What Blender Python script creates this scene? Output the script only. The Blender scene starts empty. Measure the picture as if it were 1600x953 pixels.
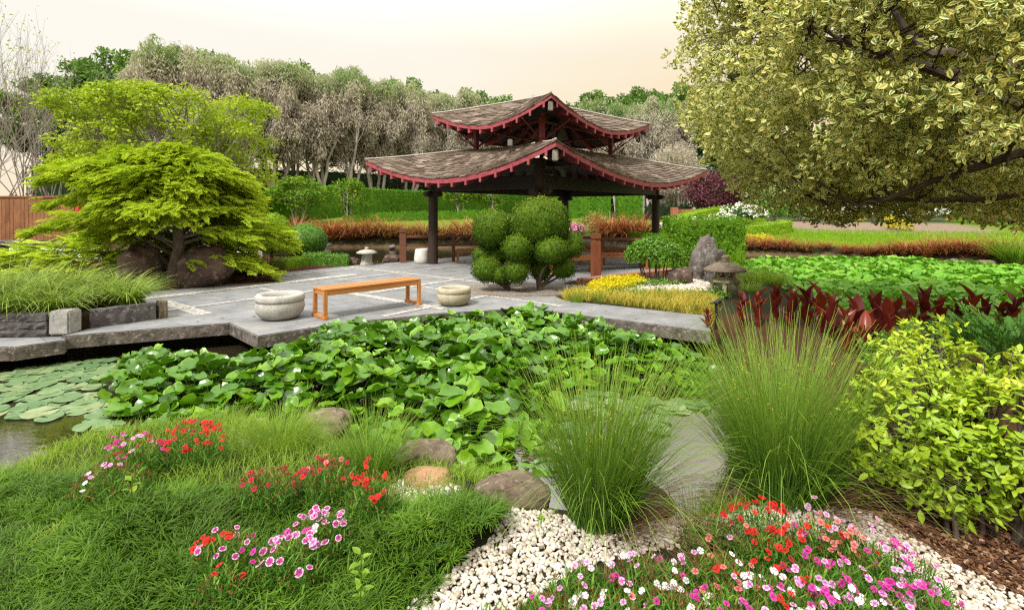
import bpy, bmesh, math
import numpy as np
from mathutils import Vector, Matrix, noise as mnoise

rng = np.random.default_rng(11)
scene = bpy.context.scene
COL = scene.collection
R = math.radians
# ------------------------------------------------------------------ camera, sky, sun, exposure
F, H, HY = 790.0, 1.6, 330.0            # focal length in photo pixels, eye height, horizon row
cam_d = bpy.data.cameras.new("camera")
cam_d.sensor_width = 36.0
cam_d.lens = F / 1600 * 36
cam_d.shift_y = -(476.5 - HY) / 1600
cam_d.clip_start = 0.05
cam_d.clip_end = 2000
cam = bpy.data.objects.new("camera", cam_d)
cam.location = (0, 0, H)
cam.rotation_euler = (R(90), 0, 0)
COL.objects.link(cam)
scene.camera = cam

SUN_EL, SUN_AZ = 52.0, -35.0             # azimuth measured from behind the camera towards the left
world = bpy.data.worlds.new("World")
scene.world = world
world.use_nodes = True
nt = world.node_tree
nt.nodes.clear()
N = nt.nodes.new
wo = N("ShaderNodeOutputWorld"); bg = N("ShaderNodeBackground")
sky = N("ShaderNodeTexSky"); sky.sky_type = 'NISHITA'; sky.sun_disc = False
sky.sun_elevation = R(SUN_EL); sky.sun_rotation = R(180 + 35)
sky.air_density = 1.0; sky.dust_density = 3.0
tc = N("ShaderNodeTexCoord"); sep = N("ShaderNodeSeparateXYZ")
nt.links.new(tc.outputs["Generated"], sep.inputs[0])
rz = N("ShaderNodeValToRGB")            # overcast cloud deck: peach near the horizon, white overhead
els = rz.color_ramp.elements
els[0].position = 0.0; els[0].color = (0.96, 0.75, 0.47, 1)
els[1].position = 1.0; els[1].color = (1.0, 0.99, 0.96, 1)
for p, c in ((0.16, (0.97, 0.79, 0.53, 1)), (0.27, (0.98, 0.87, 0.68, 1)), (0.42, (0.99, 0.94, 0.84, 1))):
    e = els.new(p); e.color = c
cn = N("ShaderNodeTexNoise"); cn.inputs["Scale"].default_value = 1.6; cn.inputs["Detail"].default_value = 4
mp = N("ShaderNodeMapping"); mp.inputs["Scale"].default_value = (1, 1, 3.5)
nt.links.new(tc.outputs["Generated"], mp.inputs[0]); nt.links.new(mp.outputs[0], cn.inputs["Vector"])
# left part of the deck is whiter
ml = N("ShaderNodeMath"); ml.operation = 'MULTIPLY_ADD'; ml.inputs[1].default_value = -0.26; ml.inputs[2].default_value = 0.02
nt.links.new(sep.outputs[0], ml.inputs[0])
ml2 = N("ShaderNodeMath"); ml2.operation = 'MULTIPLY_ADD'; ml2.inputs[1].default_value = 0.30; ml2.inputs[2].default_value = -0.15
nt.links.new(cn.outputs["Fac"], ml2.inputs[0])
ad = N("ShaderNodeMath"); ad.operation = 'ADD'; nt.links.new(ml.outputs[0], ad.inputs[0]); nt.links.new(sep.outputs[2], ad.inputs[1])
ad2 = N("ShaderNodeMath"); ad2.operation = 'ADD'; nt.links.new(ad.outputs[0], ad2.inputs[0]); nt.links.new(ml2.outputs[0], ad2.inputs[1])
nt.links.new(ad2.outputs[0], rz.inputs[0])
gain = N("ShaderNodeMapRange")          # an overcast zenith is brighter than its horizon
gain.inputs["From Min"].default_value = 0.3; gain.inputs["From Max"].default_value = 0.95
gain.inputs["To Min"].default_value = 6.6; gain.inputs["To Max"].default_value = 18.0
nt.links.new(sep.outputs[2], gain.inputs["Value"])
sc_ = N("ShaderNodeVectorMath"); sc_.operation = 'SCALE'
nt.links.new(rz.outputs[0], sc_.inputs[0]); nt.links.new(gain.outputs[0], sc_.inputs["Scale"])
mx = N("ShaderNodeMix"); mx.data_type = 'RGBA'; mx.inputs[0].default_value = 0.96
nt.links.new(sky.outputs[0], mx.inputs[6]); nt.links.new(sc_.outputs[0], mx.inputs[7])
nt.links.new(mx.outputs[2], bg.inputs[0]); bg.inputs[1].default_value = 0.1
nt.links.new(bg.outputs[0], wo.inputs[0])

sun_d = bpy.data.lights.new("sun", 'SUN')
sun_d.energy = 3.2; sun_d.angle = R(9); sun_d.color = (1.0, 0.95, 0.86)
sun = bpy.data.objects.new("sun", sun_d)
sun.rotation_euler = (R(90 - SUN_EL), 0, R(SUN_AZ))
COL.objects.link(sun)
vs = scene.view_settings
vs.view_transform = 'Standard'; vs.look = 'None'; vs.exposure = 0.65; vs.gamma = 1.0
vs.use_curve_mapping = False
scene.render.engine = 'CYCLES'
cy = scene.cycles
cy.max_bounces = 6; cy.diffuse_bounces = 2; cy.glossy_bounces = 3; cy.transmission_bounces = 3
cy.transparent_max_bounces = 4; cy.caustics_reflective = False; cy.caustics_refractive = False
cy.sample_clamp_indirect = 4.0
cy.use_denoising = False
cy.filter_width = 1.3

# ------------------------------------------------------------------ helpers
def G(px, py, z=0.0):
    """point of the level z that the photo shows at pixel px, py"""
    Y = F * (H - z) / (py - HY)
    return np.array(((px - 800) * Y / F, Y, z))

def D(px, py, Y):
    return np.array(((px - 800) * Y / F, Y, H - (py - HY) * Y / F))

def sstep(x, a=0.0, b=1.0):
    t = np.clip((x - a) / (b - a), 0, 1)
    return t * t * (3 - 2 * t)

def in_poly(P, poly):
    x, y = P[:, 0], P[:, 1]
    c = np.zeros(len(P), bool)
    n = len(poly)
    for i in range(n):
        x1, y1 = poly[i][:2]; x2, y2 = poly[(i + 1) % n][:2]
        if y1 == y2:
            continue
        k = ((y1 > y) != (y2 > y)) & (x < (x2 - x1) * (y - y1) / (y2 - y1) + x1)
        c ^= k
    return c

def poly_dist(P, poly):
    """signed distance, positive inside"""
    d = np.full(len(P), 1e9)
    n = len(poly)
    for i in range(n):
        a = np.array(poly[i][:2]); b = np.array(poly[(i + 1) % n][:2])
        ab = b - a
        t = np.clip(((P[:, :2] - a) @ ab) / (ab @ ab + 1e-12), 0, 1)
        q = P[:, :2] - a - t[:, None] * ab
        d = np.minimum(d, np.hypot(q[:, 0], q[:, 1]))
    return np.where(in_poly(P, poly), d, -d)

def scatter(poly, spacing, jitter=0.5, r=None):
    r = r or rng
    p = np.array([q[:2] for q in poly])
    lo, hi = p.min(0), p.max(0)
    xs = np.arange(lo[0], hi[0], spacing); ys = np.arange(lo[1], hi[1], spacing)
    X, Y = np.meshgrid(xs, ys)
    P = np.stack([X.ravel(), Y.ravel()], 1)
    P += r.uniform(-jitter, jitter, P.shape) * spacing
    return P[in_poly(P, p)]

def vnoise(P, scale=1.0, seed=0):
    """cheap smooth value noise in 2 or 3 dimensions, 0..1"""
    P = np.asarray(P, float) * scale + seed * 17.31
    i = np.floor(P).astype(np.int64); f = P - i
    f = f * f * (3 - 2 * f)
    d = P.shape[1]
    out = np.zeros(len(P))
    for c in range(2 ** d):
        w = np.ones(len(P)); h = np.zeros(len(P), np.int64)
        for k in range(d):
            b = (c >> k) & 1
            w *= f[:, k] if b else 1 - f[:, k]
            h = h * 7919 + (i[:, k] + b) * (73856093, 19349663, 83492791)[k]
        h = (h ^ (h >> 13)) * 1274126177
        h = (h ^ (h >> 16)) & 0xFFFF
        out += w * (h / 65535.0)
    return out

class Geo:
    def __init__(s):
        s.v, s.q, s.t, s.r, s.a, s.n = [], [], [], [], [], 0
    def add(s, v, q=None, t=None, r=0.5, a=0.0):
        v = np.asarray(v, float).reshape(-1, 3); m = len(v)
        s.v.append(v)
        if q is not None and len(q): s.q.append(np.asarray(q, np.int64).reshape(-1, 4) + s.n)
        if t is not None and len(t): s.t.append(np.asarray(t, np.int64).reshape(-1, 3) + s.n)
        s.r.append(np.broadcast_to(np.asarray(r, float), (m,)).copy())
        s.a.append(np.broadcast_to(np.asarray(a, float), (m,)).copy())
        s.n += m
        return s
    def flat(s):
        v = np.concatenate(s.v) if s.v else np.zeros((0, 3))
        q = np.concatenate(s.q) if s.q else np.zeros((0, 4), np.int64)
        t = np.concatenate(s.t) if s.t else np.zeros((0, 3), np.int64)
        return v, q, t, np.concatenate(s.r), np.concatenate(s.a)
    def inst(s, proto, M, L, r=None):
        """n transformed copies of proto: M (n,3,3), L (n,3), r (n,) per copy or None to keep the prototype's own"""
        v, q, t, pr, pa = proto.flat() if isinstance(proto, Geo) else proto
        n, m = len(L), len(v)
        if n == 0: return s
        V = np.einsum('nij,mj->nmi', M, v) + np.asarray(L)[:, None, :]
        off = (np.arange(n) * m)[:, None, None]
        rr = np.tile(pr, n) if r is None else np.repeat(r, m)
        s.add(V.reshape(-1, 3), (q[None] + off).reshape(-1, 4), (t[None] + off).reshape(-1, 3), rr, np.tile(pa, n))
        return s
    def box(s, c, size, M=None, r=0.5, a=0.0):
        x, y, z = np.asarray(size) / 2
        v = np.array([(i * x, j * y, k * z) for k in (-1, 1) for j in (-1, 1) for i in (-1, 1)])
        if M is not None: v = v @ np.asarray(M).T
        s.add(v + np.asarray(c), [(0, 2, 3, 1), (4, 5, 7, 6), (0, 1, 5, 4), (2, 6, 7, 3), (0, 4, 6, 2), (1, 3, 7, 5)], None, r, a)
        return s
    def bbox(s, c, size, bev=0.01, M=None, r=0.5):
        """box with chamfered edges"""
        x, y, z = np.asarray(size) / 2; b = min(bev, x * .9, y * .9, z * .9)
        bm = bmesh.new(); bmesh.ops.create_cube(bm, size=1)
        for w in bm.verts: w.co = Vector((w.co.x * 2 * x, w.co.y * 2 * y, w.co.z * 2 * z))
        bmesh.ops.bevel(bm, geom=bm.edges[:], offset=b, segments=2, affect='EDGES')
        s.bm(bm, M, c, r); return s
    def bm(s, bm, M=None, c=(0, 0, 0), r=0.5):
        bmesh.ops.triangulate(bm, faces=[f for f in bm.faces if len(f.verts) > 4])
        bm.verts.index_update()
        v = np.array([w.co[:] for w in bm.verts])
        if M is not None: v = v @ np.asarray(M).T
        s.add(v + np.asarray(c), [[w.index for w in f.verts] for f in bm.faces if len(f.verts) == 4],
              [[w.index for w in f.verts] for f in bm.faces if len(f.verts) == 3], r)
        bm.free(); return s
    def tube(s, pts, rad, sides=6, r=0.5, cap=True):
        pts = np.asarray(pts, float); k = len(pts)
        rad = np.broadcast_to(np.asarray(rad, float), (k,))
        tg = np.gradient(pts, axis=0); tg /= np.linalg.norm(tg, axis=1)[:, None] + 1e-9
        ref = np.where(np.abs(tg[:, 2:3]) > 0.9, np.array([[1., 0, 0]]), np.array([[0, 0, 1.]]))
        u = np.cross(tg, ref); u /= np.linalg.norm(u, axis=1)[:, None] + 1e-9
        for i in range(1, k):
            if u[i] @ u[i - 1] < 0: u[i] *= -1
        w = np.cross(tg, u)
        an = np.arange(sides) / sides * 2 * np.pi
        v = pts[:, None] + rad[:, None, None] * (np.cos(an)[None, :, None] * u[:, None] + np.sin(an)[None, :, None] * w[:, None])
        i, j = np.meshgrid(np.arange(k - 1), np.arange(sides), indexing='ij'); j2 = (j + 1) % sides
        q = np.stack([i * sides + j, i * sides + j2, (i + 1) * sides + j2, (i + 1) * sides + j], -1).reshape(-1, 4)
        V = v.reshape(-1, 3); t = []
        if cap:
            V = np.concatenate([V, pts[:1], pts[-1:]])
            for jj in range(sides):
                t.append((k * sides, (jj + 1) % sides, jj)); t.append((k * sides + 1, (k - 1) * sides + jj, (k - 1) * sides + (jj + 1) % sides))
        s.add(V, q, t, r)
        return s
    def lathe(s, prof, sides=24, c=(0, 0, 0), r=0.5, wob=0.0):
        k = len(prof); an = np.arange(sides) / sides * 2 * np.pi
        rr = np.array([p[0] for p in prof]); zz = np.array([p[1] for p in prof])
        wv = 1 + wob * np.sin(an * 2 + 0.5) + wob * np.sin(an * 3)
        v = np.stack([rr[:, None] * np.cos(an) * wv, rr[:, None] * np.sin(an) * wv, np.repeat(zz[:, None], sides, 1)], -1).reshape(-1, 3)
        i, j = np.meshgrid(np.arange(k - 1), np.arange(sides), indexing='ij'); j2 = (j + 1) % sides
        q = np.stack([i * sides + j, i * sides + j2, (i + 1) * sides + j2, (i + 1) * sides + j], -1).reshape(-1, 4)
        s.add(v + np.asarray(c), q, None, r); return s
    def build(s, name, mat, parent=None, loc=None, smooth=False):
        v, q, t, r, a = s.flat()
        me = bpy.data.meshes.new(name)
        nv, nq, ntr = len(v), len(q), len(t)
        me.vertices.add(nv); me.vertices.foreach_set("co", v.ravel().astype(np.float32))
        me.loops.add(nq * 4 + ntr * 3)
        me.loops.foreach_set("vertex_index", np.concatenate([q.ravel(), t.ravel()]).astype(np.int32))
        me.polygons.add(nq + ntr)
        st = np.concatenate([np.arange(nq) * 4, nq * 4 + np.arange(ntr) * 3]).astype(np.int32)
        me.polygons.foreach_set("loop_start", st)
        if smooth: me.polygons.foreach_set("use_smooth", np.ones(nq + ntr, bool))
        for nm, arr in (("rnd", r), ("along", a)):
            at = me.attributes.new(nm, 'FLOAT', 'POINT'); at.data.foreach_set("value", arr.astype(np.float32))
        me.update(calc_edges=True); me.validate()
        if not smooth:
            me.polygons.foreach_set("use_smooth", np.zeros(nq + ntr, bool))
        if mat is not None: me.materials.append(mat)
        o = bpy.data.objects.new(name, me); COL.objects.link(o)
        if parent is not None: o.parent = parent
        if loc is not None: o.location = loc
        return o

def tag(o, label, cat, group=None, kind=None):
    if label: o['label'] = label
    if cat: o['category'] = cat
    if group: o['group'] = group
    if kind: o['kind'] = kind
    return o

def thing(name, label, cat, loc=(0, 0, 0), rz=0.0, group=None):
    o = bpy.data.objects.new(name, None); COL.objects.link(o)
    o.empty_display_size = 0.1
    o.location = loc; o.rotation_euler = (0, 0, rz)
    return tag(o, label, cat, group)

def dup(root, loc, rz=0.0, label=None, scale=None):
    def cp(o, par):
        c = o.copy(); COL.objects.link(c)
        if par is not None: c.parent = par
        for ch in o.children: cp(ch, c)
        return c
    r = cp(root, None)
    r.location = loc; r.rotation_euler = (0, 0, rz)
    if label: r['label'] = label
    if scale is not None: r.scale = (scale,) * 3 if np.isscalar(scale) else scale
    return r

def rot_z(a):
    a = np.asarray(a, float); c, s_ = np.cos(a), np.sin(a); z = np.zeros_like(a); o = np.ones_like(a)
    return np.stack([np.stack([c, -s_, z], -1), np.stack([s_, c, z], -1), np.stack([z, z, o], -1)], -2)

def rot_x(a):
    a = np.asarray(a, float); c, s_ = np.cos(a), np.sin(a); z = np.zeros_like(a); o = np.ones_like(a)
    return np.stack([np.stack([o, z, z], -1), np.stack([z, c, -s_], -1), np.stack([z, s_, c], -1)], -2)

def rot_y(a):
    a = np.asarray(a, float); c, s_ = np.cos(a), np.sin(a); z = np.zeros_like(a); o = np.ones_like(a)
    return np.stack([np.stack([c, z, s_], -1), np.stack([z, o, z], -1), np.stack([-s_, z, c], -1)], -2)

def frames(nrm, spin, r=None):
    """matrices whose z axis is nrm, spun about it"""
    n = nrm / (np.linalg.norm(nrm, axis=1)[:, None] + 1e-9)
    ref = np.where(np.abs(n[:, 2:3]) > 0.95, np.array([[1., 0, 0]]), np.array([[0, 0, 1.]]))
    u = np.cross(ref, n); u /= np.linalg.norm(u, axis=1)[:, None] + 1e-9
    w = np.cross(n, u)
    c, s_ = np.cos(spin)[:, None], np.sin(spin)[:, None]
    return np.stack([u * c + w * s_, w * c - u * s_, n], -1)

def rand_dirs(n, r=None):
    r = r or rng
    v = r.normal(size=(n, 3)); return v / np.linalg.norm(v, axis=1)[:, None]

def leaf_proto(w=0.4, fold=0.15, seg=1):
    """leaf of length 1 along +y lying in the xy plane, folded on its midrib; along = 0 on the midrib, 1 at the margin"""
    g = Geo()
    if seg == 1:
        g.add([(0, 0, 0), (-w / 2, .45, fold), (0, 1, 0), (w / 2, .45, fold)], None, [(0, 2, 1), (0, 3, 2)], 0.5, [0, 1, 0.6, 1])
    else:
        ys = np.linspace(0, 1, seg + 2)
        hw = np.sin(np.pi * np.clip(ys, 0, 1) ** 0.85) ** .8 * w / 2
        v, a = [], []
        for i, (y, h) in enumerate(zip(ys, hw)):
            dz = -0.25 * y * y
            v += [(-h, y, dz + fold * h * 2), (0, y, dz), (h, y, dz + fold * h * 2)]; a += [1, 0, 1]
        q = []
        for i in range(len(ys) - 1):
            b = i * 3; q += [(b, b + 1, b + 4, b + 3), (b + 1, b + 2, b + 5, b + 4)]
        g.add(v, q, None, 0.5, a)
    return g

def blades(g, base, phi, L, w, t0, t1, seg=4, r=None, pw=1.3, twist=None, tipw=0.1):
    """grass blades: tilt from the vertical runs t0 (base) -> t1 (tip)"""
    n = len(base); k = seg
    L = np.broadcast_to(L, (n,)); w = np.broadcast_to(w, (n,)); t0 = np.broadcast_to(t0, (n,)); t1 = np.broadcast_to(t1, (n,))
    dirx = np.stack([np.cos(phi), np.sin(phi), np.zeros(n)], 1)
    tw = rng.uniform(-0.9, 0.9, n) if twist is None else np.broadcast_to(twist, (n,))
    side = np.stack([-np.sin(phi), np.cos(phi), np.zeros(n)], 1) * np.cos(tw)[:, None] + dirx * np.sin(tw)[:, None]
    p = np.asarray(base, float).copy(); V = []
    for i in range(k + 1):
        t = i / k
        ww = w * (1 - (1 - tipw) * t ** 1.6) * (0.55 + 0.45 * min(1, t * 4))
        V.append(p - side * ww[:, None] / 2); V.append(p + side * ww[:, None] / 2)
        th = t0 + (t1 - t0) * ((i + .5) / k) ** pw
        p = p + (L / k)[:, None] * (dirx * np.sin(th)[:, None] + np.array([0, 0, 1.]) * np.cos(th)[:, None])
    V = np.stack(V, 1)
    m = 2 * (k + 1)
    qb = np.array([(2 * i, 2 * i + 1, 2 * i + 3, 2 * i + 2) for i in range(k)])
    q = (qb[None] + (np.arange(n) * m)[:, None, None]).reshape(-1, 4)
    r = rng.uniform(0, 1, n) if r is None else r
    a = np.tile(np.repeat(np.linspace(0, 1, k + 1), 2), n)
    g.add(V.reshape(-1, 3), q, None, np.repeat(r, m), a)
    return g

# ------------------------------------------------------------------ materials
def mat(name):
    m = bpy.data.materials.new(name); m.use_nodes = True
    t = m.node_tree; t.nodes.clear()
    o = t.nodes.new("ShaderNodeOutputMaterial")
    return m, t, o

def ramp(t, stops, src=None, interp='LINEAR'):
    n = t.nodes.new("ShaderNodeValToRGB"); n.color_ramp.interpolation = interp
    e = n.color_ramp.elements
    e[0].position, e[0].color = stops[0][0], (*stops[0][1], 1)
    e[1].position, e[1].color = stops[-1][0], (*stops[-1][1], 1)
    for p, c in stops[1:-1]:
        x = e.new(p); x.color = (*c, 1)
    if src is not None: t.links.new(src, n.inputs[0])
    return n.outputs[0]

def attr(t, nm):
    n = t.nodes.new("ShaderNodeAttribute"); n.attribute_name = nm
    return n.outputs["Fac"]

def tnoise(t, scale, detail=4, coord='Object', rough=0.55, dims=None):
    c = t.nodes.new("ShaderNodeTexCoord"); n = t.nodes.new("ShaderNodeTexNoise")
    n.inputs["Scale"].default_value = scale; n.inputs["Detail"].default_value = detail; n.inputs["Roughness"].default_value = rough
    if dims is not None:
        mpp = t.nodes.new("ShaderNodeMapping"); mpp.inputs["Scale"].default_value = dims
        t.links.new(c.outputs[coord], mpp.inputs[0]); t.links.new(mpp.outputs[0], n.inputs["Vector"])
    else:
        t.links.new(c.outputs[coord], n.inputs["Vector"])
    return n.outputs["Fac"]

def mixc(t, fac, a, b, mode='MIX'):
    n = t.nodes.new("ShaderNodeMix"); n.data_type = 'RGBA'; n.blend_type = mode
    for sock, val in ((0, fac), (6, a), (7, b)):
        if isinstance(val, (int, float)): n.inputs[sock].default_value = val
        elif isinstance(val, tuple): n.inputs[sock].default_value = (*val, 1)
        else: t.links.new(val, n.inputs[sock])
    return n.outputs[2]

def math_(t, op, a, b=0.0, c=None, clamp=False):
    n = t.nodes.new("ShaderNodeMath"); n.operation = op; n.use_clamp = clamp
    for i, val in enumerate((a, b) if c is None else (a, b, c)):
        if isinstance(val, (int, float)): n.inputs[i].default_value = val
        else: t.links.new(val, n.inputs[i])
    return n.outputs[0]

def bump(t, h, strength=0.3, dist=0.02):
    n = t.nodes.new("ShaderNodeBump"); n.inputs["Strength"].default_value = strength; n.inputs["Distance"].default_value = dist
    t.links.new(h, n.inputs["Height"]); return n.outputs[0]

def princ(t, o, col, rough=0.6, spec=0.4, nrm=None, metal=0.0):
    p = t.nodes.new("ShaderNodeBsdfPrincipled")
    if isinstance(col, tuple): p.inputs["Base Color"].default_value = (*col, 1)
    else: t.links.new(col, p.inputs["Base Color"])
    if isinstance(rough, (int, float)): p.inputs["Roughness"].default_value = rough
    else: t.links.new(rough, p.inputs["Roughness"])
    p.inputs["Specular IOR Level"].default_value = spec
    p.inputs["Metallic"].default_value = metal
    if nrm is not None: t.links.new(nrm, p.inputs["Normal"])
    if o is not None: t.links.new(p.outputs[0], o.inputs[0])
    return p

def leafmat(name, stops, tip=None, tipfac=0.7, trans=0.35, rough=0.55, spec=0.16, nscale=1.5, namt=0.5, vary=0.0, margin=None, mpos=(0.35, 0.5)):
    """leaves: colour by leaf, colour clumps of low frequency, optional other colour towards the tip, light passing through"""
    m, t, o = mat(name)
    rn = attr(t, "rnd")
    nz = tnoise(t, nscale, 3)
    f = math_(t, 'ADD', math_(t, 'MULTIPLY', rn, 1 - namt), math_(t, 'MULTIPLY', math_(t, 'MULTIPLY_ADD', nz, 2.2, -0.6, clamp=True), namt))
    if vary:
        oi = t.nodes.new("ShaderNodeObjectInfo")
        f = math_(t, 'ADD', f, math_(t, 'MULTIPLY_ADD', oi.outputs["Random"], 2 * vary, -vary), clamp=True)
    c = ramp(t, stops, f)
    al = attr(t, "along")
    if margin is not None:
        c = mixc(t, ramp(t, [(mpos[0], (0, 0, 0)), (mpos[1], (1, 1, 1))], math_(t, 'ADD', al, math_(t, 'MULTIPLY_ADD', rn, 0.5, -0.25))), c, margin)
    if tip is not None:
        c = mixc(t, math_(t, 'MULTIPLY', math_(t, 'POWER', al, 1.5), tipfac), c, tip)
    p = princ(t, None, c, rough, spec)
    tr = t.nodes.new("ShaderNodeBsdfTranslucent")
    t.links.new(mixc(t, 0.5, c, mixc(t, 1.0, c, (1.0, 0.95, 0.35), 'MULTIPLY')), tr.inputs[0])
    ms = t.nodes.new("ShaderNodeMixShader"); ms.inputs[0].default_value = trans
    t.links.new(p.outputs[0], ms.inputs[1]); t.links.new(tr.outputs[0], ms.inputs[2])
    t.links.new(ms.outputs[0], o.inputs[0])
    return m

def stonemat(name, c0, c1, scale=6, rough=0.85, bs=0.5, bd=0.02, spots=None, sscale=60, moss=None, fine=40):
    m, t, o = mat(name)
    n1 = tnoise(t, scale, 8, rough=0.65)
    c = ramp(t, [(0.3, c0), (0.7, c1)], n1)
    if spots is not None:
        n2 = tnoise(t, sscale, 3)
        c = mixc(t, ramp(t, [(0.56, (0, 0, 0)), (0.66, (1, 1, 1))], n2), c, spots)
    if moss is not None:
        n3 = tnoise(t, scale * 0.5, 5)
        c = mixc(t, ramp(t, [(0.5, (0, 0, 0)), (0.68, (0.8, 0.8, 0.8))], n3), c, moss)
    nb = tnoise(t, fine, 6)
    h = math_(t, 'ADD', n1, math_(t, 'MULTIPLY', nb, 0.35))
    princ(t, o, c, rough, 0.3, bump(t, h, bs, bd))
    return m

def woodmat(name, c0, c1, rough=0.5, dims=(3, 40, 40), spec=0.35, coord='Object'):
    m, t, o = mat(name)
    n1 = tnoise(t, 1.0, 6, dims=dims, coord=coord)
    n2 = tnoise(t, 2.0, 3)
    c = ramp(t, [(0.3, c0), (0.7, c1)], math_(t, 'ADD', math_(t, 'MULTIPLY', n1, 0.7), math_(t, 'MULTIPLY', n2, 0.3)))
    princ(t, o, c, rough, spec, bump(t, n1, 0.25, 0.01))
    return m

def barkmat(name, c0, c1, scale=8):
    m, t, o = mat(name)
    n1 = tnoise(t, scale, 6, dims=(1, 1, 0.3))
    c = ramp(t, [(0.3, c0), (0.68, c1)], n1)
    princ(t, o, c, 0.9, 0.2, bump(t, n1, 0.7, 0.03))
    return m

def plain(name, col, rough=0.6, spec=0.4, metal=0.0, amt=0.15, scale=8):
    m, t, o = mat(name)
    n1 = tnoise(t, scale, 5)
    a = tuple(x * (1 - amt) for x in col); b = tuple(min(1, x * (1 + amt)) for x in col)
    princ(t, o, ramp(t, [(0.3, a), (0.7, b)], n1), rough, spec, bump(t, tnoise(t, scale * 8, 3), 0.1, 0.005), metal)
    return m
# ------------------------------------------------------------------ layout of the ground
U2 = np.array((0.785, -0.62)); V2 = np.array((0.62, 0.785))     # the two axes the paving and the pavilion are laid on
POND_A = [G(x, y, -.35)[:2] for x, y in ((-90, 815), (0, 768), (70, 738), (130, 715), (200, 700), (330, 682), (410, 676), (480, 690), (560, 705),
          (640, 732), (700, 745), (800, 762), (850, 792), (960, 806), (1055, 806), (1105, 782), (1140, 742), (1152, 650), (1140, 570), (1122, 535))]
POND_A += [np.array(p) for p in ((2.85, 7.15), (.9, 8.3), (0, 8.7), (-1.2, 8.3), (-2.4, 7.7), (-3.2, 6.9), (-4.0, 7.6), (-5.75, 6.85), (-8, 6.7), (-12, 6.4), (-12, 4.5), (-7, 3.6))]
POND_B = [np.array(p) for p in ((-30, 27), (-8, 27), (-3, 26.5), (2, 24.5), (6, 23.4), (10, 22.3), (13.5, 21.2), (17.2, 17.9), (24, 14), (34, 9), (24, 5.5),
          (14, 6.9), (10, 7.6), (7.0, 8.0), (5.6, 8.7), (5.3, 9.6), (6.2, 10.6), (6.9, 13), (7.2, 16), (6.9, 19.5), (5, 21.5), (2.4, 23), (-.6, 19.8), (-3.7, 16.3),
          (-5.4, 16.6), (-8, 18.0), (-11, 20), (-15, 23), (-30, 24.5))]
PAVE = [np.array(p) for p in ((-5.78, 6.48), (-4.95, 6.86), (-4.05, 7.25), (-3.27, 6.5), (-2.4, 7.25), (-1.2, 7.9), (0, 8.3), (.8, 7.98), (2.64, 6.72), (3.0, 7.75),
        (.95, 9.05), (.75, 9.75), (1.0, 10.9), (1.35, 11.6), (2.1, 12.2), (3.6, 13.4), (6.5, 18.1), (2.3, 22.3), (-.3, 19.3), (-3.7, 15.75), (-4.7, 14.9), (-5.9, 13.3),
        (-6.05, 12.2), (-5.3, 11.5), (-6.2, 11.15), (-7.2, 10.05), (-9.5, 9.6), (-9.5, 8.4), (-7.2, 8.5), (-5.75, 7.95))]

def hz(P):
    P = np.atleast_2d(P)[:, :2].astype(float)
    x, y = P[:, 0], P[:, 1]
    n = vnoise(P, 0.9, 3) - .5
    n2 = vnoise(P, 2.7, 5) - .5
    z = 0.03 * n + 0.02 * n2
    # foreground bed on the left swells a little
    z += 0.10 * np.exp(-(((x + 1.7) / 1.1) ** 2 + ((y - 2.5) / 0.7) ** 2))
    # beyond the far shore the garden rises in a bank
    ys = np.interp(x, [-30, -8, -3, 2, 6, 10, 13.5, 17.2, 24, 34], [27, 27, 26.5, 24.5, 23.4, 22.3, 21.2, 17.9, 14, 9])
    d = y - ys
    right = sstep(x, 4, 8)
    bankL = .55 * sstep(d, 0, 1.6) + .75 * sstep(d, 1.0, 10); bankR = .15 * sstep(d, 0, 1.2) + .95 * sstep(d, .8, 8)
    z = np.where(d > 0, 0.0, z) + np.where(d > 0, -.1 + bankL * (1 - right) + bankR * right + (.4 + .2 * right) * sstep(d, 12, 60) + 0.03 * n, 0)
    # land left of the paving
    z = np.where((y > 9.5) & (x < -5.3) & (d <= 0), z + .05, z)
    for poly in (POND_A, POND_B):
        sd = poly_dist(P, poly)
        w = sstep(sd, -0.70, 0.10)
        zin = -.35 - 0.55 * sstep(sd, 0, 1.2) - .04
        z = z * (1 - w) + zin * w
    pd = poly_dist(P, PAVE)
    z = np.where(pd > -0.02, np.minimum(z, -.13), z)
    z = np.where((pd <= -0.02) & (pd > -.25) , np.minimum(z, np.maximum(z, -0.2)), z)
    return z

def gz(x, y):
    return float(hz(np.array([[x, y]]))[0])

def onground(P):
    P = np.asarray(P)[:, :2]
    return np.concatenate([P, hz(P)[:, None]], 1)

def spread(lo, hi, step, far, grow=1.22):
    a = list(np.arange(lo, hi + 1e-6, step)); s = step
    x = hi
    while x < far: s *= grow; x += s; a.append(x)
    x = lo; s = step
    while x > -far: s *= grow; x -= s; a.insert(0, x)
    return np.array(a)

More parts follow.
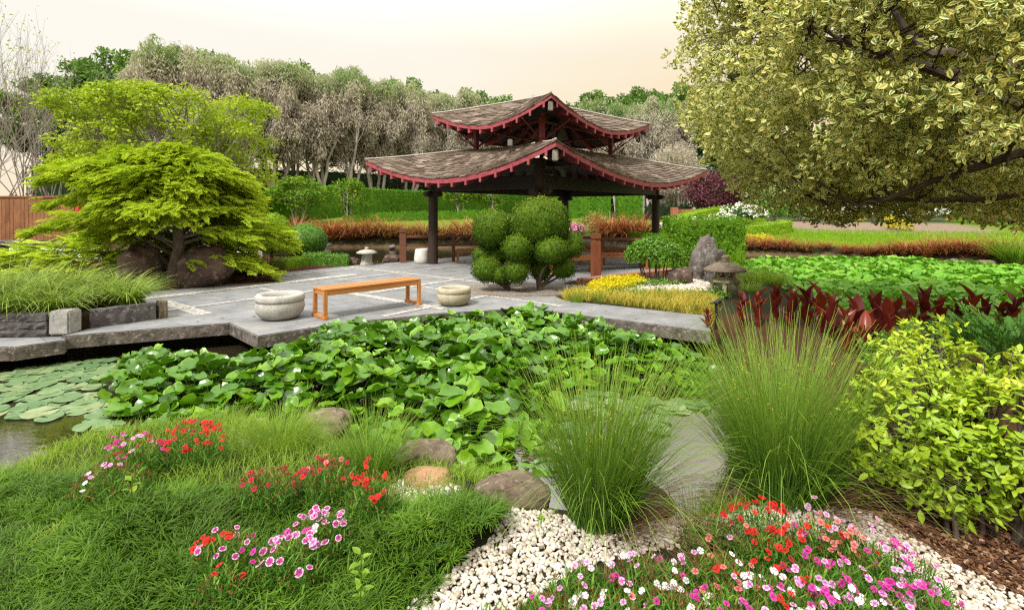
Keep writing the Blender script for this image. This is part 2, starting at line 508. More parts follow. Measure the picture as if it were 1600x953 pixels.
def ground_col(P, z):
    """the earth's own colour by zone"""
    x, y = P[:, 0], P[:, 1]
    c = np.tile(np.array((0.035, 0.035, 0.016)), (len(P), 1))
    def put(m, col):
        m = np.clip(m, 0, 1)[:, None]
        c[:] = c * (1 - m) + np.array(col) * m
    ys = np.interp(x, [-30, -8, -3, 2, 6, 10, 13.5, 17.2, 24, 34], [27, 27, 26.5, 24.5, 23.4, 22.3, 21.2, 17.9, 14, 9])
    d = y - ys
    put(sstep(d, 0.2, .8), (0.06, 0.05, 0.03))
    put(sstep(d, 1.2, 1.6), (0.10, 0.17, 0.012))
    put(sstep(d, 4.4, 4.8) * sstep(x, 14.0, 14.8) * (1 - sstep(x, 20, 21)), (0.20, 0.15, 0.115))
    put(sstep(d, 9, 10) * sstep(x, 5, 7), (0.05, 0.08, 0.02))
    put(sstep(d, 12, 14), (0.04, 0.05, 0.02))
    # right bed, mulch of bark
    put(sstep(x, .75, 1.0) * (y < 8) * (d < 0), (0.07, 0.035, 0.018))
    put(((y > 9.4) & (x < -5.0) & (d < 0)).astype(float), (0.085, 0.035, 0.02))
    put((z < -.3) * 1.0, (0.022, 0.02, 0.010))
    put((z < -.2) * (y > 15) * 1.0, (0.13, 0.095, 0.05))
    return c

xs = spread(-13, 19, .11, 700); ys_ = spread(-1.0, 31, .11, 900)
ys_ = ys_[ys_ > -60]
GX, GY = np.meshgrid(xs, ys_)
GP = np.stack([GX.ravel(), GY.ravel()], 1)
GZ = hz(GP)
ny, nx = GX.shape
I = np.arange(ny * nx).reshape(ny, nx)
gq = np.stack([I[:-1, :-1], I[:-1, 1:], I[1:, 1:], I[1:, :-1]], -1).reshape(-1, 4)
m_ground, t, o = mat("earth")
ca = t.nodes.new("ShaderNodeAttribute"); ca.attribute_name = "col"
n1 = tnoise(t, 7, 8, rough=.7); n2 = tnoise(t, 60, 4)
gc = mixc(t, 1.0, ca.outputs["Color"], ramp(t, [(0.25, (0.55, 0.55, 0.55)), (0.75, (1.4, 1.35, 1.3))], math_(t, 'ADD', math_(t, 'MULTIPLY', n1, .6), math_(t, 'MULTIPLY', n2, .4))), 'MULTIPLY')
princ(t, o, gc, 0.95, 0.15, bump(t, math_(t, 'ADD', n1, n2), 0.7, 0.03))
ge = Geo().add(np.concatenate([GP, GZ[:, None]], 1), gq)
ground = ge.build("ground", m_ground, smooth=True)
cat_ = ground.data.attributes.new("col", 'FLOAT_COLOR', 'POINT')
cc = ground_col(GP, GZ); cat_.data.foreach_set("color", np.concatenate([cc, np.ones((len(cc), 1))], 1).astype(np.float32).ravel())
ground['kind'] = 'structure'

m_water, t, o = mat("pond water")
wn = tnoise(t, 1.1, 3); wn2 = tnoise(t, 9, 2)
wc = ramp(t, [(0.3, (0.014, 0.012, 0.006)), (0.7, (0.030, 0.026, 0.012))], wn)
wp = princ(t, o, wc, 0.03, 0.5, bump(t, math_(t, 'ADD', math_(t, 'ADD', wn, math_(t, 'MULTIPLY', wn2, .3)), math_(t, 'MULTIPLY', tnoise(t, 1, 2, dims=(5, 16, 5)), .30)), 0.10, 0.03))
wp.inputs["IOR"].default_value = 3.4
wg = Geo()
wx = np.linspace(-45, 45, 31); wy = np.linspace(2.6, 30, 20)
WX, WY = np.meshgrid(wx, wy); I = np.arange(WX.size).reshape(WX.shape)
wg.add(np.stack([WX.ravel(), WY.ravel(), np.full(WX.size, -.35)], 1), np.stack([I[:-1, :-1], I[:-1, 1:], I[1:, 1:], I[1:, :-1]], -1).reshape(-1, 4))
water = wg.build("pond_water", m_water); water['kind'] = 'structure'

# ------------------------------------------------------------------ paving
def slab(poly, ztop, thick, bev=0.012):
    bm = bmesh.new()
    vs_ = [bm.verts.new((p[0], p[1], ztop)) for p in poly]
    f = bm.faces.new(vs_)
    if f.normal.z < 0: f.normal_flip()
    r_ = bmesh.ops.extrude_face_region(bm, geom=[f])
    nv = [g for g in r_['geom'] if isinstance(g, bmesh.types.BMVert)]
    for w in nv: w.co.z = ztop
    for w in vs_: w.co.z = ztop - thick
    bmesh.ops.recalc_face_normals(bm, faces=bm.faces[:])
    top = [e for e in bm.edges if all(abs(w.co.z - ztop) < 1e-5 for w in e.verts)]
    if bev: bmesh.ops.bevel(bm, geom=top, offset=bev, segments=2, affect='EDGES')
    return bm

m_pave, t, o = mat("slate paving")
c_ = t.nodes.new("ShaderNodeTexCoord"); mpp = t.nodes.new("ShaderNodeMapping")
mpp.inputs["Rotation"].default_value = (0, 0, R(38.3))
t.links.new(c_.outputs["Object"], mpp.inputs[0])
br = t.nodes.new("ShaderNodeTexBrick"); t.links.new(mpp.outputs[0], br.inputs["Vector"])
br.inputs["Scale"].default_value = 1.0; br.inputs["Brick Width"].default_value = 2.4; br.inputs["Row Height"].default_value = 1.35
br.inputs["Mortar Size"].default_value = 0.008; br.inputs["Mortar Smooth"].default_value = 0.3
br.inputs["Color1"].default_value = (0.185, 0.190, 0.196, 1); br.inputs["Color2"].default_value = (0.24, 0.244, 0.248, 1); br.inputs["Mortar"].default_value = (0.13, 0.125, 0.12, 1)
n1 = tnoise(t, 2.5, 8, rough=.7); n2 = tnoise(t, 40, 5)
pc = mixc(t, 1.0, br.outputs["Color"], ramp(t, [(0.3, (0.62, 0.62, 0.63)), (0.72, (1.25, 1.24, 1.22))], n1), 'MULTIPLY')
pc = mixc(t, ramp(t, [(0.55, (0, 0, 0)), (0.75, (.55, .55, .55))], tnoise(t, 1.2, 6)), pc, (0.24, 0.22, 0.18))
pc = mixc(t, ramp(t, [(0.60, (0, 0, 0)), (0.72, (.6, .6, .6))], tnoise(t, 3.1, 8, rough=.75)), pc, (0.13, 0.13, 0.12))
princ(t, o, pc, 0.75, 0.3, bump(t, math_(t, 'ADD', n1, math_(t, 'MULTIPLY', n2, .5)), 0.35, 0.015))
m_edge = stonemat("rough split slab edge", (0.045, 0.036, 0.030), (0.17, 0.145, 0.125), 7, .95, 1.0, .04, (0.24, 0.21, 0.18), 18, None, 26)
def edge_faces(o_):
    o_.data.materials.append(m_edge)
    for pl in o_.data.polygons:
        if abs(pl.normal.z) < .5: pl.material_index = 1
pv = Geo().bm(slab(PAVE, 0.0, 0.17)).build("paving", m_pave); edge_faces(pv); pv['kind'] = 'structure'
# low landing stones at the pond's left end and the pale path behind
ll = Geo().bm(slab([(-9.5, 5.82), (-5.98, 6.08), (-5.66, 6.40), (-5.80, 6.62), (-9.5, 6.55)], -.03, .17)).build("landing_stone", m_pave); edge_faces(ll)
tag(ll, "low grey landing slab at the water beside the stacked stone wall", "stone slab")
m_pale = stonemat("pale path", (0.42, 0.40, 0.37), (0.6, 0.57, 0.53), 5, 0.9, 0.3)
pp = Geo().bm(slab([(-26, 17.2), (-9.6, 15.4), (-8.2, 16.6), (-9.2, 18.6), (-26, 21.0)], .13, .2, 0)).build("pale_path", m_pale); pp['kind'] = 'structure'

m_peb, t, o = mat("pebble inlay")
c_ = t.nodes.new("ShaderNodeTexCoord"); vo = t.nodes.new("ShaderNodeTexVoronoi"); vo.inputs["Scale"].default_value = 17
t.links.new(c_.outputs["Object"], vo.inputs["Vector"])
vc = mixc(t, ramp(t, [(0.25, (0, 0, 0)), (0.5, (1, 1, 1))], vo.outputs["Distance"]), ramp(t, [(0, (.46, .43, .37)), (1, (.64, .60, .53))], vo.outputs["Color"]), (0.30, 0.29, 0.27))
inv = math_(t, 'SUBTRACT', 1.0, vo.outputs["Distance"])
princ(t, o, vc, 0.6, 0.4, bump(t, inv, 0.6, 0.02))
def uvp(u, v): return U2 * u + V2 * v
pg = Geo()
def strip(a, b, w, z=.004):
    w = w * .78
    a = np.array(a); b = np.array(b); d = (b - a) / np.linalg.norm(b - a); s_ = np.array((-d[1], d[0])) * w / 2
    k = max(2, int(np.linalg.norm(b - a) / .15))
    P = [a + (b - a) * i / k for i in range(k + 1)]
    pts = []
    for i, p in enumerate(P):
        j = rng.uniform(-.02, .02, 2)
        pts += [p - s_ * (1 + j[0] * 6 / max(w, .1) * .1), p + s_ * (1 + j[1])]
    pts = np.array(pts)
    ok = in_poly(pts, PAVE)
    vv = np.concatenate([pts, np.full((len(pts), 1), z)], 1)
    q = [(2 * i, 2 * i + 1, 2 * i + 3, 2 * i + 2) for i in range(k) if ok[2 * i:2 * i + 4].all()]
    pg.add(vv, q)
for v_, u0, u1, w in ((3.2, -10.4, -8.6, .30), (5.8, -9.2, -6.0, .24), (8.5, -14, -6.05, .22), (11.6, -13, -8.5, .16), (5.0, -10.6, -9.5, .16), (13.2, -12, -5, .2), (7.2, -8.1, -4.6, .16)):
    strip(uvp(u0, v_), uvp(u1, v_), w, .004)
for u_, v0, v1, w in ((-11.0, 2.2, 7.6, .42), (-9.4, 2.4, 5.6, .16), (-8.3, 5.9, 14, .22), (-6.3, 4.8, 8.35, .18), (-10.4, 6.6, 11.5, .16), (-12.2, 4.5, 8.3, .18), (-7.2, 8.7, 13, .14)):
    strip(uvp(u_, v0), uvp(u_, v1), w, .008)
ps = pg.build("pebble_inlay_strip", m_peb); ps['kind'] = 'structure'

# brick step on the pavilion's right
m_brick, t, o = mat("red brick")
c_ = t.nodes.new("ShaderNodeTexCoord"); br = t.nodes.new("ShaderNodeTexBrick"); t.links.new(c_.outputs["Object"], br.inputs["Vector"])
br.inputs["Scale"].default_value = 1; br.inputs["Brick Width"].default_value = .23; br.inputs["Row Height"].default_value = .08; br.inputs["Mortar Size"].default_value = .008
br.inputs["Color1"].default_value = (.24, .07, .04, 1); br.inputs["Color2"].default_value = (.33, .12, .07, 1); br.inputs["Mortar"].default_value = (.3, .27, .24, 1)
princ(t, o, mixc(t, .5, br.outputs[0], mixc(t, 1., br.outputs[0], ramp(t, [(.3, (.6, .6, .6)), (.7, (1.3, 1.3, 1.3))], tnoise(t, 5, 5)), 'MULTIPLY')), .85, .2)
bs_ = Geo().bm(slab([(1.45, 11.35), (1.62, 11.15), (4.3, 13.15), (4.15, 13.4)], .10, .25)).build("brick_kerb", m_brick)
tag(bs_, "low red brick kerb beside the wooden newel post and yellow ground cover", "kerb")
# gravel path and its kerb in front of the long hedge
m_grav = stonemat("pinkish gravel", (0.30, 0.22, 0.18), (0.46, 0.36, 0.30), 30, .95, .5, .02)
gp = Geo()
px_ = np.linspace(-24, 14, 60)
for i in range(len(px_) - 1):
    pts = []
    for x in (px_[i], px_[i + 1]):
        y0 = np.interp(x, [-24, -8, 14], [34.5, 36.5, 38]); pts += [(x, y0), (x, y0 + 1.8)]
    pts = np.array(pts); z = hz(pts) + .03
    gp.add(np.concatenate([pts, z[:, None]], 1), [(0, 2, 3, 1)])
gpo = gp.build("gravel_path", m_grav); gpo['kind'] = 'structure'
# ------------------------------------------------------------------ pavilion with two swept roofs
m_post = woodmat("dark timber post", (0.022, 0.013, 0.010), (0.05, 0.028, 0.022), .55, (30, 30, 3))
m_dark = woodmat("dark roof timber", (0.014, 0.010, 0.009), (0.03, 0.02, 0.018), .6, (6, 6, 6))
m_red = woodmat("faded red paint", (0.21, 0.030, 0.040), (0.36, 0.082, 0.10), .6, (6, 6, 14))
m_dred = woodmat("deep red timber", (0.12, 0.018, 0.022), (0.20, 0.035, 0.04), .55, (4, 4, 20))
m_grey = woodmat("weathered grey timber", (0.15, 0.13, 0.11), (0.32, 0.29, 0.25), .8, (20, 20, 4))
m_cap = plain("pale ridge capping", (0.42, 0.39, 0.35), .7, .3)
m_shing, t, o = mat("wood shingle")
rn = attr(t, "rnd")
c0 = ramp(t, [(0, (0.035, 0.024, 0.017)), (.35, (0.085, 0.062, 0.045)), (.7, (0.15, 0.115, 0.088)), (1, (0.26, 0.215, 0.175))], rn)
c0 = mixc(t, 1.0, c0, ramp(t, [(.3, (.55, .54, .52)), (.7, (1.40, 1.36, 1.32))], tnoise(t, 9, 6)), 'MULTIPLY')
c0 = mixc(t, ramp(t, [(.55, (0, 0, 0)), (.72, (.55, .55, .55))], tnoise(t, 1.1, 4)), c0, (0.26, 0.22, 0.18))
princ(t, o, c0, .85, .2, bump(t, tnoise(t, 40, 4), .4, .01))

PC = np.array((1.476, 17.11, 0.0))
pav = thing("garden_pavilion", "two tiered open timber pavilion with swept shingle roofs and red edges", "pavilion", PC)
def L3(p): return np.array((p[0], p[1], 0.0)) - PC
A2, B2 = np.array((.785, -.62, 0)), np.array((.62, .785, 0))

def build_roof(Lc, Fc, Rc, zmid, zup, pw, inL, inF, inR, zin, fasc_h, ncourse, nraft, gpow, name):
    Lc, Fc, Rc = L3(Lc), L3(Fc), L3(Rc); Bc = Lc + Rc - Fc
    inL, inF, inR = L3(inL), L3(inF), L3(inR); inB = inL + inR - inF
    outer = [Lc, Fc, Rc, Bc]; inner = [inL, inF, inR, inB]
    def zed(tt): return zmid + zup * np.abs(2 * tt - 1) ** pw
    def surf(k, tt, rr):
        a, b = outer[k], outer[(k + 1) % 4]; c, d = inner[k], inner[(k + 1) % 4]
        tt = np.asarray(tt, float); rr = np.asarray(rr, float)
        po = a + (b - a) * tt[..., None]; pi = c + (d - c) * tt[..., None]
        p = po + (pi - po) * rr[..., None]
        ze = zed(tt)
        p[..., 2] = ze + (zin - ze) * np.clip(rr, -1, 1) ** 1 * (np.abs(rr) ** (gpow - 1))
        return p
    sh = Geo(); so = Geo(); fa = Geo()
    for k in range(4):
        ln = np.linalg.norm(outer[(k + 1) % 4] - outer[k])
        for c in range(ncourse):
            r0 = c / ncourse - (.012 if c == 0 else 0); r1 = min(1.0, (c + 1.35) / ncourse)
            w_here = ln * (1 - r0) + np.linalg.norm(inner[(k + 1) % 4] - inner[k]) * r0
            n = max(3, int(w_here / 0.17))
            ed = np.linspace(0, 1, n + 1)
            ed[1:-1] += rng.uniform(-.3, .3, n - 1) / n
            t0, t1 = ed[:-1], ed[1:] - .06 / n
            j = rng.uniform(-.06, .06, n) / ncourse
            q00, q10 = surf(k, t0, np.full(n, r0) + j), surf(k, t1, np.full(n, r0) + j)
            q01, q11 = surf(k, t0, np.full(n, r1)), surf(k, t1, np.full(n, r1))
            up = rng.uniform(.026, .044, n)
            for q_, dz in ((q00, up), (q10, up)): q_[:, 2] += dz
            q01[:, 2] += .004; q11[:, 2] += .004
            b00, b10 = q00.copy(), q10.copy(); b00[:, 2] -= .03; b10[:, 2] -= .03
            V = np.stack([q00, q10, q11, q01, b00, b10], 1)
            m = 6; off = (np.arange(n) * m)[:, None]
            Q = np.concatenate([np.array([[0, 1, 2, 3]]) + off, np.array([[4, 5, 1, 0]]) + off])
            sh.add(V.reshape(-1, 3), Q, None, np.repeat(np.clip(rng.normal(.5, .24, n), 0, 1), m))
        nt_ = 40; tt = np.linspace(0, 1, nt_ + 1)
        # soffit boards and the deck under the shingles
        nr = 8
        for dz, flip in ((-.02, False), (-.065, True)):
            T, RR = np.meshgrid(tt, np.linspace(0.004, 1, nr + 1))
            P = surf(k, T, RR); P[..., 2] += dz
            I = np.arange(P.shape[0] * P.shape[1]).reshape(P.shape[:2])
            q = np.stack([I[:-1, :-1], I[:-1, 1:], I[1:, 1:], I[1:, :-1]], -1).reshape(-1, 4)
            so.add(P.reshape(-1, 3), q[:, ::-1] if flip else q)
        # edge board: box section following the curve
        po = surf(k, tt, np.full(nt_ + 1, 0.0)); pin = surf(k, tt, np.full(nt_ + 1, .022))
        d = pin - po; d[:, 2] = 0; d /= np.linalg.norm(d, axis=1)[:, None]
        a_ = po - d * .012; b_ = po + d * .035
        s_ = []
        for p, dz in ((a_, .018), (a_, -fasc_h), (b_, -fasc_h), (b_, .018)):
            p = p.copy(); p[:, 2] += dz; s_.append(p)
        V = np.stack(s_, 1).reshape(-1, 3)
        q = []
        for i in range(nt_):
            for e in range(4):
                q.append((i * 4 + e, i * 4 + (e + 1) % 4, (i + 1) * 4 + (e + 1) % 4, (i + 1) * 4 + e))
        fa.add(V, q)
    rf = sh.build("roof", m_shing, pav)
    rf['label'] = name
    so.build("soffit", m_dark, rf)
    fa.build("edge_board", m_red, rf)
    # rafters: each a board running in from the edge under the soffit, pale red end showing
    for k in range(4):
        for i in range(nraft[k]):
            tc_ = (i + .5) / nraft[k]
            rr = np.linspace(-.004, .62, 7)
            c = surf(k, np.full(7, tc_), np.clip(rr, 0, 1))
            e = (outer[(k + 1) % 4] - outer[k]); e = e / np.linalg.norm(e)
            dn = np.array((-e[1], e[0], 0.0));
            if dn @ (PC * 0 - outer[k]) < 0: dn = -dn
            c[0] -= dn * .02
            wd = e * .034
            top, bot = -.068, -.068 - .165
            V = []
            for p in c:
                V += [p - wd + (0, 0, top), p + wd + (0, 0, top), p + wd + (0, 0, bot), p - wd + (0, 0, bot)]
            q = []
            for s2 in range(6):
                for f_ in range(4): q.append((s2 * 4 + f_, s2 * 4 + (f_ + 1) % 4, s2 * 4 + 4 + (f_ + 1) % 4, s2 * 4 + 4 + f_))
            g = Geo().add(V, q + [(3, 2, 1, 0), (24, 25, 26, 27)])
            g.build("rafter", m_red, rf)
    # hip beams end in grey weathered stubs at the corners, pale capping on the hips
    for k in range(4):
        rr = np.linspace(0, 1, 12)
        hip = surf(k, np.zeros(12), rr)
        o_dir = outer[k] - inner[k]; o_dir[2] = 0; o_dir /= np.linalg.norm(o_dir)
        cap = hip.copy(); cap[:, 2] += .045; cap[0] += o_dir * .03
        Geo().tube(cap, .024, 6).build("hip_capping", m_cap, rf)
        side = np.array((-o_dir[1], o_dir[0], 0)) * .06
        b = hip[:9].copy(); b[0] = hip[0] - o_dir * .16
        V = []
        for i, p in enumerate(b):
            z0 = -.08 if i else -.12
            V += [p - side + (0, 0, z0), p + side + (0, 0, z0), p + side + (0, 0, z0 - .26), p - side + (0, 0, z0 - .26)]
        q = [(3, 2, 1, 0), (32, 33, 34, 35)]
        for s2 in range(8):
            for f_ in range(4): q.append((s2 * 4 + f_, s2 * 4 + (f_ + 1) % 4, s2 * 4 + 4 + (f_ + 1) % 4, s2 * 4 + 4 + f_))
        Geo().add(V, q).build("hip_beam", m_dark, rf)
        st = hip[0] - o_dir * .10 + np.array((0, 0, -.30))
        M = np.stack([o_dir, np.array((-o_dir[1], o_dir[0], 0)), np.array((0, 0, 1.))], 1)
        Geo().bbox(st, (.08, .13, .26), .02, M).build("beam_end", m_grey, rf)
    return rf, surf, outer, inner

Lt, Ft, Rt = (-4.381, 15.15), (.946, 10.94), (7.334, 19.07)
Lu, Fu, Ru = (-2.534, 16.17), (1.032, 13.287), (4.862, 18.004)
def inset(p, a, b, o): return np.array(p) + o * (a * np.array((.785, -.62)) + b * np.array((.62, .785)))
uL, uF, uR = inset(Lu, 1, 1, .98), inset(Fu, -1, 1, .98), inset(Ru, -1, -1, .98)
ridge0 = (np.array(Lu) + np.array(Ru)) / 2
rv = np.array((.62, .785)) * .78
low_roof = build_roof(Lt, Ft, Rt, 2.44, .68, 1.85, uL, uF, uR, 3.58, .125, 17, (14, 17, 9, 9), 1.18, "broad lower shingle roof with upturned corners")
# upper roof closes on a short ridge
e_ = np.array((.785, -.62)) * .03
top_roof = build_roof(Lu, Fu, Ru, 4.10, .58, 1.75, ridge0 - rv - e_, ridge0 - rv + e_, ridge0 + rv + e_, 5.25, .11, 11, (10, 12, 5, 6), 1.12, "small upper shingle roof over the open lantern")
rz_ = np.array([*(ridge0 - rv), 5.31]) - PC; rz2 = np.array([*(ridge0 + rv), 5.31]) - PC
Geo().tube([rz_, rz2], .07, 8).build("ridge", m_cap, top_roof[0])

oi = 1.41
lp = [inset(Lt, 1, 1, oi), inset(Ft, -1, 1, oi), inset(Rt, -1, -1, oi)]
lp.append(lp[0] + lp[2] - lp[1])
for p in lp:
    b = L3(p)
    g = Geo().tube([b + (0, 0, .0), b + (0, 0, 1.2), b + (0, 0, 2.95)], [.148, .145, .14], 16)
    po = g.build("post", m_post, pav, smooth=False)
    M = np.stack([A2, B2, np.array((0, 0, 1.))], 1)
    Geo().bbox(b + (0, 0, 2.11), (.66, .24, .16), .04, M).bbox(b + (0, 0, 2.115), (.24, .66, .15), .04, M).build("bracket", m_post, po)
for k in range(4):
    a, b = L3(lp[k]), L3(lp[(k + 1) % 4])
    d = (b - a); ln = np.linalg.norm(d); d = d / ln
    M = np.stack([d, np.array((-d[1], d[0], 0)), np.array((0, 0, 1.))], 1)
    Geo().bbox((a + b) / 2 + (0, 0, 2.36), (ln - .2, .16, .34), .015, M).build("beam", m_dark, pav)
# inner tie beams and king posts carrying the upper tier
up = [uL, uF, uR]; up.append(up[0] + up[2] - up[1])
for k in range(4):
    a, b = L3(up[k]), L3(up[(k + 1) % 4])
    d = (b - a); ln = np.linalg.norm(d); d = d / ln
    M = np.stack([d, np.array((-d[1], d[0], 0)), np.array((0, 0, 1.))], 1)
    Geo().bbox((a + b) / 2 + (0, 0, 3.40), (ln, .12, .2), .01, M).build("tie_beam", m_dark, pav)
    Geo().bbox((a + b) / 2 + (0, 0, 4.22), (ln - .1, .07, .07), .008, M).build("tie_rail", m_dred, pav)
    q = L3(up[k])
    pu = Geo().bbox(q + (0, 0, 3.95), (.14, .14, 1.0), .012, np.stack([A2, B2, np.array((0, 0, 1.))], 1)).build("upper_post", m_dred if k != 1 else m_red, pav)
    # carved bracket ring under the corner
    an = np.linspace(np.pi, 2 * np.pi, 9)
    o_dir = q - np.array((0, 0, 0)); side = np.array((.92, .39, 0))
    pts = [q + side * .2 * math.cos(x_) + np.array((0, 0, 4.42 + .12 * math.sin(x_))) for x_ in an]
    Geo().tube(pts, .022, 5).build("curved_brace", m_dark, pu)
    # straight struts from the post to the rafters, out and along the sides
    for sg, ax in ((1, A2), (-1, A2), (1, B2), (-1, B2)):
        tgt = q + ax * sg * .95
        outw = (q / np.linalg.norm(q))
        Geo().tube([q + (0, 0, 3.62), tgt + (0, 0, 4.16)], .02, 5).build("strut", m_dred, pu)
    pl = L3(lp[k])
    Geo().tube([pl + (0, 0, 2.5), q + (0, 0, 3.35)], .06, 6).build("hip_strut", m_dark, pav)
m_fl = plain("grey lamp housing", (0.16, 0.15, 0.13), .5)
# floodlight standing on the lower roof
fl = L3(D(797, 226, 14.3)[:2]); zf = D(797, 230, 14.3)[2]
fl_o = Geo().bbox(fl + (0, 0, zf + .12), (.14, .1, .2), .02).build("floodlight", m_fl, pav)
Geo().tube([fl + (0, 0, zf - .25), fl + (0, 0, zf + .05)], .025, 6).build("floodlight_stem", m_dark, fl_o)
# ------------------------------------------------------------------ benches
m_teak = woodmat("oiled teak", (0.36, 0.135, 0.035), (0.54, 0.24, 0.075), .45, (2, 30, 30))
m_teak2 = woodmat("red brown teak", (0.22, 0.075, 0.025), (0.34, 0.13, 0.045), .5, (2, 30, 30))
m_newel = woodmat("reddish newel timber", (0.15, 0.045, 0.022), (0.24, 0.08, 0.038), .55, (25, 25, 3))
m_rail = woodmat("dark brown rail", (0.12, 0.045, 0.026), (0.21, 0.09, 0.052), .55, (3, 25, 25))

def make_bench(p0, p1, hgt, wid, m, label, group=None, slats=3, leg=.055):
    """backless bench: p0, p1 the two ends on the floor"""
    p0, p1 = np.array(p0, float), np.array(p1, float)
    c = (p0 + p1) / 2; d = p1 - p0; ln = np.linalg.norm(d); a = math.atan2(d[1], d[0])
    t_ = thing("wooden_bench", label, "bench", (c[0], c[1], 0.0), a, group)
    g = Geo(); sw = wid / slats
    for i in range(slats):
        g.bbox((0, -wid / 2 + sw * (i + .5), hgt - .014), (ln, sw - .012, .028), .006)
    g.build("seat", m, t_)
    g = Geo()
    for s_ in (-1, 1): g.bbox((0, s_ * (wid / 2 - leg * .5), hgt - .028 - .036), (ln - 2 * leg, .03, .07), .005)
    for s_ in (-1, 1): g.bbox((s_ * (ln / 2 - leg * .5), 0, hgt - .028 - .034), (.03, wid - 2 * leg, .064), .005)
    g.build("apron", m, t_)
    for s_ in (-1, 1):
        for q in (-1, 1):
            Geo().bbox((s_ * (ln / 2 - leg * .55), q * (wid / 2 - leg * .5), (hgt - .03 + .05) / 2), (leg, leg, hgt - .03 - .05), .005).build("leg", m, t_)
        Geo().bbox((s_ * (ln / 2 - leg * .55), 0, .025), (leg * 1.25, wid + .06, .05), .008).build("foot_rail", m, t_)
    return t_

bN = G(497, 497); bF = G(648, 474)
make_bench(bN[:2], bF[:2], .445, .40, m_teak, "long honey coloured backless bench on the paving between two stone bowls")
make_bench((-1.72, 15.75), (-.35, 15.95), .43, .42, m_teak2, "short red brown bench by the railing, beside the dark pavilion post")
make_bench((.95, 13.1), (2.15, 13.35), .43, .38, m_teak, "orange brown bench behind the clipped topiary, left of the wooden newel post")
make_bench((2.35, 13.85), (3.7, 14.1), .44, .45, m_teak2, "reddish bench just right of the wooden newel post, before the round green shrub")
make_bench((2.05, 15.3), (3.9, 15.1), .46, .40, m_teak2, "dark bench farthest back in the pavilion, against the right hand railing")

# ------------------------------------------------------------------ railings
def newel(p, h, w, m, label):
    t_ = thing("newel_post", label, "post", (p[0], p[1], 0), .3)
    Geo().bbox((0, 0, h * .41), (w, w, h * .82), .012).build("shaft", m, t_)
    Geo().bbox((0, 0, h * .84), (w * .8, w * .8, h * .07), .004).build("neck", m, t_)
    Geo().bbox((0, 0, h * .935), (w * 1.04, w * 1.04, h * .13), .02).build("cap", m, t_)
nl = G(629.5, 410); newel(nl, 1.06, .19, m_rail, "dark brown square newel post at the left end of the railing")
nr = G(931, 435); newel(nr, 1.07, .19, m_newel, "reddish square newel post standing among the yellow ground cover")
def railing(p0, p1, posts, label):
    p0, p1 = np.array(p0), np.array(p1); d = p1 - p0; ln = np.linalg.norm(d); a = math.atan2(d[1], d[0])
    t_ = thing("railing", label, "railing", (p0[0], p0[1], 0), a)
    Geo().bbox((ln / 2, 0, .80), (ln, .08, .085), .01).build("top_rail", m_rail, t_)
    Geo().bbox((ln / 2, 0, .52), (ln, .06, .075), .008).build("lower_rail", m_rail, t_)
    for f_ in posts: Geo().bbox((ln * f_, 0, .385), (.10, .10, .77), .008).build("baluster", m_rail, t_)
railing((nl[0] + .1, nl[1]), (2.2, 17.3), (.26, .42, .58, .8, .98), "low dark brown two bar railing behind the left pavilion post")
railing((1.6, 15.6), (3.75, 14.15), (.05, .5, .97), "low dark two bar railing behind the reddish newel post")

# ------------------------------------------------------------------ stone bowls and pot
m_gran = stonemat("speckled granite", (0.29, 0.28, 0.255), (0.48, 0.465, 0.43), 9, .85, .5, .015, (0.20, 0.185, 0.15), 70, None, 55)
m_grans = stonemat("mossy granite", (0.30, 0.27, 0.19), (0.50, 0.45, 0.34), 7, .88, .5, .015, (0.20, 0.17, 0.11), 60, (0.24, 0.22, 0.10), 55)
m_bowlw = plain("dark bowl water", (0.03, 0.03, 0.02), .1, .5)
def bowl(p, r, h, m, label):
    t_ = thing("stone_bowl", label, "bowl", (p[0], p[1], 0.0))
    k = r
    Geo().lathe([(.0, 0), (k * .55, 0), (k * .74, h * .06), (k * .93, h * .26), (k * 1.0, h * .48), (k * .97, h * .66), (k * .945, h * .70)], 36, wob=.006).build("body", m, t_, smooth=True)
    Geo().lathe([(k * .94, h * .70), (k * .985, h * .735), (k * 1.0, h * .80), (k * .99, h * .93), (k * .93, h * .995), (k * .82, h * 1.0), (k * .73, h * .95), (k * .69, h * .85), (k * .66, h * .6)], 36, wob=.006).build("rim", m, t_, smooth=True)
    Geo().lathe([(0, h * .72), (k * .7, h * .72)], 24).build("water", m_bowlw, t_)
b1 = G(437.5, 497); bowl(b1, .345, .37, m_gran, "large pale grey granite bowl left of the honey coloured bench")
b2 = G(709.5, 476); bowl(b2, .29, .30, m_grans, "brownish granite bowl right of the bench, behind the lily leaves")
pt = G(660.5, 411)
tp = thing("stone_pot", "pale grey tapered stone pot at the foot of the dark pavilion post", "pot", (pt[0] - .02, pt[1] - .05, 0))
m_pot = stonemat("pale concrete", (0.50, 0.49, 0.45), (0.66, 0.65, 0.60), 6, .85, .3)
Geo().lathe([(0, .0), (.20, 0), (.225, .04), (.235, .15), (.20, .40), (.185, .435), (.15, .445), (.13, .42), (.12, .3), (0, .3)], 28).build("body", m_pot, tp, smooth=True)

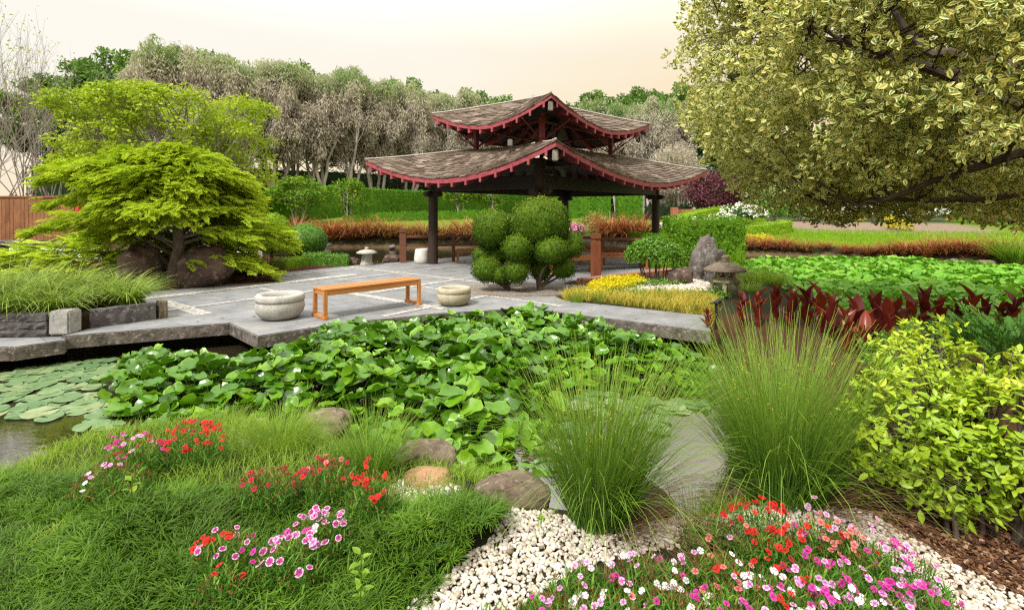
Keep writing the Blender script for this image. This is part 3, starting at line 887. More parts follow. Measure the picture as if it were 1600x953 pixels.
# ------------------------------------------------------------------ rocks
def rock(name, label, cat, c, size, m, seed, ang=0.0, rough=.35, sub=4, flat=0.0, group=None, loc=None, parent=None, peaks=None):
    bm = bmesh.new(); bmesh.ops.create_icosphere(bm, subdivisions=sub, radius=1)
    for v in bm.verts:
        p = v.co.copy()
        n = mnoise.noise(p * 1.1 + Vector((seed * 7.3, seed * 3.1, 0))) * 1.0 + mnoise.noise(p * 2.6 + Vector((seed, 0, seed))) * .45
        cell = mnoise.cell(p * 1.8 + Vector((seed * 2.2, 1, 3)))
        k = 1 + rough * n + rough * .18 * (cell - .5)
        k += rough * .12 * mnoise.noise(p * 7 + Vector((0, seed, 0)))
        q = p * k
        # squared-off faces
        q = Vector([math.copysign(abs(x) ** .85, x) for x in q])
        v.co = Vector((q.x * size[0], q.y * size[1], q.z * size[2]))
        if peaks: v.co = peaks(v.co)
    for f in bm.faces: f.smooth = True
    g = Geo().bm(bm, rot_z(np.array(ang)))
    o_ = g.build(name, m, parent, c, smooth=True)
    if label: tag(o_, label, cat, group)
    return o_

m_rockd = stonemat("dark basalt", (0.035, 0.022, 0.018), (0.13, 0.085, 0.065), 3, .9, .9, .06, (0.2, 0.15, 0.12), 9, None, 20)
m_rockg = stonemat("grey weathered rock", (0.055, 0.045, 0.040), (0.21, 0.185, 0.165), 4.5, .9, 1.0, .06, (0.27, 0.245, 0.22), 11, None, 22)
m_rockb = stonemat("brown rock", (0.075, 0.052, 0.036), (0.22, 0.165, 0.12), 6, .9, 1.0, .04, (0.26, 0.21, 0.165), 22, (0.12, 0.11, 0.05), 30)
m_rocks = stonemat("pale sandstone", (0.30, 0.15, 0.08), (0.44, 0.26, 0.16), 5, .85, .5, .02, (0.3, 0.18, 0.12), 20, None, 30)
p = D(216, 418, 10.5); rock("boulder", "tall dark brown boulder left of the cedar trunk", "boulder", (p[0], p[1], .38), (.36, .36, .52), m_rockd, 1, .3, .33)
p = D(322, 410, 10.9); rock("boulder", "broad dark brown boulder right of the cedar trunk", "boulder", (p[0], p[1], .36), (.56, .46, .46), m_rockd, 2, .1, .28)
p = D(262, 400, 11.9); rock("boulder", "dark boulder half hidden behind the cedar trunk", "boulder", (p[0], p[1], .3), (.3, .3, .38), m_rockd, 3, .5, .3)
# upright stones on the right
sp_ = G(1104, 440)
def lean(v):
    k = max(0, v.z) / 1.0
    return Vector((v.x * (1 - .50 * k) + .14 * k, v.y * (1 - .45 * k), v.z))
rock("standing_stone", "tall pointed grey standing stone before the clipped hedge, beside the stone lantern", "rock", (sp_[0] + .02, sp_[1] + .3, .32), (.33, .30, .66), m_rockg, 5, .2, .40, 5, peaks=lean)
rock("standing_stone", "blunt grey standing stone right in front of the pointed one", "rock", (sp_[0] + .20, sp_[1] - .05, .28), (.25, .26, .44), m_rockg, 6, .7, .36, 5)
p = G(1064, 444); rock("rock", "dark rounded rock on white pebbles left of the standing stones", "rock", (p[0], p[1] + .1, .12), (.30, .26, .24), m_rockd, 7, 0, .25)
# pond edge stones in the foreground
p = G(515, 684, -.25); rock("rock", "brown grey rock on the bank beside the round grass tuft", "rock", (p[0], p[1], -.15), (.20, .17, .13), m_rockb, 8, .2, .38)
p = G(655, 748, -.15); rock("rock", "flat grey brown rock behind the orange sandstone at the pond edge", "rock", (p[0], p[1] + .1, -.06), (.21, .14, .11), m_rockb, 9, .1, .36)
p = G(668, 768, -.05); rock("rock", "smooth orange sandstone rock at the pond edge", "rock", (p[0], p[1], .0), (.15, .11, .085), m_rocks, 10, .1, .15)
p = G(802, 782, -.05); rock("rock", "broad brown rock left of the tall rush clump at the pond edge", "rock", (p[0], p[1], -.05), (.22, .14, .14), m_rockb, 11, -.15, .34)
p = G(1010, 790, -.2); rock("rock", "dark wet rock under the arching rushes at the water", "rock", (p[0], p[1] + .1, -.26), (.2, .14, .1), m_rockd, 12, .3, .25)
p = G(1432, 525, .1); rock("rock", "long grey brown ledge rock behind the lime leaved shrub, under dark red cannas", "rock", (p[0] - .1, p[1] - .1, .06), (.42, .25, .18), m_rockb, 13, .1, .2)
p = G(1530, 520, .1); rock("rock", "flat brown ledge rock at the right edge above the juniper", "rock", (p[0] + .1, p[1], .02), (.75, .25, .14), m_rockb, 14, 0, .2)
p = G(420, 414); rock("rock", "dark squat stone between the low hedge and the small lantern", "rock", D(552, 411, 15.3) - np.array((0, 0, .02)), (.20, .18, .2), m_rockd, 15, 0, .25)
rock("rock", "dark stone at the foot of the left railing newel post", "rock", D(612, 405, 16.2), (.28, .2, .16), m_rockd, 16, 0, .25)
for i, (x, y, s_, lb) in enumerate(((513, 385, .36, "at the water under the rusty tussocks, left of the small lantern"), (613, 388, .3, "in front of the tan grasses by the railing"), (1330, 401, .30, "below the red grasses in the middle of the far right shore"),
                           (1540, 416, .42, "largest on the far right shore"), (1490, 411, .3, "left of the largest stone on the far right shore"))):
    q = G(x, y, -.3); rock("rock", "brownish shore stone, " + lb, "rock", (q[0], q[1], -.25), (s_ * .7, s_ * .5, s_ * .4), m_rockb if i > 1 else m_rockg, 30 + i, i, .2, 3)

# ------------------------------------------------------------------ planter walls
m_wall = stonemat("dark split stone", (0.055, 0.048, 0.05), (0.13, 0.12, 0.12), 5, .9, 1.0, .04, (0.2, 0.19, 0.19), 14, None, 24)
m_wallg = stonemat("speckled grey granite block", (0.22, 0.21, 0.20), (0.42, 0.41, 0.39), 12, .85, .5, .01, (0.12, 0.115, 0.11), 60)
def course(a, b, z0, z1, w, g, seed):
    a, b = np.array(a), np.array(b); d = b - a; ln = np.linalg.norm(d); d /= ln; nrm = np.array((-d[1], d[0]))
    k = max(4, int(ln / .07)); bmv = []
    rr = np.random.default_rng(seed)
    V = []; 
    for i in range(k + 1):
        p = a + d * ln * i / k
        for s_, z in ((-1, z0), (-1, (z0 + z1) / 2), (-1, z1), (1, z1), (1, z0)):
            j = rr.uniform(-.014, .014) if s_ < 0 else 0
            V.append((*(p + nrm * s_ * (w / 2 + (.008 if s_ < 0 and z == (z0 + z1) / 2 else 0) + j)), z + rr.uniform(-.005, .005)))
    q = []
    for i in range(k):
        for e in range(5): q.append((i * 5 + e, i * 5 + (e + 1) % 5, i * 5 + 5 + (e + 1) % 5, i * 5 + 5 + e))
    g.add(V, q, [(0, 2, 1), (0, 3, 2), (0, 4, 3), (k * 5, k * 5 + 1, k * 5 + 2), (k * 5, k * 5 + 2, k * 5 + 3), (k * 5, k * 5 + 3, k * 5 + 4)])
wa = thing("planter_wall", "low planter wall of three dark split stone courses with a pale end block", "wall", (0, 0, 0))
g = Geo()
for i in range(3): course((-8.9, 6.42), (-6.04, 6.66), -.02 + i * .098, .07 + i * .098, .22, g, i)
g.build("stone_course", m_wall, wa)
Geo().bbox((-5.90, 6.68, .145), (.25, .24, .31), .02, rot_z(np.array(.1))).build("end_block", m_wallg, wa)
wb = thing("planter_wall", "low planter wall of one long smooth dark slab ending in a brown stone", "wall", (0, 0, 0))
g = Geo(); course((-5.80, 6.95), (-5.32, 7.52), -.01, .245, .15, g, 8); g.build("slab", m_wall, wb)
course((-5.28, 7.56), (-5.22, 7.66), -.01, .25, .17, Geo(), 9)
g = Geo(); course((-5.29, 7.55), (-5.22, 7.63), -.01, .255, .17, g, 9); g.build("end_block", m_rockb, wb)
soilp = [(-8.9, 6.5), (-6.0, 6.72), (-5.85, 6.95), (-5.36, 7.55), (-6.1, 8.3), (-9.0, 8.5)]
so_ = Geo().bm(slab(soilp, .18, .25, 0)).build("planter_soil", m_ground); so_['kind'] = 'structure'
ca_ = so_.data.attributes.new("col", 'FLOAT_COLOR', 'POINT'); n_ = len(so_.data.vertices)
ca_.data.foreach_set("color", np.tile(np.array((.05, .035, .02, 1), np.float32), n_))
# flat dark stone seat far left
p = D(22, 378, 15.5)
ts = thing("stone_bench", "dark flat stone seat at the left edge under the cedar's lowest branches", "seat", (p[0], p[1], 0))
Geo().bbox((0, 0, .62), (1.7, .5, .16), .03).build("top", m_wall, ts)
for s_ in (-1, 1): Geo().bbox((s_ * .5, 0, .28), (.35, .4, .56), .03).build("support", m_wall, ts)

# ------------------------------------------------------------------ lanterns
m_lant = stonemat("lichened lantern stone", (0.22, 0.19, 0.12), (0.42, 0.37, 0.25), 8, .9, .6, .015, (0.13, 0.11, 0.08), 30, (0.30, 0.28, 0.10), 40)
m_lantd = stonemat("dark lantern roof stone", (0.11, 0.085, 0.06), (0.24, 0.19, 0.14), 7, .9, .6, .015, (0.3, 0.26, 0.2), 26)
p = G(1133, 462)
tl = thing("stone_lantern", "squat mossy stone lantern with a broad dark roof and four legs beside the red cannas", "lantern", (p[0], p[1], .02), .35)
for x in (-1, 1):
    for y in (-1, 1):
        Geo().tube([(x * .20, y * .20, 0), (x * .17, y * .17, .14), (x * .13, y * .13, .24)], [.045, .04, .05], 6).build("leg", m_lant, tl)
Geo().lathe([(0, .235), (.24, .235), (.275, .25), (.275, .29), (.22, .31), (0, .31)], 6).build("platform", m_lant, tl)
fb = Geo()
for i in range(6):
    a = i * math.pi / 3
    fb.tube([(.155 * math.cos(a), .155 * math.sin(a), .305), (.155 * math.cos(a), .155 * math.sin(a), .47)], .03, 6)
fb.lathe([(0, .305), (.19, .305), (.19, .34), (0, .34)], 6); fb.lathe([(0, .45), (.19, .45), (.19, .485), (0, .485)], 6)
fb.build("firebox", m_lant, tl)
Geo().lathe([(0, .475), (.30, .47), (.385, .455), (.39, .475), (.30, .535), (.20, .585), (.10, .62), (0, .63)], 24, wob=.02).build("roof", m_lantd, tl, smooth=True)
Geo().lathe([(0, .615), (.075, .62), (.085, .645), (.05, .665), (.07, .69), (.072, .715), (.04, .745), (0, .755)], 16).build("finial", m_lantd, tl, smooth=True)
p = G(573, 414)
t2 = thing("stone_lantern", "small grey stone lantern with a wide flat cap beside the low hedge", "lantern", (p[0], p[1], 0))
m_lant2 = stonemat("grey lantern stone", (0.30, 0.29, 0.25), (0.48, 0.46, 0.41), 8, .9, .4, .01, (0.2, 0.19, 0.15), 40)
Geo().lathe([(0, 0), (.20, 0), (.19, .05), (.165, .08), (.155, .30), (.18, .33), (0, .33)], 4).build("body", m_lant2, t2)
Geo().lathe([(0, .33), (.22, .33), (.30, .35), (.30, .375), (.2, .43), (.08, .455), (0, .46)], 24, wob=.015).build("cap", m_lant2, t2, smooth=True)
Geo().lathe([(0, .45), (.05, .455), (.06, .5), (.03, .53), (0, .535)], 12).build("finial", m_lant2, t2, smooth=True)

# ------------------------------------------------------------------ small fittings
m_blk = plain("black powder coat", (0.012, 0.012, 0.012), .4, .4)
p = G(1119, 503)
gl = thing("garden_light", "slim black spike light with a tilted head at the end of the paving", "light", (p[0], p[1], 0))
Geo().tube([(0, 0, -.1), (0, 0, .25)], .022, 8).build("stake", m_blk, gl)
Geo().tube([(-.02, 0, .26), (.05, 0, .31)], [.035, .04], 10).bbox((-.01, 0, .29), (.16, .07, .015), .004, rot_y(np.array(-.35))).build("head", m_blk, gl)
p = G(1161, 415, -.1)
g2 = thing("garden_light", "plain black post light at the hedge corner by the far lily pond", "light", (p[0], p[1], -.15))
Geo().tube([(0, 0, 0), (0, 0, .40)], .035, 10).build("stake", m_blk, g2)
Geo().tube([(0, 0, .40), (0, 0, .50)], .05, 10).build("head", m_blk, g2)

# ------------------------------------------------------------------ fence far left, brick wall far right
m_fence = woodmat("brown fence boards", (0.17, 0.07, 0.03), (0.32, 0.15, 0.07), .75, (20, 20, 2))
m_fred = plain("red painted post", (0.42, 0.05, 0.025), .55)
tf = thing("board_fence", "brown upright board fence with a red end post behind the cedar", "fence", (-25.5, 22.2, .3), .02)
g = Geo()
for i in range(38): g.bbox((i * .165, rng.uniform(-.008, .008), .95), (.155, .025, 1.9 + rng.uniform(-.02, .02)), .004, r=rng.uniform())
g.build("board_panel", m_fence, tf)
Geo().bbox((3.0, 0, 1.93), (6.4, .12, .07), .01).build("top_rail", m_fence, tf)
Geo().bbox((6.35, 0, .95), (.16, .16, 1.95), .01).build("post", m_fred, tf)
p = D(1085, 330, 31)
tb = thing("brick_wall", "low red brick wall below the purple maple on the right", "wall", (p[0], p[1], gz(p[0], p[1]) - .1), .05)
Geo().bbox((1.0, 0, .35), (4.6, .3, .95), .02).build("brickwork", m_brick, tb)
Geo().bbox((-1.25, 0, .42), (.36, .4, 1.05), .02).build("pier", m_brick, tb)
# ------------------------------------------------------------------ foliage colours
m_bark_g = barkmat("pale grey bark", (0.30, 0.26, 0.23), (0.55, 0.50, 0.45), 3)
m_bark_b = barkmat("brown bark", (0.05, 0.038, 0.03), (0.13, 0.10, 0.08), 9)
m_bark_c = barkmat("grey cedar bark", (0.10, 0.075, 0.06), (0.24, 0.20, 0.17), 12)
m_paper = leafmat("grey paperbark leaves", [(0, (.26, .22, .19)), (.42, (.47, .425, .37)), (.66, (.58, .54, .46)), (.82, (.36, .42, .22)), (1, (.13, .26, .045))], trans=.4, nscale=.5, namt=.28, vary=.05)
m_green = leafmat("dark canopy leaves", [(0, (.055, .12, .025)), (.5, (.12, .23, .04)), (1, (.22, .38, .07))], trans=.3, nscale=.35, namt=.5, vary=.15)
m_hedge = leafmat("clipped hedge leaves", [(0, (.035, .105, .008)), (.5, (.09, .23, .012)), (1, (.23, .43, .025))], trans=.25, nscale=.7, namt=.35)
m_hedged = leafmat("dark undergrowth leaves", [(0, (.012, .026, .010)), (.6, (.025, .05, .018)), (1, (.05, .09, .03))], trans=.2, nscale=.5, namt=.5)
m_lime = leafmat("lime maple leaves", [(0, (.18, .28, .02)), (.5, (.35, .48, .03)), (1, (.52, .62, .07))], trans=.4, nscale=.8, namt=.4)
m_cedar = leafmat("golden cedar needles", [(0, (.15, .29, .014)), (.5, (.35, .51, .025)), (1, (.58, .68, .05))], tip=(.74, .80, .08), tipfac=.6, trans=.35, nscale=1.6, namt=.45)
m_conif = leafmat("dark conifer needles", [(0, (.012, .035, .012)), (.6, (.03, .075, .02)), (1, (.06, .13, .03))], trans=.2, nscale=.8, namt=.5)
m_purple = leafmat("purple maple leaves", [(0, (.06, .018, .028)), (.5, (.14, .045, .06)), (1, (.26, .10, .12))], trans=.3, nscale=.8, namt=.4)
m_vari = leafmat("variegated leaves", [(0, (.045, .12, .022)), (.45, (.13, .22, .035)), (.75, (.32, .32, .055)), (1, (.45, .30, .055))], margin=(.72, .69, .23), mpos=(.28, .55), trans=.3, rough=.4, spec=.45, nscale=.9, namt=.35)
m_twig = barkmat("grey twigs", (0.20, 0.17, 0.15), (0.36, 0.32, 0.29), 5)

LEAF = leaf_proto(.45, .10)
STRIP = leaf_proto(.22, .05)
BROAD = leaf_proto(.6, .12)

def ball_pts(n, c, rad, shell=0.0, r=None):
    r = r or rng
    d = rand_dirs(n, r); k = r.uniform(shell ** 3, 1, n) ** (1 / 3)
    return np.asarray(c) + d * k[:, None] * np.asarray(rad), d

def leaf_cloud(g, P, nrm, size, proto, r, droop=0.0, spread_=.9, sv=.35):
    n = len(P)
    nn = nrm + rng.normal(size=(n, 3)) * spread_
    nn[:, 2] += .25
    M = frames(nn, rng.uniform(0, 2 * np.pi, n))
    if droop:
        # leaves hang: y axis turned down
        y = np.stack([rng.normal(0, .45, n), rng.normal(0, .45, n), np.full(n, -droop)], 1); y /= np.linalg.norm(y, axis=1)[:, None]
        x = np.cross(y, rand_dirs(n)); x /= np.linalg.norm(x, axis=1)[:, None]
        M = np.stack([x, y, np.cross(x, y)], -1)
    M = M * (size * rng.uniform(1 - sv, 1 + sv, n))[:, None, None]
    g.inst(proto, M, P, r)

def branch(g, a, b, r0, r1, bend=.15, k=6, sides=5, sag=0.0):
    a, b = np.array(a, float), np.array(b, float); ln = np.linalg.norm(b - a)
    t = np.linspace(0, 1, k)[:, None]
    off = rand_dirs(1)[0] * ln * bend
    p = a + (b - a) * t + off * np.sin(np.pi * t) + rng.normal(0, ln * .012, (k, 3)) * np.sin(np.pi * t)
    p[:, 2] += sag * np.sin(np.pi * t[:, 0]) * ln
    g.tube(p, np.linspace(r0, r1, k), sides)
    return p

# ------------------------------------------------------------------ trees at the back
def make_paperbark(seed, loc=(0, 0, 0)):
    r_ = np.random.default_rng(seed)
    t_ = thing("paperbark_tree", "x", "tree", loc, 0, "grey paperbark trees behind the long hedge")
    w = Geo(); cr = Geo()
    ns = r_.integers(3, 5); tips = []
    for i in range(ns):
        a = i / ns * 6.28 + r_.uniform(-.5, .5)
        top = np.array((math.cos(a) * r_.uniform(1.0, 2.0), math.sin(a) * r_.uniform(1.0, 2.0), r_.uniform(6.0, 9.5)))
        p = branch(w, (math.cos(a) * .15, math.sin(a) * .15, -.2), top, .19, .07, .08, 9, 6)
        tips.append(p)
    n = 78
    z = r_.uniform(5.3, 12.4, n)
    wid = np.interp(z, [5.3, 6.2, 7.8, 10, 12.6], [1.5, 2.2, 2.4, 2.1, 1.0])
    a = r_.uniform(0, 6.28, n); k = np.sqrt(r_.uniform(.1, 1, n))
    C = np.stack([np.cos(a) * wid * k, np.sin(a) * wid * k, z], 1)
    for i, c in enumerate(C):
        st = tips[i % ns]; j = int(np.clip(np.interp(c[2] - 1.5, [0, 9], [2, 8]), 2, 8))
        branch(w, st[j], c, .05, .012, .12, 5, 4)
        m = 240
        P, d = ball_pts(m, c, (.66, .66, 1.15), .1, r_)
        zz = np.clip((P[:, 2] - 3) / 10.5, 0, 1)
        rr = np.clip(r_.normal(.42, .16, m) + .62 * np.clip((zz - .60) / .3, 0, 1) + r_.normal(0, .05), 0, 1)
        leaf_cloud(cr, P, d, .36, STRIP, rr, droop=r_.uniform(.3, 1.2))
    w.build("trunk", m_bark_g, t_); cr.build("crown", m_paper, t_)
    return t_

protos = [make_paperbark(s) for s in (1, 2, 3, 4)]
pb = [(250, 41, 1.05), (312, 42, 1.08), (368, 43, 1.06), (424, 45, 1.03), (468, 46, 1.06), (506, 47.5, 1.04), (548, 49, 1.08), (592, 51, 1.04), (637, 53, 1.07), (684, 56, 1.04), (730, 58, 1.08), (775, 60, 1.02),
      (925, 61, 1.05), (965, 60, 1.02), (1005, 58, 1.05), (1046, 57, 1.0), (1085, 55, .95)]
ords = "first second third fourth fifth sixth seventh eighth ninth tenth eleventh twelfth".split()
for i, (x, Y, s_) in enumerate(pb):
    p = D(x, 330, Y); z = gz(p[0], p[1])
    lab = (f"tall grey paperbark, {ords[i]} from the left in the row behind the long hedge" if i < 12 else
           f"tall grey paperbark right of the pavilion, {ords[i - 12]} from the left")
    rzz = rng.uniform(0, 6.28)
    if i < 4:
        o_ = protos[i]; o_.location = (p[0], p[1], z); o_.rotation_euler[2] = rzz; o_['label'] = lab
    else:
        o_ = dup(protos[(i * 3) % 4], (p[0], p[1], z), rzz, lab)
    o_.scale = (1.05, 1.05, s_ * rng.uniform(.96, 1.04))

def make_green(seed, wide=4.6):
    r_ = np.random.default_rng(seed)
    t_ = thing("canopy_tree", "x", "tree", (0, 0, 0), 0, "tall green trees behind the grey paperbarks")
    w = Geo(); cr = Geo()
    p = branch(w, (0, 0, -.2), (0, 0, 11), .3, .12, .03, 8, 7)
    n = 84
    d = rand_dirs(n, r_); d[:, 2] = d[:, 2] * .9
    C = np.array((0, 0, 10.8)) + d * np.array((wide, wide, 5.2)) * r_.uniform(.45, 1.0, (n, 1))
    for c in C:
        branch(w, p[int(r_.integers(4, 8))], c, .07, .015, .12, 5, 4)
        m = 170
        P, dd = ball_pts(m, c, (.95, .95, .7), .3, r_)
        leaf_cloud(cr, P, dd, .42, LEAF, np.clip(r_.normal(.5, .2, m) + r_.normal(0, .1), 0, 1))
    w.build("trunk", m_bark_b, t_); cr.build("crown", m_green, t_)
    return t_
gp_ = [make_green(21), make_green(22, 4.2), make_green(23, 4.4)]
gt = [(75, 52, 0.91), (135, 51, 1.01), (185, 50, 1.06), (243, 50, 1.12), (300, 51, 1.06), (345, 52, 1.08), (405, 54, 1.06), (455, 55, 1.08), (500, 57, 1.04), (548, 58, 1.06), (598, 60, 1.04), (640, 62, 1.08), (690, 64, 1.04), (738, 66, 1.06), (785, 69, 1.04),
      (905, 70, 1.09), (948, 68, 1.06), (990, 67, 1.08), (1030, 65, 1.06), (1068, 64, 1.08)]
for i, (x, Y, s_) in enumerate(gt):
    p = D(x, 330, Y); z = gz(p[0], p[1]) - .5
    lab = (f"tall green tree, {(ords + 'thirteenth fourteenth fifteenth'.split())[i]} from the left above the grey paperbarks" if i < 15 else
           f"tall green tree right of the pavilion roofs, {ords[i - 15]} from the left")
    o_ = gp_[i] if i < 3 else dup(gp_[(i * 2) % 3], (0, 0, 0), 0, lab)
    o_['label'] = lab; o_.location = (p[0], p[1], z); o_.rotation_euler[2] = rng.uniform(0, 6.28); o_.scale = (1, 1, s_ * 1.0)

# conifers at the right and a purple maple below them
def conifer(x, Y, h, w_, label, yb=330):
    p = D(x, yb, Y); z = gz(p[0], p[1])
    t_ = thing("conifer_tree", label, "tree", (p[0], p[1], z), 0, "dark conifers beyond the right hand shore")
    w = Geo().tube([(0, 0, -.2), (0, 0, h)], [.2, .03], 7); w.build("trunk", m_bark_b, t_)
    n = int(9000 * (h / 10)); zz = rng.uniform(.03, 1, n) ** .8; a = rng.uniform(0, 6.28, n)
    rad = w_ * (1 - zz) ** .75 * np.sqrt(rng.uniform(.35, 1, n)) * (1 + .3 * np.sin(zz * 40 + a * 3))
    P = np.stack([np.cos(a) * rad, np.sin(a) * rad, zz * h], 1)
    g = Geo(); leaf_cloud(g, P, np.stack([np.cos(a), np.sin(a), np.full(n, .4)], 1), .34, LEAF, np.clip(rng.normal(.5, .22, n), 0, 1))
    g.build("crown", m_conif, t_)
conifer(1112, 45, 11.5, 2.4, "dark conical conifer right of the grey paperbarks")
conifer(1150, 44, 13.5, 2.8, "taller dark conifer partly behind the variegated tree")
conifer(1135, 40, 6.0, 1.3, "slim dark green conifer above the purple maple")

def bushy(name, label, cat, loc, rad, ncl, nl, size, leafm, barkm, trunk_h=.5, proto=None, group=None, cr_r=.35, stems=4, zc=None, droop=0., sr=.03, parent_wood="trunk"):
    t_ = thing(name, label, cat, loc, 0, group)
    w = Geo(); cr = Geo(); proto = proto or LEAF
    rad = np.array(rad, float); zc = trunk_h + rad[2] if zc is None else zc
    d = rand_dirs(ncl); C = np.array((0, 0, zc)) + d * rad * rng.uniform(.5, .95, (ncl, 1)); C[:, 2] = np.maximum(C[:, 2], trunk_h * .8)
    st = [branch(w, (rng.uniform(-.1, .1) * rad[0], rng.uniform(-.1, .1) * rad[1], -.1), (math.cos(i * 6.28 / stems) * rad[0] * .3, math.sin(i * 6.28 / stems) * rad[1] * .3, zc), sr, sr * .5, .08, 7, 5) for i in range(stems)]
    for i, c in enumerate(C):
        branch(w, st[i % stems][int(rng.integers(3, 7))], c, sr * .4, sr * .12, .15, 5, 4)
        P, dd = ball_pts(nl, c, rad * cr_r, .3)
        leaf_cloud(cr, P, dd, size, proto, np.clip(rng.normal(.5, .2, nl) + rng.normal(0, .12), 0, 1), droop=droop)
    w.build(parent_wood, barkm, t_); cr.build("crown", leafm, t_)
    return t_
p = D(1112, 318, 35); bushy("purple_maple", "purple leaved maple above the red brick wall on the right", "tree", (p[0], p[1], gz(p[0], p[1])), (2.0, 1.6, 1.35), 46, 110, .2, m_purple, m_bark_b, .6, sr=.05)
p = D(1062, 262, 40); bushy("grey_shrub", "rounded olive grey shrub tree beside the lower roof's right tip", "tree", (p[0], p[1], gz(p[0], p[1])), (2.2, 1.8, 1.9), 40, 150, .28, m_paper, m_bark_g, 1.9, proto=STRIP, sr=.07)
p = D(1045, 300, 42); bushy("grey_shrub", "drooping grey brown shrub under the lower roof's right tip", "tree", (p[0], p[1], gz(p[0], p[1])), (1.5, 1.3, 1.2), 30, 130, .24, m_paper, m_bark_g, 1.0, proto=STRIP, sr=.07, droop=.8)

# ------------------------------------------------------------------ lime maple behind the cedar
def maple():
    Y = 19.5; p = D(265, 330, Y); z = gz(p[0], p[1])
    t_ = thing("maple_tree", "spreading lime green maple with pale branches behind the golden cedar", "tree", (p[0], p[1], z))
    w = Geo(); cr = Geo()
    st = [branch(w, (rng.uniform(-.15, .15), rng.uniform(-.1, .1), -.1), (q[0], q[1], q[2]), .12, .05, .06, 8, 6) for q in ((-2.2, 0, 3.6), (-.8, .5, 4.4), (.6, -.3, 4.6), (2.1, .2, 3.8), (2.6, -.5, 2.6), (-1.8, -.6, 2.6))]
    n = 205
    a = rng.uniform(0, 6.28, n); k = np.sqrt(rng.uniform(.12, 1, n))
    X = np.cos(a) * 3.9 * k; Yy = np.sin(a) * 2.6 * k
    top = 5.25 + .9 * np.sqrt(np.clip(1 - (X / 4.2) ** 2, 0, 1)) - .4 * (np.abs(Yy) / 2.6)
    Z = top - rng.uniform(0, 1, n) ** 1.5 * 3.1
    for c in np.stack([X, Yy, Z], 1):
        s0 = st[int(np.argmin([np.linalg.norm(s_[-1] - c) for s_ in st]))]
        bp = branch(w, s0[int(rng.integers(3, 8))], c, .035, .008, .12, 6, 4)
        for _ in range(2): branch(w, bp[int(rng.integers(2, 6))], c + rng.normal(0, .35, 3), .012, .004, .1, 4, 3)
        m = int(125 if c[0] < 1.4 else 80)
        P, dd = ball_pts(m, c, (.5, .5, .26), .2)
        leaf_cloud(cr, P, np.array((0, 0, 1.)) + dd * .5, .14, BROAD, np.clip(rng.normal(.5, .2, m) + rng.normal(0, .13), 0, 1))
    w.build("trunk", m_twig, t_); cr.build("crown", m_lime, t_)
maple()
p = D(452, 322, 31); 
bushy("fruit_tree", "small rounded fruit tree with yellow orange tinged leaves, left of two before the long hedge", "tree", (p[0] + .6, p[1], gz(p[0], p[1])), (1.7, 1.2, 1.0), 40, 90, .2, leafmat("fruit tree leaves", [(0, (.05, .13, .012)), (.55, (.14, .28, .02)), (.85, (.3, .42, .03)), (1, (.6, .35, .03))], trans=.35, namt=.25), m_bark_g, 1.0, sr=.06)
m_fruit = bpy.data.materials["fruit tree leaves"]
p = D(545, 322, 33); bushy("fruit_tree", "thin upright fruit tree with orange tinged leaves, right of two before the long hedge", "tree", (p[0], p[1], gz(p[0], p[1])), (1.15, .9, 1.1), 28, 70, .19, m_fruit, m_bark_g, .7, sr=.05)
p = D(716, 322, 36); bushy("fruit_tree", "small green tree before the long hedge seen between pavilion post and topiary", "tree", (p[0], p[1], gz(p[0], p[1])), (1.3, 1.0, .8), 26, 80, .2, m_fruit, m_bark_g, .9, sr=.05)
p = D(768, 320, 37); bushy("fruit_tree", "small bushy tree before the long hedge just left of the topiary's tallest ball", "tree", (p[0], p[1], gz(p[0], p[1])), (1.2, 1.0, .9), 24, 80, .2, m_fruit, m_bark_g, .7, sr=.05)

# ------------------------------------------------------------------ bare tree at the left edge
def bare(x, Y, h, label, seed, nst=9, spread_=2.2):
    r_ = np.random.default_rng(seed)
    p = D(x, 330, Y)
    t_ = thing("bare_tree", label, "tree", (p[0], p[1], gz(p[0], p[1])))
    w = Geo(); lf = []
    def grow(a, d, ln, rad, depth):
        b = a + d * ln
        pts = np.stack([a, a + d * ln * .5 + r_.normal(0, ln * .03, 3), b])
        w.tube(pts, [rad, rad * .85, rad * .65], 4 if depth > 1 else 5, cap=False)
        if depth >= 4:
            lf.append(b); return
        for _ in range(int(r_.integers(2, 4))):
            nd = d + r_.normal(0, .26, 3) + np.array((0, 0, .12)); nd /= np.linalg.norm(nd)
            grow(a + d * ln * r_.uniform(.6, 1), nd, ln * r_.uniform(.62, .85), rad * .62, depth + 1)
    for i in range(nst):
        a = i * 6.28 / nst; d = np.array((math.cos(a) * .3, math.sin(a) * .3, 1.)) + r_.normal(0, .1, 3); d /= np.linalg.norm(d)
        grow(np.array((math.cos(a) * .1, math.sin(a) * .1, -.1)), d, h * .30, .036, 0)
    w.build("branches", m_twig, t_)
    P = np.array(lf); P = np.repeat(P, 2, 0) + r_.normal(0, .14, (len(P) * 2, 3))
    P = P[r_.uniform(size=len(P)) < .6]
    g = Geo(); leaf_cloud(g, P, np.tile(np.array((0, 0, 1.)), (len(P), 1)), .13, LEAF, np.clip(r_.normal(.35, .2, len(P)), 0, 1))
    g.build("crown", m_lime, t_)
bare(20, 24, 14.5, "nearly bare upright grey tree at the left edge of the sky", 5, 10)
bare(95, 25, 12.5, "smaller nearly bare twiggy tree between the left edge tree and the maple", 6, 8)
bare(-30, 22, 10, "low twiggy grey tree cut by the left edge of the photo", 8, 8)

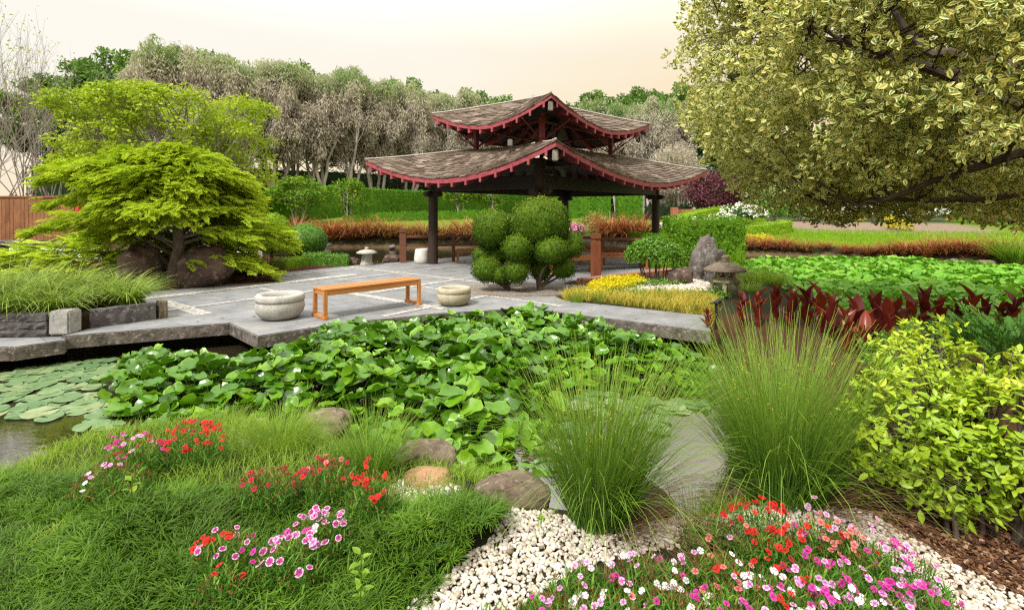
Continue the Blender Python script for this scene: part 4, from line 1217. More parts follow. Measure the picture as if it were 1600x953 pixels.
# ------------------------------------------------------------------ golden cedar
def cedar():
    b = D(268, 440, 10.9); bx, by = b[0], 10.9
    t_ = thing("golden_cedar", "low wide golden green cedar with layered drooping branches between dark boulders", "tree", (bx, by, 0.05))
    w = Geo(); cr = Geo()
    tr = np.array([(0, 0, -.1), (.05, .0, .35), (.16, .02, .8), (.05, .1, 1.4), (-.05, .1, 2.0), (0, .1, 2.9)])
    w.tube(tr, [.15, .125, .11, .10, .07, .03], 9)
    # frond: a flat spray of needle tufts
    fr = Geo(); k = 9
    for i in range(k):
        y = i / k
        for s_ in (-1, 1):
            ln = .34 * (1 - y * .55) * rng.uniform(.8, 1.15)
            ang = s_ * rng.uniform(.75, 1.1)
            d = np.array((math.sin(ang), math.cos(ang), rng.uniform(-.12, .22))); n = np.cross(d, (0, 0, 1)); n /= np.linalg.norm(n)
            base = np.array((0, y * .9, -.10 * y * y)); tip_ = base + d * ln
            for e, wd in ((n, .05), (np.cross(d, n), .04)):
                mid = base + d * ln * .5
                v = [base, mid - e * wd, tip_, mid + e * wd]
                fr.add(v, None, [(0, 1, 2), (0, 2, 3)], .5, [y * .6, y * .7, .3 + .7 * y, y * .7])
    fr.add([(-.02, .8, -.08), (.02, .8, -.08), (0, 1.12, -.16)], None, [(0, 1, 2)], .5, [.8, .8, 1])
    nl = 165; Ms, Ls, rs = [], [], []
    for i in range(nl):
        h = rng.uniform(.55, 1) if i < 40 else rng.uniform(.0, 1)
        z0 = .50 + h * 2.42
        az = rng.uniform(0, 6.28)
        reach = np.interp(h, [0, .25, .55, .8, 1], [2.9, 3.0, 2.6, 1.85, 1.0]) * rng.uniform(.55, 1.05)
        reach *= 1 + .27 * max(0, -math.cos(az)) - .20 * max(0, math.cos(az))
        if math.sin(az) < 0: reach *= 1 - .30 * -math.sin(az)
        if -math.sin(az) > .15 and h < .33: continue
        if -math.sin(az) > .6 and h < .36: continue
        st = np.array([np.interp(z0 - .25, tr[:, 2], tr[:, j]) for j in range(3)])
        kk = 9; t = np.linspace(0, 1, kk)
        rise = rng.uniform(.12, .34); droop = rng.uniform(.2, .62) * (1.1 - .45 * h)
        pts = st + np.stack([np.cos(az) * reach * t, np.sin(az) * reach * t, rise * reach * .55 * np.sin(t * np.pi * .75) - droop * t ** 2.4 + .25 * t], 1)
        pts[:, :2] += rng.normal(0, .03, (kk, 2)) * t[:, None]
        w.tube(pts, np.linspace(.038, .006, kk), 5)
        nf = int(62 * reach) + 22
        for _ in range(nf):
            u = rng.uniform(.22, 1.02) ** .8
            p = np.array([np.interp(u, t, pts[:, j]) for j in range(3)])
            sd = rng.normal(0, .33 * (1.15 - u) + .1)
            a2 = az + rng.uniform(-.95, .95) * (1.2 - .5 * u)
            p += np.array((-math.sin(az) * sd, math.cos(az) * sd, rng.uniform(-.05, .10)))
            M = rot_z(np.array(a2 - math.pi / 2)) @ rot_x(np.array(-rng.uniform(-.25, .6))) @ rot_y(np.array(rng.normal(0, .45)))
            s_ = rng.uniform(.15, .30)
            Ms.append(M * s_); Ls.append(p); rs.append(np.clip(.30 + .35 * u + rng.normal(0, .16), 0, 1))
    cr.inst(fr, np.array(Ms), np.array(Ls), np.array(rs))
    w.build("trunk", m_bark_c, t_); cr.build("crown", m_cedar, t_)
cedar()
# low spreading golden conifer left of the boulders
p = D(105, 386, 12.0)
t_ = thing("spreading_conifer", "low mounded golden conifer left of the tall boulder above the strappy grass", "shrub", (p[0], p[1], .0))
w = Geo(); cr = Geo(); fr2 = Geo()
for i in range(8):
    y = i / 8
    for s_ in (-1, 1):
        a = s_ * .85; d = np.array((math.sin(a), math.cos(a), .05)); b_ = np.array((0, y, 0)); n = np.array((d[1], -d[0], 0)) * .06; L_ = .32 * (1 - .5 * y)
        fr2.add([b_, b_ + d * L_ * .5 - n, b_ + d * L_, b_ + d * L_ * .5 + n], None, [(0, 1, 2), (0, 2, 3)], .5, [y * .5, y * .6, .4 + .6 * y, y * .6])
n = 1100; a = rng.uniform(0, 6.28, n); k = np.sqrt(rng.uniform(0, 1, n))
hgt = .70 * (1 - k ** 2.2) + .18 + .12 * np.sin(a * 5 + k * 9)
P = np.stack([np.cos(a) * k * 1.85, np.sin(a) * k * .9, hgt * rng.uniform(.65, 1.05, n)], 1)
M = rot_z(a - np.pi / 2 + rng.normal(0, .5, n)) @ rot_x(-rng.uniform(-.35, .35, n)) @ rot_y(rng.normal(0, .3, n)) * rng.uniform(.25, .48, n)[:, None, None]
cr.inst(fr2, M, P, np.clip(rng.normal(.55, .2, n), 0, 1))
for i in range(9): branch(w, (0, 0, 0), (math.cos(i * .7) * 1.5, math.sin(i * .7) * .7, .45), .035, .01, .1)
w.build("trunk", m_bark_c, t_); cr.build("crown", m_cedar, t_)

# ------------------------------------------------------------------ variegated tree over the right foreground
def variegated():
    base = np.array((7.5, 6.4, gz(7.5, 6.4)))
    t_ = thing("variegated_tree", "large tree with cream edged variegated leaves hanging over the right side", "tree", base)
    w = Geo(); cr = Geo()
    Cc = np.array((6.25, 6.5, 4.0)) - base; Rr = np.array((4.15, 4.2, 3.4))
    w.tube([(0, 0, -.2), (-.1, 0, 1.0), (-.15, .05, 2.0), (-.2, .1, 3.2), (-.1, .1, 5.0)], [.32, .25, .22, .18, .1], 10)
    def lim(pts, r0, r1):
        pts = np.array(pts) - base; k = np.linspace(0, 1, len(pts)); kk = np.linspace(0, 1, 14)
        P = np.stack([np.interp(kk, k, pts[:, j]) for j in range(3)], 1) + rng.normal(0, .02, (14, 3))
        w.tube(P, np.linspace(r0 * .75, r1 * .75, 14), 7); return P
    limbs = [lim([(7.35, 6.4, 2.0), D(1585, 235, 5.2), D(1500, 268, 5.4), D(1400, 305, 5.6), D(1340, 322, 5.8)], .085, .02),
             lim([(7.35, 6.4, 1.7), D(1600, 306, 6.0), D(1480, 314, 6.2), D(1370, 312, 6.4), D(1290, 318, 6.6)], .075, .015),
             lim([(7.35, 6.4, 2.6), D(1600, 175, 6.2), D(1470, 118, 6.2), D(1345, 72, 6.2), D(1270, 40, 6.6)], .10, .03),
             lim([(7.35, 6.4, 3.2), D(1560, 100, 6.4), D(1440, 80, 6.8), D(1390, 10, 7.0)], .11, .05),
             lim([(7.3, 6.5, 2.4), D(1450, 200, 7.4), D(1330, 150, 8.2), D(1220, 130, 8.8), D(1110, 110, 9.0)], .09, .02),
             lim([(7.3, 6.5, 2.2), D(1420, 260, 7.6), D(1290, 250, 8.2), D(1210, 262, 8.6)], .08, .015),
             lim([(7.3, 6.5, 3.0), D(1380, 90, 8.0), D(1220, 40, 8.6), D(1120, 20, 8.8)], .09, .02)]
    allp = np.concatenate(limbs)
    n = 68000
    d = rand_dirs(n); k = rng.uniform(.30, 1, n) ** .55
    P = Cc + d * Rr * k[:, None]
    bump_ = vnoise(d + 10, 2.3, 2); P = Cc + (P - Cc) * (0.84 + .28 * bump_)[:, None]
    Wp = P + base
    # hanging skirt irregular, gaps between the boughs
    keep = (vnoise(Wp, .85, 9) * .6 + vnoise(Wp, 2.1, 4) * .4) > .418
    pxx = 800 + F * Wp[:, 0] / Wp[:, 1]; 
    keep &= (Wp[:, 1] > 3.9) & (pxx < 1760) & (Wp[:, 2] > 1.60 + .10 * sstep(pxx, 1150, 1250) + .62 * vnoise(Wp[:, :2], 1.7, 6) - .12 - .30 * sstep(Wp[:, 0], 2, 4)) & (Wp[:, 2] < 6.6)
    pyy = HY - F * (Wp[:, 2] - H) / Wp[:, 1]
    left_lim = np.interp(pyy, [0, 130, 170, 230, 260, 310, 330, 350], [1060, 1035, 1048, 1085, 1112, 1150, 1180, 1240]) + 34 * (vnoise(Wp, 2.2, 21) - .5)
    keep &= pxx > left_lim
    for L_ in limbs[:4]:
        Lw = L_ + base; lx_ = 800 + F * Lw[:, 0] / Lw[:, 1]; ly_ = HY - F * (Lw[:, 2] - H) / Lw[:, 1]
        dd2 = np.min(np.hypot(pxx[:, None] - lx_[None], pyy[:, None] - ly_[None]), 1)
        keep &= ~((dd2 < 21) & (Wp[:, 1] < np.median(Lw[:, 1]) + .2) & (rng.uniform(size=n) < .9))
    for hx, hy_, hr in ((1306, 62, 17), (1256, 100, 15), (1292, 190, 13), (1272, 112, 12), (1540, 22, 14), (1548, 72, 11), (1140, 120, 14), (1280, 200, 15), (1350, 40, 12), (1420, 150, 10), (1230, 205, 12), (1460, 60, 10), (1180, 60, 10)):
        keep &= ~((np.hypot(pxx - hx, (pyy - hy_) * 1.2) < hr * (.7 + .8 * vnoise(Wp, 6, 31))) & (rng.uniform(size=n) < .93))
    P = P[keep]; d = d[keep]; Wp = Wp[keep]
    ros = []
    big = leaf_proto(.52, .10, 2)
    for s_ in range(5):
        g = Geo(); m = 9
        for i in range(m):
            a = i * 2.4 + rng.uniform(-.6, .6); tl = rng.uniform(.15, 1.5)
            M = rot_z(np.array(a)) @ rot_x(np.array(math.pi / 2 - tl)) * rng.uniform(.75, 1.1)
            g.inst(big, M[None], np.array([[rng.normal(0, .48), rng.normal(0, .48), rng.uniform(-.9, .3)]]), np.array([rng.uniform()]))
        ros.append(g)
    nn = d + rng.normal(0, .45, d.shape) + np.array((0, 0, .45))
    M = frames(nn, rng.uniform(0, 6.28, len(P))) * (.072 * rng.uniform(.65, 1.3, len(P)))[:, None, None]
    sel = rng.integers(0, 5, len(P))
    for s_ in range(5): cr.inst(ros[s_], M[sel == s_], P[sel == s_])
    # twigs from the limbs to a sample of the shoots
    for i in rng.choice(len(P), 420, replace=False):
        q = allp[np.argmin(np.linalg.norm(allp - P[i], axis=1) + rng.uniform(0, .4, len(allp)))]
        if np.linalg.norm(q - P[i]) < 2.0: branch(w, q, P[i], .014, .005, .1, 5, 4)
    w.build("trunk", m_bark_b, t_); cr.build("crown", m_vari, t_)
variegated()

# ------------------------------------------------------------------ hedges and clipped shapes
def shell_leaves(g, P, nrm, size, r=None, proto=None, lift=.3):
    n = len(P)
    nn = nrm + rng.normal(0, .55, (n, 3))
    M = frames(nn, rng.uniform(0, 6.28, n))
    M = M @ rot_x(rng.uniform(.0, lift * 2, n)) * (size * rng.uniform(.7, 1.3, n))[:, None, None]
    g.inst(proto or LEAF, M, P + nrm * (rng.normal(0, .35, n) * size)[:, None], np.clip(rng.normal(.5, .22, n), 0, 1) if r is None else r)

def hedge(name, label, path, wid, hgt, size, dens, m, group=None, round_=.12, taper=0.0, hvar=.02, cat="hedge"):
    path = np.array(path, float); seg = np.linalg.norm(np.diff(path, axis=0), axis=1); cum = np.concatenate([[0], np.cumsum(seg)]); tot = cum[-1]
    h_arr = np.broadcast_to(hgt, (len(path),))
    def at(s):
        x = np.interp(s, cum, path[:, 0]); y = np.interp(s, cum, path[:, 1])
        x2 = np.interp(np.minimum(s + .05, tot), cum, path[:, 0]) - np.interp(np.maximum(s - .05, 0), cum, path[:, 0])
        y2 = np.interp(np.minimum(s + .05, tot), cum, path[:, 1]) - np.interp(np.maximum(s - .05, 0), cum, path[:, 1])
        l = np.hypot(x2, y2) + 1e-9
        return np.stack([x, y], -1), np.stack([-y2 / l, x2 / l], -1), np.interp(s, cum, h_arr)
    o0 = path[len(path) // 2]
    g = Geo(); core = Geo()
    c, nrm, hh = at(np.linspace(0, tot, max(4, int(tot / .4))))
    gr = hz(c)
    k = len(c); ins = size * .6; V = []
    for i in range(k):
        for s_, z in ((-1, -.1), (-1, hh[i] - ins), (1, hh[i] - ins), (1, -.1)):
            q = c[i] + nrm[i] * s_ * (wid / 2 - ins); V.append((q[0] - o0[0], q[1] - o0[1], gr[i] + z))
    q = [(i * 4 + e, i * 4 + (e + 1) % 4, i * 4 + 4 + (e + 1) % 4, i * 4 + 4 + e) for i in range(k - 1) for e in range(4)]
    core.add(V, q + [(3, 2, 1, 0), (4 * k - 4, 4 * k - 3, 4 * k - 2, 4 * k - 1)], None, rng.uniform(.3, .6, len(V)), .5)
    hm = float(np.mean(h_arr))
    per = 2 * hm + wid; n = int(tot * per * dens)
    s = rng.uniform(0, tot, n); u = rng.uniform(0, per, n)
    c, nrm, hh = at(s); gr = hz(c)
    off = np.where(u < hm, -wid / 2, np.where(u < hm + wid, u - hm - wid / 2, wid / 2))
    zf = np.where(u < hm, u / hm, np.where(u < hm + wid, 1.0, (u - hm - wid) / hm))
    n3 = np.stack([np.where(u < hm, -1, np.where(u < hm + wid, 0, 1))] * 2, -1) * nrm
    nr3 = np.concatenate([n3, np.where((u >= hm) & (u < hm + wid), 1.0, 0.05)[:, None]], 1)
    # rounded shoulder
    dist_side = wid / 2 - np.abs(off); 
    zz = zf * hh; dz = hh - zz
    rr = round_ * hm
    pull = np.clip(1 - (dist_side + dz) / rr, 0, 1) * rr * .3
    P = np.concatenate([c + nrm * (off - np.sign(off) * pull)[:, None] - o0, (gr + zz - pull + hvar * (vnoise(c, 1.2, 3) - .5) * 2)[:, None]], 1)
    shell_leaves(g, P, nr3, size)
    for e, sg in ((0.0, -1), (tot, 1)):
        n2 = int(wid * hm * dens); c2, nm2, h2 = at(np.full(n2, e)); u2 = rng.uniform(-.5, .5, n2) * wid; z2 = rng.uniform(0, 1, n2) * h2
        tg = np.stack([nm2[:, 1], -nm2[:, 0]], -1) * sg
        P = np.concatenate([c2 + nm2 * u2[:, None] - o0, (hz(c2) + z2)[:, None]], 1)
        shell_leaves(g, P, np.concatenate([tg, np.full((n2, 1), .05)], 1), size)
    if tot == 0: pass
    t_ = thing(name, label, cat, (o0[0], o0[1], 0), 0, group)
    core.build("branch_core", m, t_); g.build("foliage", m, t_)
    return t_

m_limeh = leafmat("lime hedge leaves", [(0, (.10, .20, .012)), (.5, (.22, .38, .018)), (1, (.40, .55, .03))], trans=.35, nscale=1.2, namt=.35)
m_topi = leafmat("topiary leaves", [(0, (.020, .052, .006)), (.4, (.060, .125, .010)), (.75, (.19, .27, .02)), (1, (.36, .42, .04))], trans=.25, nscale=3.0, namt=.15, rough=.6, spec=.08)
m_mid = leafmat("mid green shrub leaves", [(0, (.035, .11, .008)), (.5, (.10, .25, .014)), (1, (.26, .46, .03))], trans=.3, nscale=2.0, namt=.2, rough=.4, spec=.5)

hl = [D(330, 330, 29)[:2], D(480, 330, 34.2)[:2], D(600, 330, 42)[:2], D(700, 330, 50)[:2], D(800, 330, 60)[:2], D(900, 330, 72)[:2]]
hedge("long_hedge", "long tall dark green clipped hedge running behind the pond to the pavilion", hl, 1.6, 2.15, .14, 55, m_hedge, hvar=.03)
hu = [D(60, 330, 44)[:2], D(300, 330, 46)[:2], D(500, 330, 53)[:2], D(700, 330, 63)[:2], D(860, 330, 74)[:2], D(1080, 330, 72)[:2]]
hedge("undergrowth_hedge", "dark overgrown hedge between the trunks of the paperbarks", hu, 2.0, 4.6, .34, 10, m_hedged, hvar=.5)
h1 = [D(868, 330, 33)[:2], D(900, 330, 33)[:2], D(952, 330, 33)[:2]]
hedge("clipped_hedge", "square clipped hedge block right of the topiary's top", h1, 1.2, 1.9, .12, 80, m_hedge)
h1 = [D(964, 330, 33)[:2], D(985, 330, 33)[:2], D(1001, 330, 33)[:2]]
hedge("clipped_hedge", "square clipped hedge block left of the right pavilion post", h1, 1.2, 1.95, .12, 80, m_hedge)
h1 = [D(1010, 330, 36)[:2], D(1040, 330, 36)[:2], D(1075, 330, 36)[:2]]
hedge("clipped_hedge", "low dark hedge right of the right pavilion post below the grey shrubs", h1, 1.2, 1.0, .13, 70, m_hedged)
h1 = [(-11, 33.2), (-6, 34), (-1.5, 34.6)]
hedge("low_hedge", "low bright green hedge in front of the gravel path behind red grasses", h1, .9, .5, .1, 120, m_hedge)
hedge("low_hedge", "low clipped dark green hedge between the round box ball and the small lantern", [G(474, 417)[:2], G(508, 416)[:2], G(543, 415)[:2]], .5, .32, .05, 900, m_mid)
hedge("low_hedge", "short yellow green hedge left of the small lantern, at the paving corner", [G(436, 424)[:2], G(455, 421)[:2], G(473, 419)[:2]], .45, .26, .05, 900, m_limeh)
hedge("clipped_hedge", "big clipped bright green hedge behind the grey standing stones", [(4.45, 14.6), (5.3, 14.5), (6.45, 14.3)], 1.1, 1.40, .085, 330, m_limeh if False else leafmat("bright hedge leaves", [(0, (.045, .12, .010)), (.5, (.12, .26, .014)), (1, (.30, .48, .03))], trans=.3, nscale=1.4, namt=.35), round_=.2)
m_bh = bpy.data.materials["bright hedge leaves"]
hedge("clipped_hedge", "lower step of bright green hedge right of the right pavilion post", [(3.75, 14.5), (4.1, 14.5), (4.4, 14.5)], .9, 1.05, .08, 330, m_bh, round_=.25)
hedge("clipped_hedge", "small lime hedge shoulder by the far base of the right pavilion post", [D(985, 360, 19.2)[:2], D(1000, 360, 19.2)[:2], D(1012, 360, 19.2)[:2]], .8, .95, .08, 300, m_limeh, round_=.3)
# curved lime terrace hedges on the right bank
def arc(xs_, ys__, Ys): return [D(x, y, Y)[:2] for x, y, Y in zip(xs_, ys__, Ys)]
hedge("terrace_hedge", "upper curved lime hedge beside the brick wall and white roses", arc((1062, 1085, 1110, 1140, 1190), (330,) * 5, (27, 28, 28.6, 29, 29.2)), .9, .85, .09, 200, m_limeh, round_=.4)
hedge("terrace_hedge", "lower curved lime hedge in front of the white roses", arc((1050, 1075, 1105, 1140, 1180, 1230), (330,) * 6, (24.6, 25, 25.2, 25.2, 25.2, 25.6)), .8, .55, .09, 220, m_limeh, round_=.4)
hedge("terrace_hedge", "yellow green hedge band at the right end of the lawn", arc((1490, 1540, 1580, 1640), (330,) * 4, (26, 25.2, 25, 25.4)), .8, .45, .09, 220, m_limeh, round_=.4)

def ball(name, c, rad, m, size, dens, parent, r=None):
    rad = [a * .93 for a in rad]
    g = Geo(); core = Geo()
    bm = bmesh.new(); bmesh.ops.create_icosphere(bm, subdivisions=3, radius=1)
    for v in bm.verts: v.co = Vector([a * b * .93 for a, b in zip(v.co, rad)])
    core.bm(bm, None, c, .45)
    rad = np.array(rad); area = 4 * np.pi * (np.prod(rad) ** (2 / 3)); n = int(area * dens)
    d = rand_dirs(n); nb = 1 + .11 * (vnoise(d + 7, 2.2, int(abs(c[0]) * 10)) - .5) + .05 * (vnoise(d + 3, 6, 5) - .5) + (rng.uniform(size=n) < .012) * rng.uniform(.03, .12, n)
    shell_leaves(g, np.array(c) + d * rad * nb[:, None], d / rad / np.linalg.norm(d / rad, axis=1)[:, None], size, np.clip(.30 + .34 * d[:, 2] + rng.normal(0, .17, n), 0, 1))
    o_ = g.build(name, m, parent)
    core.build("inner_growth", m, o_)
    return o_

tp_b = G(818, 455)
tt = thing("cloud_pruned_shrub", "dark green cloud pruned shrub of clipped balls in the centre before the pavilion", "topiary", (tp_b[0], tp_b[1], 0))
balls = [(843.5, 350, 50, 45, .1), (769, 358, 33, 33, .1), (808, 388, 25, 23, -.35), (862, 392, 28, 23, -.35), (893, 383, 20, 22, .1), (760, 421, 24, 21, -.1), (754, 399, 17, 15, .2),
         (808, 423, 21, 21, -.3), (880, 420, 20, 17, -.1), (845, 424, 17, 16, .15), (779, 429, 17, 15, -.15), (777, 399, 20, 18, .25), (838, 398, 22, 24, .35)]
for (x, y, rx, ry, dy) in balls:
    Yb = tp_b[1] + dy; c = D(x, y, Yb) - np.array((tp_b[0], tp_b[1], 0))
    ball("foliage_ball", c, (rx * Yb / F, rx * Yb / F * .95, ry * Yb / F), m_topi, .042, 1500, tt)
for bx_, tips in ((791, (1, 2, 5, 6, 7, 10, 11)), (842, (0, 3, 4, 8, 9, 12))):
    w = Geo(); b0 = np.array((D(bx_, 455, tp_b[1])[0] - tp_b[0], 0, -.15))
    w.tube([b0, b0 + (.02, 0, .2), b0 + (-.02, .03, .45)], [.075, .06, .05], 8)
    for i in tips:
        x, y, rx, ry, dy = balls[i]; c = D(x, y + ry * .5, tp_b[1] + dy) - np.array((tp_b[0], tp_b[1], 0))
        branch(w, b0 + (0, 0, .22), c, .035, .02, .08, 6, 6)
    w.build("trunk", m_bark_b, tt)
# gravel ring of the topiary bed
bed = Geo()
q = slab([(tp_b[0] + 1.45 * math.cos(a) * (1 + .08 * math.sin(3 * a)), tp_b[1] + .15 + .8 * math.sin(a)) for a in np.linspace(0, 6.28, 25)[:-1]], .025, .06, .01)
m_bed = stonemat("grey brown bed gravel", (0.09, 0.07, 0.055), (0.28, 0.235, 0.19), 26, .95, .8, .02, (0.45, 0.42, 0.38), 50)
bo = Geo().bm(q).build("gravel_bed", m_bed); bo['kind'] = 'structure'

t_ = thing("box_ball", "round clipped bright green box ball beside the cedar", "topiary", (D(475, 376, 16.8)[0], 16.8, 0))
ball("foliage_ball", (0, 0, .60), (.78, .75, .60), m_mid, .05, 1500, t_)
Geo().tube([(0, 0, -.1), (0, 0, .5)], .06, 6).build("trunk", m_bark_b, t_)
p = D(440, 340, 14.5)
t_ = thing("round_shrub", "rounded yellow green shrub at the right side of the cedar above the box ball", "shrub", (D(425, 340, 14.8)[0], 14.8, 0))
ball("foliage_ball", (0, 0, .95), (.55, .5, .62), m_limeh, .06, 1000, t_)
Geo().tube([(0, 0, -.1), (0, 0, .6)], .05, 6).build("trunk", m_bark_b, t_)
# round shrub on stems before the hedge
rs = G(1022, 440)
t_ = thing("round_shrub", "round topped dark green shrub on many thin stems left of the dark rock", "shrub", (rs[0], rs[1], 0))
cr = Geo(); w = Geo()
n = 5200; d = rand_dirs(n); d[:, 2] = np.where(d[:, 2] < -.25, -d[:, 2], d[:, 2]); kk = rng.uniform(.72, 1.03, n)
P = np.array((0, 0, .56)) + d * np.array((.66, .5, .42)) * kk[:, None]
leaf_cloud(cr, P, d, .07, LEAF, np.clip(rng.normal(.5, .22, n), 0, 1))
for i in range(16):
    a = i * 2.4; k_ = math.sqrt((i + .5) / 16)
    branch(w, (math.cos(a) * .34 * k_, math.sin(a) * .2 * k_, -.05), (math.cos(a) * .5 * k_, math.sin(a) * .35 * k_, .62), .014, .008, .05, 5, 5)
w.build("stem", m_bark_b, t_); cr.build("crown", m_mid, t_)
# ------------------------------------------------------------------ grass colours
m_rush = leafmat("rush stems", [(0, (.030, .10, .010)), (.5, (.080, .21, .016)), (.88, (.18, .32, .025)), (1, (.26, .17, .05))], tip=(.30, .40, .06), tipfac=.55, trans=.25, nscale=3, namt=.3)
m_rushb = leafmat("brown rush stems", [(0, (.10, .055, .025)), (.6, (.20, .12, .06)), (1, (.26, .19, .09))], trans=.2, namt=.1)
m_mondo = leafmat("mondo grass", [(0, (.010, .040, .003)), (.5, (.034, .105, .005)), (.85, (.10, .22, .012)), (1, (.22, .30, .03))], tip=(.17, .28, .02), tipfac=.4, trans=.25, rough=.5, spec=.2, nscale=3, namt=.45)
m_bank = leafmat("bank grass", [(0, (.06, .16, .010)), (.5, (.15, .30, .018)), (1, (.32, .46, .05))], tip=(.36, .42, .09), tipfac=.5, trans=.35, nscale=2.2, namt=.45)
m_redg = leafmat("red tussock", [(0, (.08, .075, .025)), (.35, (.19, .12, .045)), (.7, (.34, .13, .055)), (1, (.48, .28, .12))], tip=(.52, .10, .04), tipfac=.5, trans=.25, nscale=.9, namt=.4, vary=.12)
m_tang = leafmat("tan tussock", [(0, (.12, .10, .03)), (.5, (.30, .18, .06)), (1, (.45, .28, .10))], tip=(.52, .14, .05), tipfac=.45, trans=.25, nscale=.9, namt=.4, vary=.1)
m_lirio = leafmat("strappy grass", [(0, (.06, .15, .012)), (.5, (.14, .27, .022)), (1, (.34, .44, .07))], tip=(.46, .52, .16), tipfac=.55, trans=.35, rough=.5, nscale=1.5, namt=.3)
m_darkg = leafmat("dark sedge", [(0, (.05, .085, .012)), (.5, (.11, .16, .02)), (1, (.22, .25, .04))], tip=(.2, .2, .04), tipfac=.4, trans=.3, nscale=2, namt=.3)
m_lawn = leafmat("lawn", [(0, (.13, .27, .008)), (.5, (.21, .40, .010)), (1, (.33, .52, .015))], trans=.35, nscale=.8, namt=.35)
m_lily = leafmat("lily leaf", [(0, (.032, .105, .004)), (.45, (.085, .22, .006)), (.82, (.17, .33, .012)), (1, (.42, .40, .05))], margin=(.22, .40, .03), mpos=(.95, 1.1), trans=.22, rough=.30, spec=.55, nscale=1.2, namt=.25)
m_pad = leafmat("floating lily leaf", [(0, (.07, .16, .06)), (.6, (.16, .25, .11)), (.88, (.28, .32, .16)), (1, (.38, .27, .12))], trans=.1, rough=.28, spec=.8, nscale=1.2, namt=.2)
m_far = leafmat("far lily leaf", [(0, (.05, .18, .012)), (.5, (.13, .33, .02)), (1, (.28, .48, .06))], trans=.25, rough=.35, nscale=1, namt=.3)
m_canna = leafmat("dark red canna leaf", [(0, (.065, .012, .014)), (.5, (.19, .026, .018)), (.8, (.33, .055, .020)), (1, (.48, .13, .03))], trans=.35, rough=.35, spec=.5, nscale=4, namt=.3)
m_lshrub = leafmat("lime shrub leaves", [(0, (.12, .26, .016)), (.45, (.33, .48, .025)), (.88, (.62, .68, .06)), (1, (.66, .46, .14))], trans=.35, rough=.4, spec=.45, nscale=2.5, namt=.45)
m_juni = leafmat("juniper sprays", [(0, (.03, .09, .014)), (.5, (.06, .16, .02)), (1, (.12, .25, .035))], trans=.2, nscale=2.5, namt=.35)
m_yel = leafmat("yellow sedum", [(0, (.45, .40, .01)), (.5, (.72, .62, .012)), (1, (.85, .78, .04))], trans=.3, nscale=3, namt=.3)
m_gold = leafmat("golden grass", [(0, (.22, .24, .03)), (.5, (.42, .38, .05)), (.8, (.55, .46, .07)), (1, (.45, .25, .06))], tip=(.62, .50, .10), tipfac=.4, trans=.3, nscale=3, namt=.35)
m_dfol = leafmat("dianthus foliage", [(0, (.035, .11, .012)), (.55, (.085, .21, .022)), (.85, (.17, .32, .03)), (1, (.24, .15, .04))], trans=.25, nscale=5, namt=.3)
m_bud = leafmat("dried flower heads", [(0, (.12, .05, .02)), (.6, (.24, .11, .045)), (1, (.34, .20, .08))], trans=.2)

# ------------------------------------------------------------------ water lilies
def lily_proto(seed, cup, stalk):
    r_ = np.random.default_rng(seed); g = Geo()
    na, nr = 22, 4
    an = np.linspace(.16, 2 * np.pi - .16, na)
    ph = r_.uniform(0, 6.28, 3); fold = r_.uniform(-.22, .3)
    V = [(0, 0, 0)]; A = [0]
    for i in range(1, nr + 1):
        rr = i / nr
        R_ = rr * (1 + .04 * np.sin(3 * an + ph[0]) + .03 * np.sin(7 * an + ph[1]))
        z = cup * (rr ** 2) * (.35 + .65 * np.sin(an * 1.0 + ph[2]) ** 2) + rr ** 3 * (.10 * np.sin(4 * an + ph[0]) + .07 * np.sin(7 * an + ph[1])) * (.2 + cup * 1.8) + fold * np.abs(np.sin(an)) * rr * cup
        V += list(np.stack([R_ * np.cos(an), R_ * np.sin(an), z], 1)); A += [rr] * na
    q, t = [], []
    for j in range(na - 1):
        t.append((0, 1 + j, 2 + j))
        for i in range(nr - 1):
            b = 1 + i * na + j; q.append((b, b + na, b + na + 1, b + 1))
    g.add(V, q, t, .5, A)
    if stalk: g.tube([(0, 0, -.02), (.05, .03, -1.0), (.1, .05, -2.4)], [.045, .05, .05], 5, r=.3)
    return g

LILY_R = [G(x, y, -.1)[:2] for x, y in ((150, 575), (215, 523), (330, 536), (395, 545), (440, 515), (520, 500), (600, 478), (700, 474), (830, 474), (900, 486), (1010, 512), (1100, 532), (1125, 560),
          (1100, 590), (1000, 585), (905, 575), (890, 612), (865, 660), (850, 700), (790, 716), (700, 728), (630, 700), (540, 645), (420, 630), (330, 640), (230, 648), (170, 630))]
LILY_F = [G(x, y, -.34)[:2] for x, y in ((-60, 600), (60, 570), (170, 560), (260, 590), (420, 630), (560, 640), (640, 690), (720, 700), (850, 640), (900, 580), (1080, 590), (1120, 600), (1100, 640), (1030, 672), (960, 650), (900, 690), (870, 730), (800, 745), (690, 738),
          (600, 700), (500, 668), (420, 648), (300, 655), (200, 672), (120, 665), (40, 650), (-40, 640))]
prot_r = [lily_proto(s_, c_, True) for s_, c_ in ((1, .32), (2, .45), (3, .2), (4, .55), (5, .38), (6, .28), (7, .62))]
prot_f = [lily_proto(s_, c_, False) for s_, c_ in ((11, .02), (12, .05), (13, .03))]
leaves = []
Pr = scatter(LILY_R, .112, .55)
dr = poly_dist(Pr, LILY_R)
zr = -.31 + .36 * sstep(dr, 0, .9) * (.45 + .55 * vnoise(Pr, 1.5, 8)) * rng.uniform(.35, 1.15, len(Pr)) + rng.uniform(0, .05, len(Pr))
Pr_keep = rng.uniform(size=len(Pr)) < .35 + .75 * sstep(dr, 0, .45)
zr = zr - .10 * sstep(-Pr[:, 1], -5.2, -4.2)
ok = ~(in_poly(Pr, PAVE)) & Pr_keep
